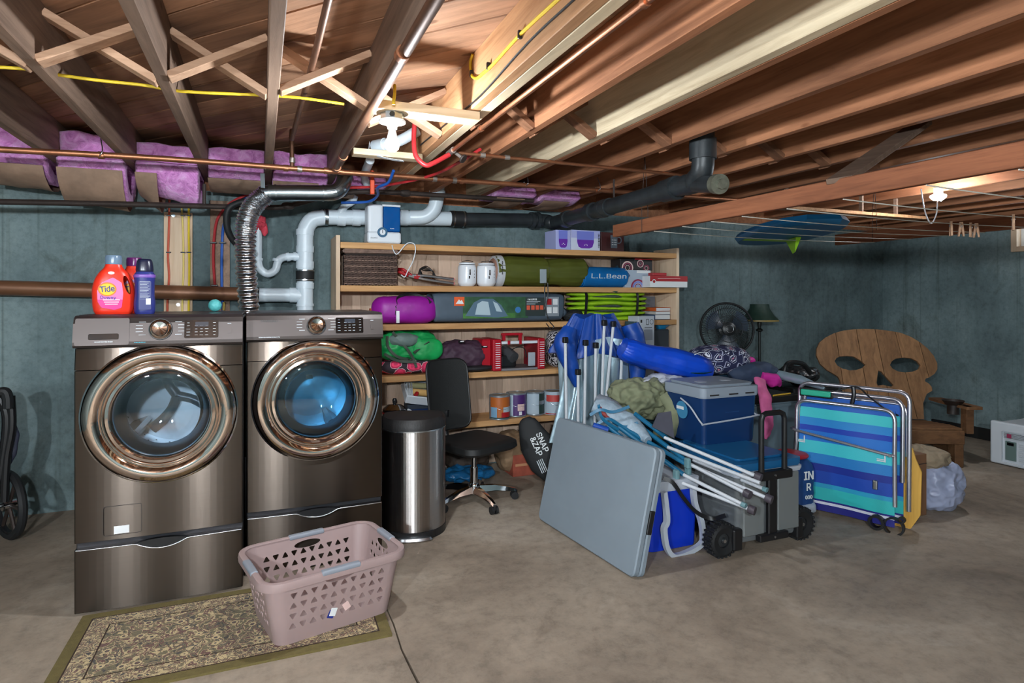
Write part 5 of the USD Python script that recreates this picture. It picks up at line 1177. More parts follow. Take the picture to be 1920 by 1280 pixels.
part(t, 'white_divider', bx(xb_-ew*.9-.075, xb_-ew*.9-.012, 4.488, 4.495, z+.03, z+.14), M_white)
part(t, 'handle', cat(rbx(xa+.11, xa+.30, 4.56, 4.585, z+h_+.02, z+h_+.042, .009), bx(xa+.12, xa+.145, 4.56, 4.585, z+h_-.02, z+h_+.03), bx(xa+.265, xa+.29, 4.56, 4.585, z+h_-.02, z+h_+.03)), M_redp)
cx_ = xa+ew+.10
t = thing('pocket_camera', 'black camera-like gadget with a cord inside the red case', 'camera', (cx_, 4.56, z+.02))
part(t, 'body', rbx(cx_-.085, cx_+.05, 4.52, 4.62, z+.022, z+.12, .015), M_black); part(t, 'lens', cyl((cx_+.02, 4.50, z+.10), (cx_-.02, 4.62, z+.16), .045, 24), plain('gadget_grey', c(84, 84, 86), .35)); part(t, 'cord', tube([(cx_, 4.52, z+.16), (cx_+.05, 4.50, z+.185), (cx_+.11, 4.5, z+.17), (cx_+.13, 4.5, z+.10)], .004, 6, 6), M_black)
q = AY(1056, 662, 4.5)
def zig(name, a, b, s):
    n = {'t': ('texture_coordinate', {}), 'm': ('mapping', {'scale': (s, s, s*.5)}), 'w': ('wave_texture', {'wave_type': 'bands', 'bands_direction': 'diagonal', 'scale': 1.0, 'distortion': 7.0, 'detail': 1.0, 'detail_scale': 2.0}),
         'r': ('rgb_ramp', {'interpolate': False, 'ramp': [(0, a), (.5, b)]}), 'p': ('principled_bsdf', {'roughness': .8})}
    return usdkit.material(stage, L(name), n, [('t.object', 'm.vector'), ('m.vector', 'w.vector'), ('w.fac', 'r.fac'), ('r.color', 'p.base_color')], surface='p.BSDF')
solo('patterned_bag', sell((q[0], 4.60, z+.155), (.095, .10, .155), 3, .015, 7, 2, 4, flat=-.154), zig('black_white_print', c(22, 22, 28), c(206, 204, 210), 26), 'black and white patterned cloth bag beside the folded blue canopy', 'bag', smooth=True)
# ------------------------------------------------------------------ fifth shelf
z = ZS[4]
def paint_can(u0, u1, v, Y, label, parts, h=.19):
    xa, xb_ = span(u0, u1, v, Y); r_ = (xb_-xa)/2*.97; o = ((xa+xb_)/2, Y+r_*.3, z+.001)
    t = thing('paint_can', label, 'paint can', o, group='paint cans on the bottom shelf')
    T_ = np.eye(4)
    L_ = lambda n, p, m, lb=None: part(t, n, lathe(p, 36), m, lb, local=True)
    L_('can', [(0, 0), (r_, 0), (r_+.002, .004), (r_, .008), (r_, h-.008), (r_+.002, h-.004), (r_, h), (r_-.012, h), (r_-.014, h-.006), (0, h-.006)], parts[0])
    L_('lid', [(0, h-.0055), (r_-.016, h-.0055), (r_-.018, h-.001), (r_-.03, h-.003), (0, h-.003)], M_galv)
    def wrap(a0, a1, z0, z1, m, lb=None, off=.001, n='label_patch'):
        a = np.radians(np.linspace(a0, a1, 20)); ri = r_+off
        ring = np.stack([np.column_stack([np.sin(a)*ri, -np.cos(a)*ri, np.full(20, zz)]) for zz in (z0, z1)])
        ring2 = np.stack([np.column_stack([np.sin(a)*(ri+.0008), -np.cos(a)*(ri+.0008), np.full(20, zz)]) for zz in (z0, z1)])
        pr = np.concatenate([ring, ring2[::-1]], 0)    # 4 x 20 x 3
        part(t, n, loft(np.transpose(pr, (1, 0, 2))), m, lb, 40, True)
    for w in parts[1]: wrap(*w)
    part(t, 'bail_handle', tube([(r_*math.sin(a), -r_*math.cos(a)*1.03, h*.72 - .055*math.cos(a/1.0)*(abs(a) < 1.6)) for a in np.linspace(-1.55, 1.55, 15)], .0018, 6), M_steel, local=True)
    return t
M_tin = plain('tin', c(150, 160, 168), .35, .6); M_lg = plain('label_grey', c(168, 184, 196), .5)
M_br = plain('label_brown', c(178, 96, 40), .45); M_vio = plain('label_purple', c(74, 40, 104), .45); M_gr = plain('label_green', c(38, 62, 58), .45); M_lb = plain('label_lightblue', c(120, 158, 186), .45)
paint_can(920, 957, 755, 4.52, 'brown and red labelled paint can, leftmost on the bottom shelf', (M_tin, [(-80, 80, .012, .178, M_br, 'brown wood label'), (-75, -35, .02, .10, M_lb, None, .002), (-10, 70, .02, .06, M_red, None, .002), (0, 60, .06, .10, M_lg, None, .002), (-80, 80, .012, .02, M_gr, None, .0025)]))
paint_can(952, 988, 752, 4.58, 'purple labelled paint can second from the left on the bottom shelf', (M_tin, [(-80, 80, .012, .178, M_vio, 'purple label'), (-80, -40, .012, .178, M_lg, None, .002), (-15, 28, .05, .105, M_cream, None, .002), (-8, 10, .016, .045, M_white_paint, None, .002)]))
paint_can(988, 1021, 748, 4.58, 'grey and dark green labelled paint can third on the bottom shelf', (M_tin, [(-80, 80, .012, .178, M_gr, 'dark green label'), (-80, 2, .012, .178, M_lg, None, .002), (5, 75, .09, .12, M_tin, None, .002)]))
paint_can(1023, 1058, 750, 4.54, 'pale paint can with a red patch, rightmost visible on the bottom shelf', (M_lg, [(-70, 10, .11, .165, plain('label_redpatch', c(186, 66, 62), .45), 'red patch', .002), (-80, 80, .006, .014, M_red, None, .001)]))
# paint tray with rollers, cooking pot, boxes
q0, q1 = AY(757, 715, 4.5), AY(822, 752, 4.5)
t = thing('paint_tray', 'white plastic tray of paint rollers propped on the bottom shelf', 'tray', ((q0[0]+q1[0])/2, 4.6, q1[2]-.02))
w_ = .30; TT = fr((q0[0]+.02, 4.50, z+.22), (1, 0, -.18), (.15, 1, .42))
part(t, 'tray', xf(diff(bx(0, w_, 0, .26, -.05, .02, .006), bx(.008, w_-.008, .008, .252, -.042, .03, .004)), TT), M_white)
part(t, 'roller', xf(cyl((.06, .10, .0), (.27, .09, .012), .026, 18), TT), plain('roller_tan', c(214, 170, 104), .9), 'tan paint roller sleeve'); part(t, 'roller', xf(cyl((.05, .19, .0), (.2, .20, .01), .022, 16), TT), plain('roller_yellow', c(196, 190, 140), .9), 'pale roller sleeve')
for k in range(3): part(t, 'roller_handle', xf(cyl((.012+.016*k, .01, .015), (.03+.016*k, .22, .03), .006, 8), TT), M_white)
part(t, 'handle_end', xf(cyl((.07, .02, .02), (.085, .05, .02), .016, 12), TT), M_red, 'red handle end'); part(t, 'handle_end', xf(cyl((-.01, .20, .04), (.03, .23, .04), .016, 12), TT), M_red, 'red handle end')
part(t, 'prop', bx(q0[0]+.05, q0[0]+.30, 4.60, 4.72, z+.001, z+.15), plain('tray_prop', c(60, 70, 84), .6))
q = AY(741, 775, 4.58); r_ = .092; o = (q[0], 4.60, z+.001)
t = thing('slow_cooker', 'black slow cooker with a clear glass lid on the bottom shelf', 'slow cooker', o)
part(t, 'pot', lathe([(0, 0), (r_*.9, 0), (r_, .02), (r_*1.02, .11), (r_, .125), (0, .125)], 32, o), M_gloss); part(t, 'band', lathe([(r_*1.02, .095), (r_*1.035, .095), (r_*1.035, .107), (r_*1.02, .107)], 32, o, closed=True), M_red)
part(t, 'glass_lid', lathe([(0, .165), (.05, .158), (r_*.98, .127), (r_*.98, .124), (.05, .154), (0, .161)], 32, o, closed=True), M_clearp); part(t, 'lid_knob', lathe([(0, .166), (.014, .166), (.018, .19), (.012, .205), (0, .206)], 16, o), M_black)
part(t, 'printed_marks', dashes(.045, .010, fr((o[0]+.01, 4.60-r_*1.028, z+.06), (1, 0, 0), (0, 0, 1)), .002, 5), M_print, smooth=False)
part(t, 'side_handle', tube([(o[0]+r_, 4.57, z+.06), (o[0]+r_+.02, 4.55, z+.075), (o[0]+r_+.02, 4.54, z+.11), (o[0]+r_, 4.56, z+.12)], .008, 8, 5), M_white)
xa, xb_ = span(768, 812, 765, 4.5)
t = box_thing('blue_carton', 'blue printed carton lying under the paint tray on the bottom shelf', 'box', xa, xb_, 4.49, 4.58, z+.001, .115, plain('carton_blue', c(22, 64, 128), .4))
part(t, 'lettering', text('VO', .024, fr((.0, -t.hy-.0003, .085), (1, 0, 0), (0, 0, 1)), .001), M_print, local=True, smooth=False); part(t, 'lettering', text('SIGN', .018, fr((.0, -t.hy-.0003, .055), (1, 0, 0), (0, 0, 1)), .001), M_print, local=True, smooth=False)
face(t, sg.Polygon([(-.02, .002), (t.hx-.002, .002), (t.hx-.002, .05), (.03, .04)]), M_lb)
xa, xb_ = span(812, 836, 765, 4.55); box_thing('black_carton', 'black box beside the blue carton behind the office chair', 'box', xa, xb_+.02, 4.55, 4.68, z+.001, .14, plain('black_card3', c(26, 28, 32), .5))
q = AY(1066, 735, 4.62); solo('blue_bag', sell((q[0]+.05, 4.68, z+.08), (.10, .10, .08), 2.5, .02, 9, 8, 4, flat=-.079), cloth('grey_teal_cloth', c(70, 96, 104)), 'grey teal cloth bag at the right of the paint cans', 'bag', smooth=True)
# ------------------------------------------------------------------ on the floor under the shelves
q = AZ(975, 880); 
solo('paper_bag', sell((AY(962, 820, 4.55)[0], 4.58, .17), (.12, .14, .17), 3.2, .03, 6, 6, 4, ridge=.4, flat=-.169), plain('brown_paper', c(140, 112, 84), .8, 0, .2, 8), 'crumpled brown paper bag under the bottom shelf', 'paper bag', smooth=25)
xa, xb_ = span(962, 1012, 860, 4.42)
t = box_thing('red_carton', 'worn reddish carton under the shelf beside the black carrying bag', 'box', xa, xb_, 4.42, 4.62, .001, .17, plain('red_card', c(150, 72, 54), .7, 0, .3, 12))
face(t, sg.box(-t.hx+.02, .08, t.hx-.02, .10), plain('tan_tape', c(186, 132, 96), .6), None, 'tape')
q = AY(885, 885, 4.45); solo('blue_plastic_bag', sell((q[0], 4.50, .05), (.20, .13, .05), 2.2, .03, 9, 4, 4, ridge=.4, flat=-.049), plain('blue_poly', c(30, 112, 168), .35), 'blue plastic bag crumpled on the floor behind the office chair', 'plastic bag', smooth=30)
q = AY(880, 855, 4.66); solo('brown_bundle', sell((q[0], 4.70, .16), (.17, .12, .16), 2.6, .04, 7, 3, 4, ridge=.4, flat=-.159), cloth('dark_brown_cloth', c(62, 50, 42)), 'dark brown cloth bundle in the shadow under the bottom shelf', 'bundle', smooth=True)
# ------------------------------------------------------------------ rug and laundry basket
def rug_mat(name, base, a, b, d, s):
    n = {'t': ('texture_coordinate', {}), 'v': ('voronoi_texture', {'scale': s}), 'n': ('noise_texture', {'scale': s*1.3, 'detail': 3.0, 'distortion': 1.1}), 'n2': ('noise_texture', {'scale': 380.0, 'detail': 2.0}),
         'r': ('rgb_ramp', {'interpolate': False, 'ramp': [(0, d), (.36, base), (.455, a), (.50, b), (.55, base), (.60, d), (.635, a), (.69, base)]}),
         'rv': ('rgb_ramp', {'interpolate': False, 'ramp': [(0, b), (.10, d), (.16, a), (.30, (1, 1, 1)), (.31, (1, 1, 1))]}),
         'f': ('rgb_ramp', {'interpolate': False, 'ramp': [(0, (1, 1, 1)), (.28, (0, 0, 0))]}), 'mx': ('mix', {}), 'r2': ('rgb_ramp', {'ramp': [(.3, (.7, .7, .7)), (.7, (1.15, 1.15, 1.15))]}), 'm2': ('mix', {'mix_type': 'multiply', 'fac': 1.0}),
         'b': ('bump', {'strength': .7, 'distance': .004}), 'p': ('principled_bsdf', {'roughness': .95, 'sheen_weight': .2})}
    l = [('t.object', 'v.vector'), ('t.object', 'n.vector'), ('t.object', 'n2.vector'), ('n.fac', 'r.fac'), ('v.distance', 'rv.fac'), ('v.distance', 'f.fac'), ('f.color', 'mx.fac'), ('r.color', 'mx.color1'), ('rv.color', 'mx.color2'),
         ('n2.fac', 'r2.fac'), ('mx.color', 'm2.color1'), ('r2.color', 'm2.color2'), ('m2.color', 'p.base_color'), ('n2.fac', 'b.height'), ('b.normal', 'p.normal')]
    return usdkit.material(stage, L(name), n, l, surface='p.BSDF')
tan, olive, dkb, rust = c(184, 160, 112), c(112, 98, 56), c(58, 40, 30), c(104, 60, 42)
M_rugf = rug_mat('rug_field', c(104, 90, 52), c(196, 172, 124), c(96, 48, 34), c(44, 32, 24), 17.0); M_rugb = rug_mat('rug_border', c(196, 172, 124), c(112, 94, 58), c(96, 48, 34), c(44, 32, 24), 25.0); M_ruge = plain('rug_edge', c(104, 92, 52), .95, 0, .15, 40, .5, 300); M_rugl = plain('rug_line', c(54, 38, 28), .95)
r0x, r1x, r0y, r1y = -.735, .512, 2.545, 3.205
t = thing('rug', 'olive and tan oriental runner rug on the floor before the machines', 'rug', ((r0x+r1x)/2, (r0y+r1y)/2, 0), -.6)
hx, hy = (r1x-r0x)/2, (r1y-r0y)/2
def frame_(a, b, th, mat, nm, lab=None): part(t, nm, prism(rrect(-hx+a, hx-a, -hy+a, hy-a, .004).difference(rrect(-hx+b, hx-b, -hy+b, hy-b, .002)), th), mat, lab, False, True)
frame_(0, .045, .009, M_ruge, 'binding', 'plain olive edge'); frame_(.045, .051, .0092, M_rugl, 'border_line'); frame_(.051, .125, .0095, M_rugb, 'border', 'tan flowered border'); frame_(.125, .131, .0092, M_rugl, 'border_line')
part(t, 'field', prism(rrect(-hx+.131, hx-.131, -hy+.131, hy-.131, .002), .0095), M_rugf, 'olive flowered centre', False, True)
# basket
M_bask = plain('mauve_plastic', c(158, 136, 134), .45, 0, .05, 6); M_baskg = plain('grey_grip', c(134, 140, 150), .45)
t = thing('laundry_basket', 'mauve plastic laundry basket with triangular holes standing on the rug', 'laundry basket', (.255, 2.845, .010), 13.8)
def rr3(hx, hy, r, z): return [(*p, z) for p in np.array(sg.box(-hx+r, -hy+r, hx-r, hy-r).buffer(r, quad_segs=6).exterior.coords)[:-1]]
BH = .275
out_ = hull(rr3(.250, .180, .05, 0) + rr3(.300, .222, .07, BH)); inn = hull(rr3(.246, .176, .048, .006) + rr3(.2965, .2185, .068, BH+.01))
def tri(s): return sg.Polygon([(-s, -s*.8), (s, -s*.8), (0, s*.9)]).buffer(s*.4, quad_segs=3)
cuts = []
def holes(n, pitch, rows, T, flipbase=0):
    for r_ in range(rows):
        for k in range(n):
            p = tri(.0098)
            if (r_+k+flipbase) % 2: p = affinity.rotate(p, 180, origin=(0, 0))
            p = affinity.translate(p, (k-(n-1)/2)*pitch, .075+r_*.044)
            cuts.append(prism(p, .16, T))
holes(10, .042, 4, fr((0, -.14, 0), (1, 0, 0), (0, 0, 1))); holes(10, .042, 4, fr((0, .14, 0), (-1, 0, 0), (0, 0, 1)))
holes(6, .042, 4, fr((.2, 0, 0), (0, 1, 0), (0, 0, 1)))
holes(6, .042, 4, fr((-.2, 0, 0), (0, -1, 0), (0, 0, 1)))
ell = affinity.scale(disc(0, .236, 1, 10), .062, .017)
for T_ in (fr((0, -.14, 0), (1, 0, 0), (0, 0, 1)), fr((0, .14, 0), (-1, 0, 0), (0, 0, 1)), fr((.2, 0, 0), (0, 1, 0), (0, 0, 1)), fr((-.2, 0, 0), (0, -1, 0), (0, 0, 1))): cuts.append(prism(ell, .16, T_))
part(t, 'tub', diff(out_, inn, *cuts), M_bask, smooth=20, local=True)
pathr = np.array(rr3(.305, .227, .075, BH-.006))
# keep corners dense and straights sampled
ring_pts = np.array(sg.LinearRing(pathr[:, :2]).segmentize(.03).coords)[:-1]
rp = np.column_stack([ring_pts, np.full(len(ring_pts), BH-.008)])
nrm = np.column_stack([ring_pts/np.maximum(np.linalg.norm(ring_pts, axis=1, keepdims=True), 1e-6), np.zeros(len(rp))])
_, _, _ = 0, 0, 0
prof2 = [(-.013, .010), (.0, .016), (.013, .012), (.017, -.004), (.015, -.020), (.011, -.020), (.010, -.004), (-.011, .002)]
poly_r = sg.Polygon(ring_pts)
rings = []
T_, N_, B_ = frames(rp, True)
Nn = np.column_stack([T_[:, 1], -T_[:, 0], np.zeros(len(T_))])
Nn *= np.sign((Nn*nrm).sum(1, keepdims=True))
rim = np.stack([rp + Nn*a + np.array([0, 0, 1])*b for a, b in prof2], 1)
part(t, 'rim', loft(rim, closed=True), M_bask, smooth=50, local=True)
for x0_, x1_, y0_, y1_ in ((-.085, .085, -.2445, -.212), (-.085, .085, .212, .2445), (-.323, -.290, -.075, .075), (.290, .323, -.075, .075)): part(t, 'grip', rbx(x0_, x1_, y0_, y1_, BH-.012, BH+.0105, .0095), M_baskg, 'grey soft hand grip', local=True)
for (a, b, m) in ((-.022, .085, M_white_paint), (.035, .095, M_cream), (-.03, .078, M_navy)): part(t, 'sticker_remnant', xf(prism(affinity.rotate(sg.box(-.010, -.016, .012, .014).buffer(.003), 25*a*30), .001), fr((a, -.1805-.0415*b/BH*1.0-.0015, b), (1, 0, 0), (0, -.15, 1))), m, 'torn sticker scrap', False, True)

# ------------------------------------------------------------------ pedal bin
t = thing('pedal_bin', 'brushed steel pedal bin with a black lid right of the dryer', 'bin', (.865, 3.675, 0), -14)
dsh = poly([(math.sin(a)*.196, -math.cos(a)*.196) for a in np.linspace(-math.pi/2, math.pi/2, 40)] + [(.196, .10), (.17, .135), (-.17, .135), (-.196, .10)], .01)
def ds(k): return affinity.scale(dsh, k, k, origin=(0, 0))
P = lambda n, m, mat, lab=None, sm=30: part(t, n, m, mat, lab, sm, local=True)
P('body', prism(dsh, .585, fr((0, 0, .045), (1, 0, 0), (0, 1, 0))), M_inox_can); P('base', prism(ds(1.012), .044, fr((0, 0, 0), (1, 0, 0), (0, 1, 0))), M_black)
P('rim_band', prism(ds(1.014), .007, fr((0, 0, .6305), (1, 0, 0), (0, 1, 0))), M_steel)
ex = np.array(ds(1.01).exterior.coords)[:-1]; lid = hull([(*p, .638) for p in ex] + [(*p, .675) for p in ex] + [(*(p*.9), .70) for p in ex] + [(*(p*.6), .712) for p in ex]); P('lid', lid, plain('bin_lid_black', c(24, 22, 22), .55, 0, .1, 30, .2, 200), 'matt black lid')
ped = affinity.scale(disc(0, -.195, 1, 16), .115, .035); P('pedal', hull([(*p, .008) for p in np.array(ped.exterior.coords)] + [(*p, .022) for p in np.array(affinity.scale(ped, .9, .8).exterior.coords)]), M_steel, 'curved steel foot pedal')
P('pedal_slot', prism(affinity.scale(disc(0, -.17, 1, 16), .125, .033), .035, fr((0, 0, .012), (1, 0, 0), (0, 1, 0))), M_black)

# ------------------------------------------------------------------ office chair
t = thing('office_chair', 'small black mesh office chair on a chrome five-star base', 'office chair', (1.37, 4.0, 0), 22)
P = lambda n, m, mat, lab=None, sm=40, o=t: part(o, n, m, mat, lab, sm, local=True)
M_meshb = plain('black_mesh_fabric', c(26, 28, 28), .75, 0, .25, 240, .5, 320); M_seatb = plain('black_seat', c(20, 20, 20), .6, 0, .2, 60)
seat = hull([(*p, z_) for z_, k in ((.375, .9), (.395, 1.0), (.43, .98), (.445, .88)) for p in np.array(affinity.scale(rrect(-.235, .235, -.245, .215, .09), k, k, origin=(0, 0)).exterior.coords)])
P('seat', seat, M_seatb, None, 30)
bp = np.array(rrect(-.185, .185, 0, .50, .07).exterior.coords)[:-1]
def bcurve(p, off): x_, h_ = p; return (x_, .235+.06*(h_/.5) - .05*(1-(x_/.185)**2)*-1 + off, .46+h_)
back = TM(*(lambda m: (np.array([bcurve(v[:2], v[2]) for v in m.vertices]), m.faces))(trimesh.creation.extrude_polygon(sg.Polygon(bp), .022, engine='earcut').subdivide().subdivide().subdivide()), process=False)
P('backrest', back, M_meshb, 'black mesh backrest')
fp = [bcurve(p, .011) for p in np.array(sg.LinearRing(bp).segmentize(.03).coords)[:-1]]; P('back_frame', tube(fp, .011, 8, closed=True), M_black)
P('back_support', tube([(0, .10, .37), (0, .26, .36), (0, .32, .44), (0, .31, .60)], .022, 10, 6), M_black)
P('mechanism', bx(-.07, .07, -.08, .10, .335, .376, .01), M_black); P('lever', tube([(.05, -.02, .35), (.2, -.05, .345), (.26, -.06, .34)], .007, 8), M_black)
P('gas_lift', cat(cyl((0, 0, .13), (0, 0, .24), .027, 20), cyl((0, 0, .24), (0, 0, .336), .018, 20)), M_chrome); P('hub', lathe([(0, .06), (.035, .06), (.042, .075), (.042, .12), (.032, .135), (0, .135)], 24), M_chrome)
for k in range(5):
    a = math.radians(-104 + 72*k); d = np.array([math.cos(a), math.sin(a), 0]); s_ = np.array([-d[1], d[0], 0])
    rings = []
    for q_, w_, h0, h1 in ((.03, .028, .07, .115), (.15, .022, .075, .11), (.26, .016, .062, .085), (.30, .013, .055, .072)):
        rings.append([d*q_ + s_*w_ + [0, 0, h0], d*q_ - s_*w_ + [0, 0, h0], d*q_ - s_*w_*.6 + [0, 0, h1], d*q_ + s_*w_*.6 + [0, 0, h1]])
    P('leg', loft(np.array(rings)), M_chrome, 'chrome star base leg', 30)
    w = d*.30; cst = P('castor', cat(cyl(w-s_*.006+[0, 0, .027]-d*.012, w-s_*.024+[0, 0, .027]-d*.012, .0262, 18), cyl(w+s_*.006+[0, 0, .027]-d*.012, w+s_*.024+[0, 0, .027]-d*.012, .0262, 18)), M_rubber)
    P('castor_hood', cat(cyl(w+[0, 0, .03], w+[0, 0, .062], .011, 12), hull([w-d*.012+s_*b_+[0, 0, .03]+np.array([math.cos(c_), 0, math.sin(c_)])[0]*d*.018+[0, 0, math.sin(c_)*.024] for b_ in (-.006, .006) for c_ in np.linspace(0, math.pi, 9)])), M_black, None, 30, cst)
# black carry bag
t = thing('carry_bag', 'black zip carrying bag with white lettering leaning beside the grey table', 'bag', (2.02, 4.2, 0))
bt, bb = AY(986, 785, 4.32), AZ(1036, 905); bb = bb+[0, 0, .03]
axis_ = bb-bt; sdv = np.array([.5, .15, .30])
M_blk = cloth('black_canvas', c(30, 32, 34), .7)
part(t, 'bag', sack([bt+[0, 0, .01], bt+axis_*.08, bt+axis_*.4, bt+axis_*.75, bb], [.03, .075, .13, .12, .06], 40, .012, 6, 5, sq=(1.0, .45), up=(-.45, -.85, .1), e=2.6), M_blk, smooth=True)
nv = np.array([-.45, -.85, .1]); ax2 = axis_/np.linalg.norm(axis_)
Tt = fr(bt+axis_*.47+nv/np.linalg.norm(nv)*.064+np.array([.02, -.005, .015]), ax2, np.cross(nv, ax2))
part(t, 'lettering', xf(text('SNAP', .042, np.eye(4), .004), Tt @ trimesh.transformations.translation_matrix([-.02, .026, 0])), M_white_paint, 'white lettering', False)
part(t, 'lettering', xf(text('&ZAP', .042, np.eye(4), .004), Tt @ trimesh.transformations.translation_matrix([-.01, -.030, 0])), M_white_paint, 'white lettering', False)
part(t, 'printed_marks', cat([xf(prism(sg.box(.09, -.075+.014*k, .19, -.069+.014*k), .004), Tt) for k in range(4)]), M_print, 'small white print lines', False)
part(t, 'foot', sell(bb+[-.02, -.02, .03], (.04, .05, .05), 2.5), M_rubber, smooth=True)
# ------------------------------------------------------------------ leaning grey folding table
M_tabgrey = plain('table_grey', c(128, 140, 150), .5, 0, .06, 3, .15, 500)
t = thing('folding_table', 'large grey plastic folding table folded shut and leaning on its long edge', 'folding table', (1.74, 3.05, 0))
A0, B0_ = np.array([1.668, 3.522, .002]), np.array([1.758, 2.575, .002]); U0 = np.array([.152, .01, .635])
wv = B0_-A0; Lt = np.linalg.norm(wv); Ht = np.linalg.norm(U0)
TT = fr(A0, wv, U0)
def leaf(z0, z1): return xf(hull([(*p, z_) for z_, k in ((z0, .975), (z0+.008, 1.0), (z1-.006, 1.0), (z1, .985)) for p in np.array(affinity.scale(rrect(0, Lt, 0, Ht, .035), k, k).exterior.coords)]), TT)
part(t, 'table_leaf', leaf(-.001-.0, .036), M_tabgrey); part(t, 'table_leaf', leaf(-.040, -.005), M_tabgrey)
part(t, 'latch', xf(bx(Lt-.005, Lt+.006, .22, .34, -.028, .004, .003), TT), M_black)
part(t, 'folded_leg', xf(tube([(.1, .1, -.055), (.1, .55, -.055), (.85, .55, -.055), (.85, .1, -.055)], .013, 10), TT), M_greyc)
# ------------------------------------------------------------------ small blue cooler
def cooler_body(x0, x1, y0, y1, z0, z1, k=.94, r=.03):
    cx_, cy_ = (x0+x1)/2, (y0+y1)/2
    return hull([(cx_+(p[0])*s_, cy_+p[1]*s_, z_) for z_, s_ in ((z0, k*.98), (z0+.015, k), (z1, 1.0)) for p in np.array(sg.box(-(x1-x0)/2+r, -(y1-y0)/2+r, (x1-x0)/2-r, (y1-y0)/2-r).buffer(r, quad_segs=5).exterior.coords)])
t = thing('cooler', 'small bright blue cooler with a white swing handle behind the leaning grey table', 'cooler', (2.14, 2.93, 0))
M_bcool = plain('cooler_blue', c(14, 52, 186), .4); M_wcool = plain('cooler_white', c(176, 182, 192), .45)
part(t, 'body', cooler_body(1.98, 2.32, 2.80, 3.08, .004, .335), M_bcool); part(t, 'lid', cooler_body(1.97, 2.33, 2.79, 3.09, .337, .395, 1.0), M_wcool, 'white lid')
hp = [(1245, 922), (1249, 955), (1250, 978), (1245, 992), (1250, 1026), (1264, 1042), (1290, 1035), (1314, 1020), (1318, 1004), (1314, 975), (1303, 945), (1299, 912)]
part(t, 'handle', strap([AY(u, v, 2.735 + .02*(v < 960)) for u, v in hp], .028, .026, (0, 1, 0), 6), M_wcool, 'white swing handle')
part(t, 'shoulder_strap', strap([AY(1244, 896, 2.79), AY(1262, 905, 2.76), AY(1283, 935, 2.73), AY(1306, 960, 2.71), AY(1335, 972, 2.68), AY(1360, 966, 2.60)], .022, .004, (0, .3, 1), 6), M_black, 'black strap')
# ------------------------------------------------------------------ wheeled cooler
M_gpanel = plain('cooler_grey_panel', c(112, 116, 116), .45); M_hubd = plain('hub_dark', c(44, 46, 48), .45)
M_gcool = plain('cooler_grey', c(98, 102, 104), .5, 0, .1, 30); M_lidblue = plain('lid_blue', c(26, 92, 140), .4)
t = thing('wheeled_cooler', 'grey wheeled cooler with a blue lid and raised black telescoping handle', 'cooler', (2.65, 2.93, 0))
part(t, 'body', cooler_body(2.42, 2.88, 2.60, 3.18, .06, .425, .95), M_gcool)
part(t, 'upper_rim', cooler_body(2.405, 2.895, 2.585, 3.195, .427, .455, 1.0), M_wcool); part(t, 'lid', cooler_body(2.41, 2.89, 2.59, 3.19, .457, .50, 1.0), M_lidblue, 'blue lid')
part(t, 'lid_panel', cooler_body(2.46, 2.84, 2.64, 3.14, .501, .508, 1.0), M_lidblue)
for x0_, x1_ in ((2.45, 2.60), (2.70, 2.86)): part(t, 'front_panel', bx(x0_, x1_, 2.585, 2.62, .10, .425, .006), M_gpanel)
part(t, 'handle_track', bx(2.618, 2.682, 2.572, 2.60, .06, .43, .006), M_black)
hy = 2.575
part(t, 'handle', tube([(2.565, hy, .42), (2.565, hy, .74), (2.575, hy, .765), (2.60, hy, .775), (2.70, hy, .775), (2.725, hy, .765), (2.735, hy, .74), (2.735, hy, .42)], .0155, 12), M_black, 'black telescoping handle')
part(t, 'handle_bracket', rbx(2.52, 2.78, 2.555, 2.60, .405, .455, .008), M_black); part(t, 'handle_bracket', rbx(2.545, 2.755, 2.56, 2.60, .065, .105, .008), M_black)
for dx_ in (2.65,): part(t, 'rivet', cat(cyl((dx_, 2.556, .43), (dx_, 2.552, .43), .006, 10), cyl((dx_, 2.561, .085), (dx_, 2.557, .085), .006, 10)), M_steel)
def wheel(o, r, w, T, mat):
    knobs = [cbx((math.cos(a)*r, s_*w*.25, math.sin(a)*r), (.014, w*.42, .012), .002) for a in np.linspace(0, 2*np.pi, 22, endpoint=False) for s_ in (-1, 1)]
    wh = part(t, 'wheel', cat(lathe([(r*.42, -w*.38), (r*.8, -w/2), (r*.97, -w*.4), (r, 0), (r*.97, w*.4), (r*.8, w/2), (r*.42, w*.38)], 40, o, T, closed=True), *[mv(k_, o) for k_ in knobs]), mat)
    part(wh, 'hub', lathe([(0, -w*.42), (r*.16, -w*.42), (r*.18, -w*.3), (r*.41, -w*.25), (r*.41, w*.3), (0, w*.3)], 24, o, T), M_hubd, None, 30)
    part(wh, 'axle_cap', cyl(np.array(o)-np.array(T)*w*.43, np.array(o)-np.array(T)*w*.5, r*.11, 14), M_steel, None, 30)
    return wh
wheel((2.335, 2.64, .0925), .092, .075, (0, 1, 0), M_rubber); wheel((2.935, 2.66, .0925), .092, .075, (0, 1, 0), M_rubber)
part(t, 'stand', bx(2.5, 2.8, 3.10, 3.16, .001, .062, .004), M_black)
part(t, 'axle', cyl((2.33, 2.65, .094), (2.94, 2.67, .094), .012, 12), M_black)
for x0_, x1_ in ((2.385, 2.45), (2.85, 2.90)): part(t, 'wheel_guard', rbx(x0_, x1_, 2.59, 2.80, .03, .15, .012), M_black)
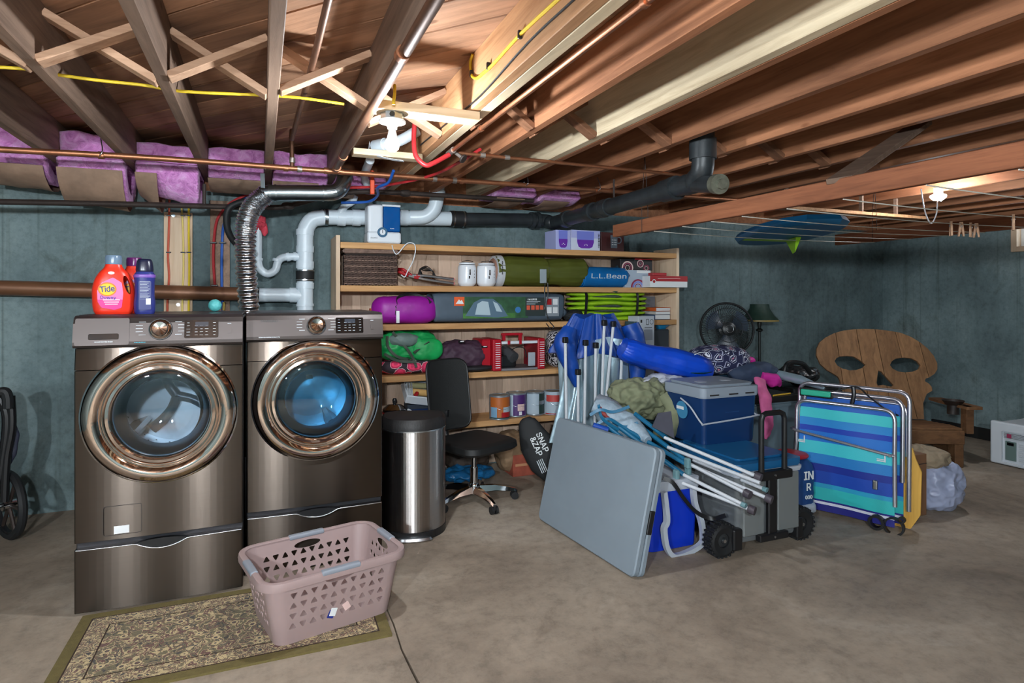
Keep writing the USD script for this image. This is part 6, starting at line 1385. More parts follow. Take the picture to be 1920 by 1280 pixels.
# ------------------------------------------------------------------ navy cooler on top of it
t = thing('cooler', 'navy blue picnic cooler with a grey lid standing on the wheeled cooler', 'cooler', (2.70, 3.15, .508))
M_navc = plain('cooler_navy', c(16, 50, 96), .35); M_lidg = plain('lid_grey', c(142, 152, 164), .45)
part(t, 'body', cooler_body(2.49, 2.92, 2.965, 3.34, .509, .80, .95), M_navc)
part(t, 'lid', cooler_body(2.478, 2.932, 2.953, 3.352, .802, .865, 1.0, .035), M_lidg, 'pale grey lid'); part(t, 'lid_top', cooler_body(2.50, 2.91, 2.975, 3.33, .866, .882, .99, .04), M_lidg)
for x_ in (2.60, 2.80): part(t, 'cup_recess', cyl((x_, 3.12, .8825), (x_, 3.12, .884), .038, 24), M_wcool); 
for x0_, x1_ in ((2.53, 2.60), (2.68, 2.75), (2.81, 2.88)): part(t, 'lid_latch', bx(x0_, x1_, 2.948, 2.956, .818, .826, .001), M_print_dark)
part(t, 'bail_handle', tube([(2.475, 3.16, .78), (2.47, 3.06, .74), (2.478, 2.965, .655), (2.52, 2.958, .650), (2.90, 2.958, .672), (2.925, 3.0, .68), (2.93, 3.16, .78)], .0055, 8, 5), M_wcool, 'pale carrying handle')
part(t, 'name_plate', prism(rrect(2.665, 2.775, .706, .742, .004).difference(rrect(2.668, 2.772, .709, .739, .003)), .004, fr((0, 2.972, 0), (1, 0, 0), (0, 0, 1))), plain('navy_relief', c(36, 74, 124), .35), smooth=False)
part(t, 'printed_marks', dashes(.085, .018, fr((2.72, 2.972, .724), (1, 0, 0), (0, 0, 1)), .004, 6), L('navy_relief'), 'raised unreadable lettering', False)
part(t, 'sticker', xf(prism(affinity.scale(disc(0, 0, 1, 12), .055, .056), .002), fr((2.4855, 3.16, .705), (0, -1, 0), (-.06, 0, 1))), plain('sticker_blue', c(66, 136, 176), .4), 'round blue sticker', False)
part(t, 'sticker_print', xf(prism(sg.box(-.05, -.008, .02, .012), .001), fr((2.4825, 3.16, .715), (0, -1, 0), (-.06, 0, 1))), M_white_paint, smooth=False)
# ------------------------------------------------------------------ bundle of folded umbrellas / chairs
t = thing('folded_camp_chairs', 'bundle of folded camp chairs with white legs and teal sleeves across the coolers', 'camp chairs', (2.25, 2.85, 0))
M_wpole = plain('white_pole', c(196, 200, 206), .35); M_teal = plain('teal_pole', c(20, 98, 134), .4); M_cap = plain('cap_grey', c(70, 64, 72), .45); M_joint = plain('joint_teal_grey', c(104, 140, 146), .45)
for k, (a, b, ya, yb) in enumerate((((1246, 820), (1420, 893), 3.0, 2.50), ((1252, 838), (1425, 905), 2.98, 2.47), ((1290, 868), (1400, 925), 2.86, 2.50), ((1296, 872), (1440, 934), 2.84, 2.45), ((1282, 890), (1392, 945), 2.82, 2.47), ((1278, 905), (1408, 955), 2.80, 2.45), ((1300, 862), (1432, 916), 2.90, 2.48))):
    p_, q_ = AY(*a, ya), AY(*b, yb)
    part(t, 'white_leg', cyl(p_, q_, .0105, 12), M_wpole, 'white tubular leg')
    dd_ = (q_-p_)/np.linalg.norm(q_-p_)
    if k in (0, 2, 3, 5): part(t, 'foot_cap', cyl(q_-dd_*.012, q_+dd_*.022, .023, 14), M_cap, 'dark round foot')
    if k in (4, 6): part(t, 'foot_cap', cyl(q_-dd_*.004, q_+dd_*.02, .014, 12), M_joint)
for k, (a, b, ya, yb) in enumerate((((1150, 790), (1290, 872), 3.25, 2.85), ((1175, 780), (1285, 862), 3.28, 2.88), ((1190, 775), (1262, 830), 3.2, 2.98), ((1160, 800), (1282, 890), 3.2, 2.83), ((1140, 800), (1240, 878), 3.2, 2.84))):
    part(t, 'teal_sleeve', cyl(AY(*a, ya), AY(*b, yb), .0135, 12), M_teal, 'teal tube')
for u, v, y_ in ((1289, 868, 2.84), (1268, 890, 2.82), (1290, 880, 2.86)): q = AY(u, v, y_); part(t, 'joint', rbx(q[0]-.014, q[0]+.014, q[1]-.02, q[1]+.02, q[2]-.03, q[2]+.03, .01), M_joint)
q = AY(1150, 778, 3.28)
M_stripe = plain('pale_awning', c(150, 168, 182), .5, 0, .25, 30)
part(t, 'folded_fabric', sack([AY(1112, 762, 3.42), AY(1140, 775, 3.36), AY(1180, 800, 3.22), AY(1215, 825, 3.05)], [.05, .085, .075, .03], 36, .025, 9, 3), M_stripe, smooth=25)
part(t, 'folded_fabric', sack([AY(1120, 745, 3.45), AY(1150, 765, 3.36), AY(1190, 790, 3.22)], [.03, .05, .02], 30, .02, 12, 5), plain('grey_awning', c(116, 122, 132), .5), smooth=25)
part(t, 'red_trim', sack([AY(1118, 752, 3.39), AY(1132, 775, 3.30), AY(1145, 786, 3.27)], [.006, .014, .004], 12, .006, 20, 1), plain('coral_cloth', c(160, 66, 62), .6), smooth=True)
for k, pts in enumerate((((1106, 778), (1125, 768), (1150, 772), (1180, 762)), ((1112, 800), (1140, 785), (1170, 800), (1196, 792)), ((1122, 758), (1130, 785), (1160, 806)))): part(t, 'teal_strap', strap([AY(u, v, 3.24-.03*i) for i, (u, v) in enumerate(pts)], .018, .005, (0, .3, 1), 6), M_teal)
part(t, 'blue_grip', cyl(AY(1112, 797, 3.22), AY(1140, 806, 3.18), .018, 14), plain('grip_blue', c(20, 70, 160), .5))
part(t, 'pocket', xf(hull([(*p, z_) for p in ((-.06, -.03), (.07, -.10), (.06, .06), (-.02, .05)) for z_ in (0, .012)]), fr(AY(1240, 790, 3.02), (.9, -.3, 0), (0, .2, 1))), cloth('dark_grey_pocket', c(66, 66, 78), .7))
# ------------------------------------------------------------------ folded canopy in front of the shelves
t = thing('folded_canopy', 'tall folded beach canopy with blue top and hanging silver lining', 'canopy', (2.25, 3.85, 0))
M_silver = plain('silver_fabric', c(176, 200, 212), .30, .55, .12, 10, .3, 40); M_royal = cloth('royal_blue', c(14, 66, 152), .45)
ctr = np.array([2.28, 3.92])
def pleat(z0, z1, nz, f, seed, mat, nm, lab, a=.25, b=.15, n=160):
    zz = np.linspace(z0, z1, nz); th = np.linspace(0, 2*np.pi, n, endpoint=False); rings = []
    for i_, z_ in enumerate(zz):
        k, dp, tw = f((z_-z0)/(z1-z0))
        m = k*(1 + dp*np.sin(9*th+seed+tw) + dp*.6*np.sin(17*th+seed*2-tw*1.5) + dp*.4*np.sin(5*th-tw))
        rings.append(np.column_stack([ctr[0]+np.cos(th)*a*m, ctr[1]+np.sin(th)*b*m*1.05, np.full(n, z_) + .02*np.sin(4*th+seed)]))
    part(t, nm, loft(np.array(rings)), mat, lab, 35)
pleat(.36, 1.12, 16, lambda u: (1.0 - .12*math.sin(u*3.1)+.12*(1-u), .15, 1.6*u), 1, M_silver, 'silver_lining', 'silver coated lining hanging in folds')
pleat(1.0, 1.285, 12, lambda u: (1.16 if u < .1 else 1.16*(1-(u-.1)/.9*.48), .13*(1-.3*u), .6*u), 2.3, M_royal, 'blue_top', 'royal blue fabric top')
for u0, v0, u1, v1, y_ in ((1060, 640, 1062, 790, 3.68), (1098, 645, 1096, 785, 3.66), (1117, 650, 1116, 745, 3.64), (1133, 608, 1130, 700, 3.64), (1150, 610, 1146, 650, 3.65), (1084, 700, 1084, 790, 3.64), (1166, 665, 1163, 735, 3.66)):
    q0, q1 = AY(u0, v0, y_), AY(u1, v1, y_); q2 = q1+(q1-q0)*((q1[2]-.02)/(q0[2]-q1[2]))
    part(t, 'pole', cyl(q0, q2, .0105, 10), M_wpole, 'white frame pole'); part(t, 'pole_cap', rbx(q0[0]-.017, q0[0]+.017, q0[1]-.017, q0[1]+.017, q0[2]-.01, q0[2]+.03, .006), M_black)
part(t, 'blue_drape', sack([(ctr[0]-.26, 3.80, 1.20), (ctr[0]-.31, 3.78, 1.08), (ctr[0]-.27, 3.76, .92), (ctr[0]-.23, 3.76, .80)], [.05, .08, .06, .02], 30, .02, 8, 4), M_royal, smooth=30)
part(t, 'blue_drape', sack([(ctr[0]+.24, 3.80, 1.22), (ctr[0]+.27, 3.76, 1.05), (ctr[0]+.25, 3.74, .80), (ctr[0]+.22, 3.74, .56)], [.07, .075, .05, .03], 30, .02, 8, 6), M_royal, smooth=30)
part(t, 'white_emblem', strap([AY(1166, 640, 3.64), AY(1172, 648, 3.64), AY(1166, 658, 3.64)], .05, .004, (1, 0, .3), 5), M_white_paint)
# blue bag roll
t = thing('carry_sleeve', 'long royal blue fabric carry sleeve lying across the pile', 'bag', AY(1240, 690, 3.55))
M_royal2 = cloth('royal_blue_bag', c(10, 70, 196), .38)
part(t, 'sleeve', sack([AY(1168, 650, 3.58), AY(1180, 656, 3.57), AY(1215, 668, 3.55), AY(1262, 679, 3.52), AY(1304, 690, 3.48), AY(1309, 692, 3.48)], [.075, .095, .105, .11, .112, .10], 56, .035, 4, 3, sq=(1, .82), e=2.6, gather=.1), M_royal2, smooth=30)
# cloth heap, totes
t = thing('storage_tote', 'dark teal storage tote mostly hidden under the grey-green cloth', 'storage bin', (2.47, 3.52, 0))
M_tote = plain('teal_tote', c(20, 62, 82), .45)
part(t, 'tub', cooler_body(2.20, 2.72, 3.40, 3.69, .003, .56, .93), M_tote); part(t, 'lid', cooler_body(2.18, 2.74, 3.385, 3.705, .561, .59, 1.0), M_tote)
M_sage = cloth('sage_cloth', c(124, 128, 100), .85)
t = thing('cloth_heap', 'crumpled grey-green blanket heaped beside the navy cooler', 'blanket', (2.43, 3.42, .59))
part(t, 'heap', sell((2.40, 3.50, .735), (.19, .15, .145), 2.3, .05, 7, 6, 5, ridge=.45, flat=-.14), M_sage, smooth=30)
part(t, 'hanging_fold', sack([(2.50, 3.36, .78), (2.55, 3.30, .66), (2.46, 3.31, .56), (2.40, 3.31, .50)], [.05, .09, .08, .03], 36, .03, 9, 2), M_sage, smooth=30)
solo('white_towel', sell((2.62, 3.50, .835), (.17, .11, .05), 2.2, .035, 8, 3, 4, ridge=.4), cloth('white_cloth', c(184, 188, 196), .85), 'white cloth bunched under the blue carry sleeve', 'towel', smooth=30)
solo('green_dish', lathe([(0, 0), (.08, 0), (.12, .016), (.115, .02), (.07, .008), (0, .008)], 28, (2.83, 3.46, .885)), plain('dark_green_plastic', c(22, 66, 50), .4), 'dark green dish edge behind the grey cooler lid', 'dish')
t = thing('tall_carton', 'tall white carton with printed diagrams standing behind the blue sleeve', 'box', (3.0, 4.36, 0), 12)
part(t, 'carton', bx(-.095, .10, -.06, .06, 0, 1.265, .003), plain('carton_white', c(186, 192, 200), .55), local=True, smooth=False)
part(t, 'side', bx(-.135, -.0955, -.055, .06, 0, 1.22, .003), plain('carton_teal', c(60, 82, 90), .5), local=True, smooth=False)
fT = fr((0, -.0605, 0), (1, 0, 0), (0, 0, 1))
for pl in (sg.box(-.03, 1.06, .075, 1.15), ): part(t, 'printed_panel', prism(pl, .001, fT), plain('print_grey', c(146, 152, 162), .5), None, False, True)
part(t, 'printed_marks', cat([prism(sg.box(-.07, 1.21, -.05, 1.235), .001, fT), prism(sg.box(.0, 1.19, .03, 1.24).difference(sg.box(.004, 1.194, .026, 1.236)), .001, fT), prism(disc(.065, 1.215, .022).difference(disc(.065, 1.215, .018)), .001, fT), prism(sg.box(-.02, 1.165, .07, 1.17), .001, fT)]), M_print_dark, 'printed line diagrams', False, True)
q = AY(1246, 615, 4.56); q[2] = ZS[3]+.30+.046; t = thing('sunscreen_tube', 'teal blue squeeze tube with a white cap on the dark grey case', 'tube', (q[0], 4.56, ZS[3]+.301))
part(t, 'tube_body', sack([q+[-.08, 0, -.03], q+[-.02, 0, -.01], q+[.04, 0, .0]], [.04, .05, .02], 24, .002, 9, 1, sq=(.7, 1)), plain('tube_blue', c(24, 118, 166), .35), smooth=True); part(t, 'cap', cyl(q+[.041, 0, 0], q+[.07, 0, .004], .018, 14), M_white)
q = AY(1240, 640, 4.45); solo('dark_binder', bx(q[0]-.04, q[0]+.14, 4.52, 4.60, ZS[3]+.001, ZS[3]+.30, .01), plain('binder_grey', c(58, 64, 70), .5), 'dark grey case standing at the right end of the fourth shelf', 'case')
# bins behind, pillow, navy cloth
t = thing('storage_bin', 'translucent grey storage bin with a dark lid behind the navy cooler', 'storage bin', (3.36, 3.66, 0))
M_bin = plain('bin_grey', c(104, 122, 132), .4, transmission_weight=0.0)
part(t, 'tub', cooler_body(2.96, 3.77, 3.42, 3.90, .003, .64, .93), M_bin); part(t, 'lid', cooler_body(2.94, 3.79, 3.40, 3.92, .642, .685, 1.0), M_black, 'dark lid'); part(t, 'rim', cooler_body(2.95, 3.78, 3.41, 3.91, .60, .625, 1.0), M_bin)
solo('folded_clothes', sell((3.27, 3.66, .765), (.29, .20, .08), 2.6, .03, 6, 3, 4, ridge=.3, flat=-.079), cloth('navy_teal_cloth', c(30, 62, 84), .75), 'navy and teal folded cloth under the patterned cushion', 'clothes', smooth=30)
def ikat():
    n = {'t': ('texture_coordinate', {}), 'm': ('mapping', {'scale': (14, 14, 14), 'rotation': (.3, .5, .78)}), 'v': ('voronoi_texture', {'scale': 1.0, 'metric': 'manhattan', 'randomness': .35}),
         'r': ('rgb_ramp', {'interpolate': False, 'ramp': [(0, c(30, 34, 66)), (.16, c(214, 150, 170)), (.26, c(40, 44, 84)), (.44, c(222, 224, 236)), (.56, c(30, 34, 66)), (.72, c(176, 180, 206)), (.80, c(36, 40, 76))]}), 'p': ('principled_bsdf', {'roughness': .85})}
    return usdkit.material(stage, L('ikat_print'), n, [('t.object', 'm.vector'), ('m.vector', 'v.vector'), ('v.distance', 'r.fac'), ('r.color', 'p.base_color')], surface='p.BSDF')
t = thing('cushion', 'navy and white geometric patterned cushion on top of the pile', 'cushion', (3.2, 3.6, .84))
part(t, 'cushion', sell((3.17, 3.60, .955), (.25, .17, .115), 2.4, .02, 5, 4, 5), ikat(), smooth=True)
part(t, 'white_cord', tube([AY(1302, 665, 3.40), AY(1312, 661, 3.39), AY(1326, 660, 3.40)], .003, 6, 5), M_white)
solo('dark_shorts', sell((3.38, 3.47, .87), (.22, .09, .065), 2.4, .03, 7, 8, 4, ridge=.3), cloth('slate_cloth', c(44, 58, 82), .75), 'dark slate blue clothing spilling right from under the cushion', 'clothes', smooth=30)
solo('pink_toy', sell(AY(1404, 672, 3.75)-np.array([0, 0, .02]), (.055, .04, .035), 2.3, .008, 16, 2, 3), plain('hot_pink', c(226, 26, 160), .5), 'bright pink soft toy at the right of the patterned cushion', 'toy', smooth=True)
M_rose = cloth('rose_cloth', c(206, 96, 146), .8)
t = thing('pink_towel', 'pink towel hanging down between the navy cooler and the black handle', 'towel', (3.1, 3.1, .4))
part(t, 'towel', sack([AY(1424, 712, 3.33), AY(1432, 740, 3.25), AY(1436, 770, 3.22), AY(1440, 800, 3.22), AY(1433, 822, 3.22)], [.05, .06, .05, .055, .02], 30, .025, 9, 2, sq=(1, .5)), M_rose, smooth=30)
part(t, 'magenta_fold', sack([AY(1425, 705, 3.38), AY(1450, 712, 3.36), AY(1462, 722, 3.36)], [.03, .05, .02], 24, .02, 12, 4), cloth('magenta_cloth', c(190, 30, 140), .8), smooth=30)
q = AY(1460, 724, 3.5); solo('yellow_pencil', cyl(AY(1450, 727, 3.42)*[1, 1, 0]+[0, 0, .692], AY(1482, 724, 3.45)*[1, 1, 0]+[0, 0, .692], .006, 8), plain('yellow_paint', c(214, 168, 48), .4), 'thin yellow stick lying beside the magenta cloth', 'stick')
t = thing('storage_bin', 'dark grey storage bin standing under the black bag by the floor lamp', 'storage bin', (4.28, 3.86, 0))
part(t, 'tub', cooler_body(4.04, 4.52, 3.70, 4.02, .003, .63, .93), M_bin); part(t, 'lid', cooler_body(4.02, 4.54, 3.68, 4.04, .632, .675, 1.0), M_black)
t = thing('black_bag', 'black shiny bag lying behind the pile below the floor lamp', 'bag', AY(1490, 705, 3.9)*[1, 1, 0]+[0, 0, .69])
part(t, 'bag', sell(AY(1497, 702, 3.85), (.18, .12, .075), 2.4, .04, 8, 5, 4, ridge=.3), cloth('black_shiny', c(20, 22, 24), .35), smooth=30); part(t, 'handle', tube([AY(1470, 700, 3.7), AY(1478, 681, 3.7), AY(1505, 682, 3.7), AY(1520, 700, 3.7)], .02, 10, 6), L('black_shiny'))
t = thing('shade_pole', 'long silver furled shade lying over the bin towards the beach chairs', 'furled shade', AY(1490, 712, 3.45))
part(t, 'furled_fabric', sack([AY(1436, 700, 3.55), AY(1460, 703, 3.42), AY(1500, 712, 3.22), AY(1545, 728, 2.99)], [.02, .035, .032, .012], 24, .006, 14, 2), M_silver, smooth=True)
# floor lamp and fan by the wall
M_dkgreen = plain('dark_green_shade', c(18, 44, 34), .6); M_lampblk = plain('lamp_bronze', c(22, 26, 24), .45)
q = AY(1424, 600, 4.55); lx, ly = q[0], 4.55
t = thing('floor_lamp', 'floor lamp with a dark green shade against the back wall', 'floor lamp', (lx, ly, 0))
zs_ = lambda v: AY(1424, v, ly)[2]
part(t, 'shade', lathe([(.175, zs_(599)), (.13, zs_(590)), (.092, zs_(578)), (.088, zs_(570)), (.084, zs_(570)), (.088, zs_(578)), (.126, zs_(590)), (.170, zs_(599))], 40, (lx, ly, 0), closed=True), M_dkgreen, 'dark green conical shade'); part(t, 'shade_trim', lathe([(.172, zs_(602)), (.178, zs_(602)), (.178, zs_(599)), (.172, zs_(599))], 40, (lx, ly, 0), closed=True), plain('gold_trim', c(132, 112, 60), .5))
part(t, 'pole', lathe([(0, .025), (.013, .025), (.013, zs_(622)), (.032, zs_(620)), (.034, zs_(618)), (.014, zs_(615)), (.02, zs_(608)), (.022, zs_(602)), (.012, zs_(598)), (.006, zs_(572)), (0, zs_(572))], 20, (lx, ly, 0)), M_lampblk); part(t, 'base', lathe([(0, 0), (.14, 0), (.14, .012), (.03, .026), (0, .026)], 32, (lx, ly, 0)), M_lampblk)
fc = AY(1363, 617, 4.35); 
t = thing('pedestal_fan', 'black pedestal fan with a round wire cage behind the patterned cushion', 'fan', (fc[0], 4.45, 0))
fn = np.array([-.42, -.9, .10]); fn /= np.linalg.norm(fn); fx = np.cross([0, 0, 1], fn); fx /= np.linalg.norm(fx); fy = np.cross(fn, fx); FR_ = .238
M_fanb = plain('fan_black', c(22, 24, 26), .4); M_blade = plain('fan_blade', c(58, 70, 84), .3)
circ = lambda r_, off, n=48: [fc + fn*off + (fx*math.cos(a)+fy*math.sin(a))*r_ for a in np.linspace(0, 2*np.pi, n, endpoint=False)]
part(t, 'cage_rim', tube(circ(FR_, 0), .011, 8, closed=True), M_fanb)
wires = []
for k in range(64):
    a = 2*np.pi*k/64; s_ = .45
    for sgn in (1, -1): wires.append(tube([fc + fn*sgn*o_ + (fx*math.cos(a+s_*b_)+fy*math.sin(a+s_*b_))*r_ for r_, o_, b_ in ((FR_, .0, 0), (FR_*.8, .045, .2), (FR_*.5, .065, .6), (FR_*.24, .068, 1.0))], .0016, 5))
part(t, 'cage_wires', cat(wires), M_fanb, 'curved cage wires', True, kind='stuff')
for r_, o_ in ((.8, .045), (.5, .065)): part(t, 'cage_ring', tube(circ(FR_*r_, o_), .0022, 6, closed=True), M_fanb)
part(t, 'badge', lathe([(0, .05), (FR_*.25, .05), (FR_*.25, .072), (.03, .085), (0, .085)], 32, fc, fn), M_fanb); part(t, 'badge_ring', tube(circ(.034, .082, 24), .003, 6, closed=True), M_steel)
for k in range(3):
    a0 = 2*np.pi*k/3+.5; g = []
    for b_ in np.linspace(-.62, .62, 9):
        for r_ in np.linspace(.05, .205*(1-.12*abs(b_)), 5): g.append(fc + (fx*math.cos(a0+b_*(.6+.8*r_/.2*.5))+fy*math.sin(a0+b_*(.6+.8*r_/.2*.5)))*r_ + fn*(.03*b_))
    G = np.array(g).reshape(9, 5, 3); 
    part(t, 'blade', sheet(lambda U, V, G=G: G[np.clip((U*8).round().astype(int), 0, 8), np.clip((V*4).round().astype(int), 0, 4)], 9, 5, .003), M_blade, smooth=True)
part(t, 'motor', lathe([(0, -.14), (.05, -.14), (.065, -.11), (.065, -.03), (.03, -.02), (.03, .03), (0, .03)], 28, fc, fn), M_fanb)
part(t, 'column', cyl((fc[0]+.03, 4.44, .03), fc - fn*.09, .016, 14), M_fanb); part(t, 'base', lathe([(0, 0), (.20, 0), (.20, .018), (.04, .035), (0, .035)], 36, (fc[0]+.03, 4.44, 0)), M_fanb)
# ------------------------------------------------------------------ folded beach chairs
LB, RB = np.array([3.33, 3.03, 0]), np.array([3.56, 2.44, 0]); wx = RB-LB; WL = np.linalg.norm(wx); wx = wx/WL; wn = np.array([wx[1], -wx[0], 0])   # towards the camera side
def CH(off=0, lean=.03, z0=0): 
    y_ = np.array([wn[0]*-lean, wn[1]*-lean, 1]); return fr(LB + wn*off + [0, 0, z0], wx, y_)
def stripes():
    cs = [(0.0, c(28, 30, 120)), (.10, c(210, 210, 224)), (.125, c(28, 30, 120)), (.14, c(42, 176, 176)), (.25, c(36, 150, 190)), (.29, c(16, 66, 166)), (.40, c(14, 42, 140)), (.46, c(30, 120, 190)), (.55, c(60, 190, 200)), (.66, c(26, 110, 196)), (.75, c(16, 60, 170)), (.80, c(34, 130, 200)), (.87, c(60, 190, 196)), (.96, c(24, 90, 180))]
    n = {'t': ('texture_coordinate', {}), 's': ('separate_xyz', {}), 'm': ('map_range', {'from_min': 0.0, 'from_max': .72}), 'r': ('rgb_ramp', {'interpolate': False, 'ramp': cs}),
         'n': ('noise_texture', {'scale': 350.0}), 'b': ('bump', {'strength': .3, 'distance': .002}), 'p': ('principled_bsdf', {'roughness': .55})}
    return usdkit.material(stage, L('beach_stripes'), n, [('t.object', 's.vector'), ('s.z', 'm.value'), ('m.result', 'r.fac'), ('r.color', 'p.base_color'), ('t.object', 'n.vector'), ('n.fac', 'b.height'), ('b.normal', 'p.normal')], surface='p.BSDF')
M_stripes = stripes(); M_chalu = plain('chair_aluminium', c(206, 204, 212), .34, .9)
t = thing('beach_chair', 'folded beach chair with turquoise and blue striped fabric, front of the stack', 'beach chair', tuple(LB*.5+RB*.5))
T0 = CH(0)
def U_(x0, x1, zb, zt_, off, r=.0125, T=T0, rr=.07): return xf(tube(smooth_corner([(x0, zb, off), (x0, zt_, off), (x1, zt_, off), (x1, zb, off)], rr), r, 12), T)
def smooth_corner(P, r):
    P = np.asarray(P, float); out = [P[0]]
    for i in range(1, len(P)-1):
        a, b = P[i-1]-P[i], P[i+1]-P[i]; a, b = a/np.linalg.norm(a), b/np.linalg.norm(b)
        for s_ in np.linspace(0, 1, 7): out.append(P[i] + a*r*(1-s_)**2 + b*r*s_**2)
    return np.array(out+[P[-1]])
def panel(U, V):
    X = .015 + (WL-.075)*U; Zz = .03 + .70*V; Yo = .012*np.sin(V*np.pi*1.0) + .006*np.sin(U*9+V*4)
    return (np.stack([X, Zz, Yo, np.ones_like(X)], -1) @ T0.T)[..., :3]
part(t, 'striped_fabric', sheet(panel, 16, 30, .004), M_stripes, 'striped fabric')
part(t, 'frame', U_(.0, WL-.06, .46, .735, .018), M_chalu, 'aluminium back frame'); part(t, 'frame', xf(tube([(WL-.06, .46, .018), (WL-.055, .16, .02)], .0125, 12), T0), M_chalu)
part(t, 'frame', xf(tube([(.0, .46, .018), (-.005, .40, .018)], .0125, 12), T0), M_chalu)
part(t, 'cross_bar', xf(tube([(-.03, .545, .04), (.0, .535, .045), (WL-.09, .47, .045), (WL-.06, .465, .03)], .0095, 10), T0), M_chalu)
part(t, 'bolt', cat(*[xf(cyl((x_, z_, .03), (x_, z_, .06), .009, 10), T0) for x_, z_ in ((-.02, .545), (WL-.075, .468))]), M_steel)
for x_, z_ in ((.03, .46), (WL-.13, .42)): part(t, 'fabric_loop', xf(cat(cbx((x_, z_, .02), (.05, .008, .006)), cbx((x_+.02, z_+.02, .02), (.008, .045, .006)), cbx((x_, z_+.01, .02), (.05, .006, .006))), T0), M_white)
part(t, 'frame_foot', xf(rbx(WL-.175, WL-.145, .24, .30, .01, .035, .008), T0), M_steel)
part(t, 'foot_clip', xf(cat(pipe((WL-.15, .045, .0), (WL-.15, .045, .045), .03, .045, 20), pipe((WL-.06, .04, .0), (WL-.06, .04, .03), .045, .056, 24), pipe((WL-.02, .09, .0), (WL-.02, .09, .03), .010, .02, 12)), T0), M_black, 'black plastic foot clips')
t = thing('beach_chair', 'aluminium framed beach chair with a green armrest folded behind the striped one', 'beach chair', tuple(LB*.5+RB*.5 - wn*.08))
T1 = CH(-.055)
part(t, 'frame', U_(-.01, WL+.0, .13, .845, 0, T=T1), M_chalu); part(t, 'frame', U_(.03, WL-.03, .30, .80, .022, T=T1), M_chalu); part(t, 'frame', U_(-.02, WL-.02, .45, .765, -.03, T=T1), M_chalu)
part(t, 'armrest', xf(rbx(.01, .20, .765, .805, .028, .05, .010), T1), plain('arm_green', c(44, 170, 138), .45), 'green plastic armrest'); part(t, 'armrest_edge', xf(rbx(.0, .21, .757, .813, .024, .034, .004), T1), M_black)
part(t, 'bungee', xf(tube([(.20, .80, .03), (.34, .85, .02), (.42, .80, .035), (.5, .74, .03), (.58, .70, .02)], .005, 6, 6), T1), M_black, 'black bungee cord')
part(t, 'bungee', xf(tube([(.33, .85, .03), (.335, .80, .035), (.325, .74, .035)], .013, 8, 5), T1), M_black)
def panel2(U, V): return (np.stack([.02+(WL-.05)*U, .04+.72*V, -.01+.008*np.sin(V*3), np.ones_like(U)], -1) @ T1.T)[..., :3]
part(t, 'fabric', sheet(panel2, 8, 12, .004), M_stripes)
T2 = CH(-.135)
t = thing('boogie_board', 'honey yellow wooden board standing at the right end of the beach chairs', 'board', tuple(RB - wn*.13))
part(t, 'board', xf(prism(poly([(.10, .005), (WL-.005, .005), (WL+.045, .10), (WL+.05, .36), (WL+.02, .43), (WL+.0, .50), (.10, .50)], .012), .016), T2), wood('yellow_wood', c(178, 128, 52), c(222, 176, 86), 2, knots=False))
t = box_thing('cardboard_box', 'brown cardboard box standing behind the yellow board', 'box', 3.72, 4.02, 2.62, 2.92, .001, .40, plain('cardboard', c(124, 88, 62), .75, 0, .1, 6))
face(t, sg.box(-t.hx, .335, t.hx, .34), M_print_dark, None, 'seam')
t = thing('plastic_bag', 'white plastic carrier bag stuffed with cloth beside the cardboard box', 'plastic bag', (4.22, 2.70, 0))
part(t, 'bag', sell((4.22, 2.70, .165), (.17, .15, .165), 2.6, .03, 6, 7, 5, ridge=.4, flat=-.163), plain('white_poly', c(160, 168, 196), .35), smooth=30)
part(t, 'cloth', sell((4.14, 2.71, .345), (.13, .12, .06), 2.2, .03, 8, 9, 4, ridge=.5), cloth('beige_knit', c(146, 130, 108), .9, bs=90), 'beige knitted cloth on top', 30)
t = thing('charcoal_bag', 'blue and white printed paper sack standing behind the wheeled cooler', 'sack', (3.17, 2.90, 0))
part(t, 'sack', sell((3.17, 2.90, .205), (.10, .10, .205), 3.2, .02, 8, 4, 4, flat=-.203), plain('sack_blue', c(30, 66, 122), .5), smooth=30); part(t, 'red_top', sell((3.15, 2.90, .415), (.09, .09, .025), 2.6, .01, 10, 4, 3), M_red)
for s_, zz_, h_ in (('IN', .31, .05), ('R', .24, .045), ('000', .175, .022)): part(t, 'lettering', text(s_, h_, fr((3.16, 2.785, zz_), (1, -.05, 0), (0, 0, 1)), .003), M_white_paint, smooth=False)
part(t, 'white_band', sell((3.17, 2.888, .09), (.103, .103, .045), 3.2, .012, 8, 4, 4), M_wcool, smooth=30)
# ------------------------------------------------------------------ skull backed adirondack chair
f_ = np.array([-.45, -.893, 0]); W_ = np.array([.893, -.45, 0]); sc0 = AD(1645, 690, 5.72)
t = thing('skull_chair', 'weathered wooden garden chair with a skull shaped backrest', 'chair', (sc0[0]+f_[0]*.3, sc0[1]+f_[1]*.3, 0))
M_skull = wood('skull_wood', c(92, 66, 44), c(150, 112, 78), 2, knots=True, rnd=.12); M_skulls = wood('skull_wood_seat', c(80, 55, 37), c(128, 92, 62), 0, knots=False, rnd=.12)
raw = [(240, 205), (246, 165), (265, 128), (300, 98), (345, 73), (395, 57), (450, 49), (510, 46), (565, 48), (630, 56), (690, 68), (740, 92), (780, 122), (815, 160), (838, 200), (850, 245), (845, 280), (828, 305), (800, 325), (778, 334), (772, 348), (790, 362), (804, 385), (800, 402), (770, 420), (745, 470), (735, 560), (360, 560), (352, 430), (345, 350), (338, 328), (318, 312), (285, 290), (255, 255)]
K = 5.72/1135/3.047; mx = lambda p: ((p[0]-545)*K*1.08, (560-p[1])*K)
sk = sg.Polygon([mx(p) for p in raw]).buffer(.004).buffer(-.004)
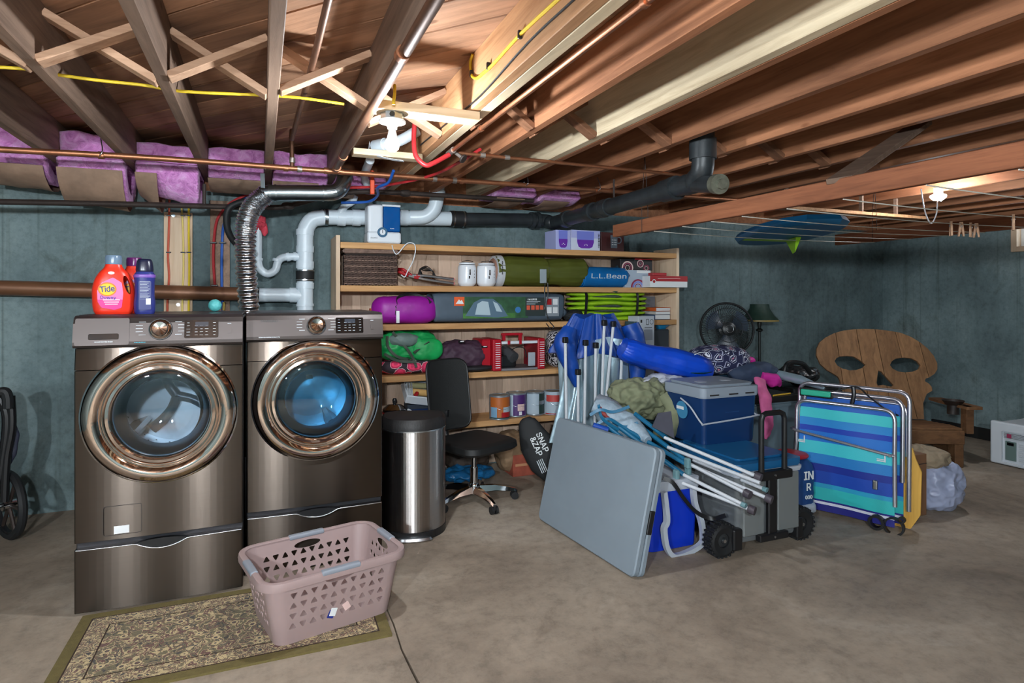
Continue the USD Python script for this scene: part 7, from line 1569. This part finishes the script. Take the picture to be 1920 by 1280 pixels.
eyes = [[(330, 238), (342, 220), (362, 210), (400, 207), (432, 210), (462, 232), (486, 258), (470, 274), (435, 288), (400, 290), (365, 280), (340, 262)], [(610, 258), (622, 236), (645, 220), (685, 214), (725, 218), (752, 235), (764, 258), (752, 280), (722, 294), (680, 299), (645, 294), (620, 278)], [(546, 290), (562, 296), (590, 340), (612, 372), (600, 382), (560, 372), (532, 376), (528, 360), (538, 320)]]
for e in eyes: sk = sk.difference(sg.Polygon([mx(p) for p in e]))
tilt_ = np.array([f_[0]*-.30, f_[1]*-.30, 1]); bo = sc0.copy(); bo[2] = 0; h0 = .30
TB = fr(np.array([sc0[0], sc0[1], 0]) + f_*.12 + [0, 0, h0], W_, tilt_)
cuts_ = [(230, 230), (356, 362), (466, 480), (563, 588), (664, 705), (772, 820), (870, 960)]
for (a0, a1), (b0, b1) in zip(cuts_[:-1], cuts_[1:]):
    q_ = sg.Polygon([mx((a0, 40)), mx((b0-3, 40)), mx((b1-3, 570)), mx((a1, 570))]) if (a0 > 230) else sg.Polygon([mx((200, 40)), mx((b0-3, 40)), mx((b1-3, 570)), mx((200, 570))])
    g_ = sk.intersection(q_)
    if g_.area > 1e-3: part(t, 'back_plank', prism(g_, .022, TB), M_skull, smooth=False)
S0_ = np.array([sc0[0], sc0[1], 0]) + f_*.14
def sp(x_, y_, z_): return S0_ + W_*x_ + f_*y_ + [0, 0, z_]
TS = lambda x_, y_, z_: fr(sp(x_, y_, z_), W_, -f_ if 0 else f_)
def sbox(x0, x1, y0, y1, z0, z1): return xf(bx(x0, x1, y0, y1, z0, z1, .004), np.block([[np.column_stack([W_, f_, [0, 0, 1]]), S0_[:, None]], [np.zeros((1, 3)), np.ones((1, 1))]]))
def sb(*a):
    m = sbox(*a); 
    if m.volume < 0: m.invert()
    return m
for k in range(6): part(t, 'seat_slat', sb(-.30, .36, -.02+.088*k, .06+.088*k, .275+.008*k*(1 if k < 5 else .8), .297+.008*k*(1 if k < 5 else .8)), M_skulls, smooth=False)
part(t, 'front_apron', sb(-.30, .36, .51, .53, .20, .312), M_skulls, smooth=False)
for x_ in (-.32, .30): part(t, 'leg', sb(x_, x_+.07, .40, .50, 0, .27 if x_ > 0 else .27), M_skulls, smooth=False); part(t, 'rear_rail', sb(x_+.02, x_+.05, -.35, .40, .10, .20), M_skulls, smooth=False)
for x_, s_ in ((-.46, -1), (.40, 1)): part(t, 'armrest', xf(prism(poly([(0, 0), (.12, 0), (.15, .25), (.16, .50), (.02, .52), (-.01, .2)], .02), .022), fr(sp(x_, -.05, .50), W_, f_)), M_skulls); part(t, 'arm_post', sb(x_+.03, x_+.09, .36, .44, .27, .50), M_skulls, smooth=False)
cup = AD(1787, 752, 5.25); 
t = thing('saucer', 'dark round dish standing on the armrest of the skull chair', 'dish', cup-[0, 0, .03])
part(t, 'bowl', lathe([(0, 0), (.055, 0), (.085, .04), (.08, .04), (.05, .008), (0, .008)], 28, cup-[0, 0, .03], closed=False), plain('dark_dish', c(40, 32, 28), .5)); part(t, 'stand', cyl(cup-[0, 0, .11], cup-[0, 0, .0305], .045, 16), L('dark_dish'))
# ------------------------------------------------------------------ air conditioner
t = thing('air_conditioner', 'white window air conditioner unit standing on the floor at the right edge', 'air conditioner', (6.1, 2.97, 0))
ax, ay0, ay1 = 5.83, 2.70, 3.24; M_acw = plain('ac_white', c(196, 202, 208), .45)
part(t, 'casing', bx(ax+.03, ax+.45, ay0, ay1-.01, .0, .35, .008), M_acw); part(t, 'front_bezel', diff(rbx(ax-.02, ax+.04, ay0-.02, ay1+.01, .005, .365, .015), bx(ax-.1, ax, ay0+.05, ay1-.08, .03, .29)), M_acw)
part(t, 'upper_grille', cat(*[bx(ax-.012, ax+.002, ay0+.06, ay1-.09, .235+.012*k, .240+.012*k, .001) for k in range(4)]), plain('ac_grey', c(140, 146, 150), .5)); part(t, 'lower_louvres', cat(*[bx(ax-.012, ax+.004, ay0+.06, ay1-.20, .05+.0165*k, .058+.0165*k, .001) for k in range(10)]), M_acw)
part(t, 'control_panel', bx(ax-.008, ax+.002, ay1-.18, ay1-.10, .05, .21), plain('ac_panel', c(96, 116, 112), .4)); part(t, 'display', bx(ax-.010, ax-.007, ay1-.165, ay1-.115, .175, .20), M_gloss); part(t, 'label', bx(ax-.0135, ax-.011, ay1-.15, ay1-.115, .238, .272), M_maroon)
part(t, 'recess', bx(ax+.001, ax+.006, ay0+.05, ay1-.08, .03, .29, 0), M_dark_ink)
# ------------------------------------------------------------------ jogging stroller at the left edge
t = thing('stroller', 'black jogging stroller cut off by the left edge of the frame', 'stroller', (-1.40, 4.40, 0))
wc = np.array([-1.37, 4.42, .203]); wd = np.array([.80, .6, 0]); wd /= np.linalg.norm(wd)
wh = part(t, 'tyre', lathe([(.165, -.018), (.19, -.022), (.202, -.008), (.202, .008), (.19, .022), (.165, .018)], 48, wc, wd, closed=True), M_rubber)
part(wh, 'rim', lathe([(.155, -.012), (.166, -.014), (.166, .014), (.155, .012)], 48, wc, wd, closed=True), M_black, None, 30)
sp_ = np.cross(wd, [0, 0, 1.0])
for k in range(6): a = math.pi*k/3; part(wh, 'spoke', cyl(wc, wc+(sp_*math.cos(a)+np.array([0, 0, 1])*math.sin(a))*.16, .011, 8), M_iron, None, 30)
part(wh, 'hub', cyl(wc-wd*.035, wc+wd*.035, .028, 16), M_chrome, None, 30)
for pts in (((-8, 735), (12, 780), (5, 860), (-10, 930)), ((20, 742), (22, 800), (12, 860), (8, 940))): part(t, 'frame_tube', tube([AY(u, v, 4.35) for u, v in pts], .022, 10, 6), M_black)
part(t, 'grip', tube([AY(-10, 738, 4.3), AY(8, 734, 4.3), AY(14, 745, 4.3), AY(15, 765, 4.3)], .027, 10, 6), M_rubber)
part(t, 'fabric_flap', sack([AY(26, 792, 4.38), AY(22, 815, 4.38), AY(16, 850, 4.38), AY(5, 880, 4.38)], [.01, .035, .04, .02], 20, .008, 9, 2, sq=(1, .4)), cloth('dark_blue_flap', c(40, 44, 62), .6), smooth=True)
part(t, 'seat_fabric', sell((-1.72, 4.36, .62), (.22, .2, .3), 2.6, .03, 5, 3, 4), M_blk, smooth=True)
wc2 = np.array([-1.95, 4.3, .203]); part(t, 'tyre', lathe([(.165, -.018), (.19, -.022), (.202, -.008), (.202, .008), (.19, .022), (.165, .018)], 48, wc2, wd, closed=True), M_rubber)
part(t, 'axle', cyl(wc2, wc, .012, 10), M_black)
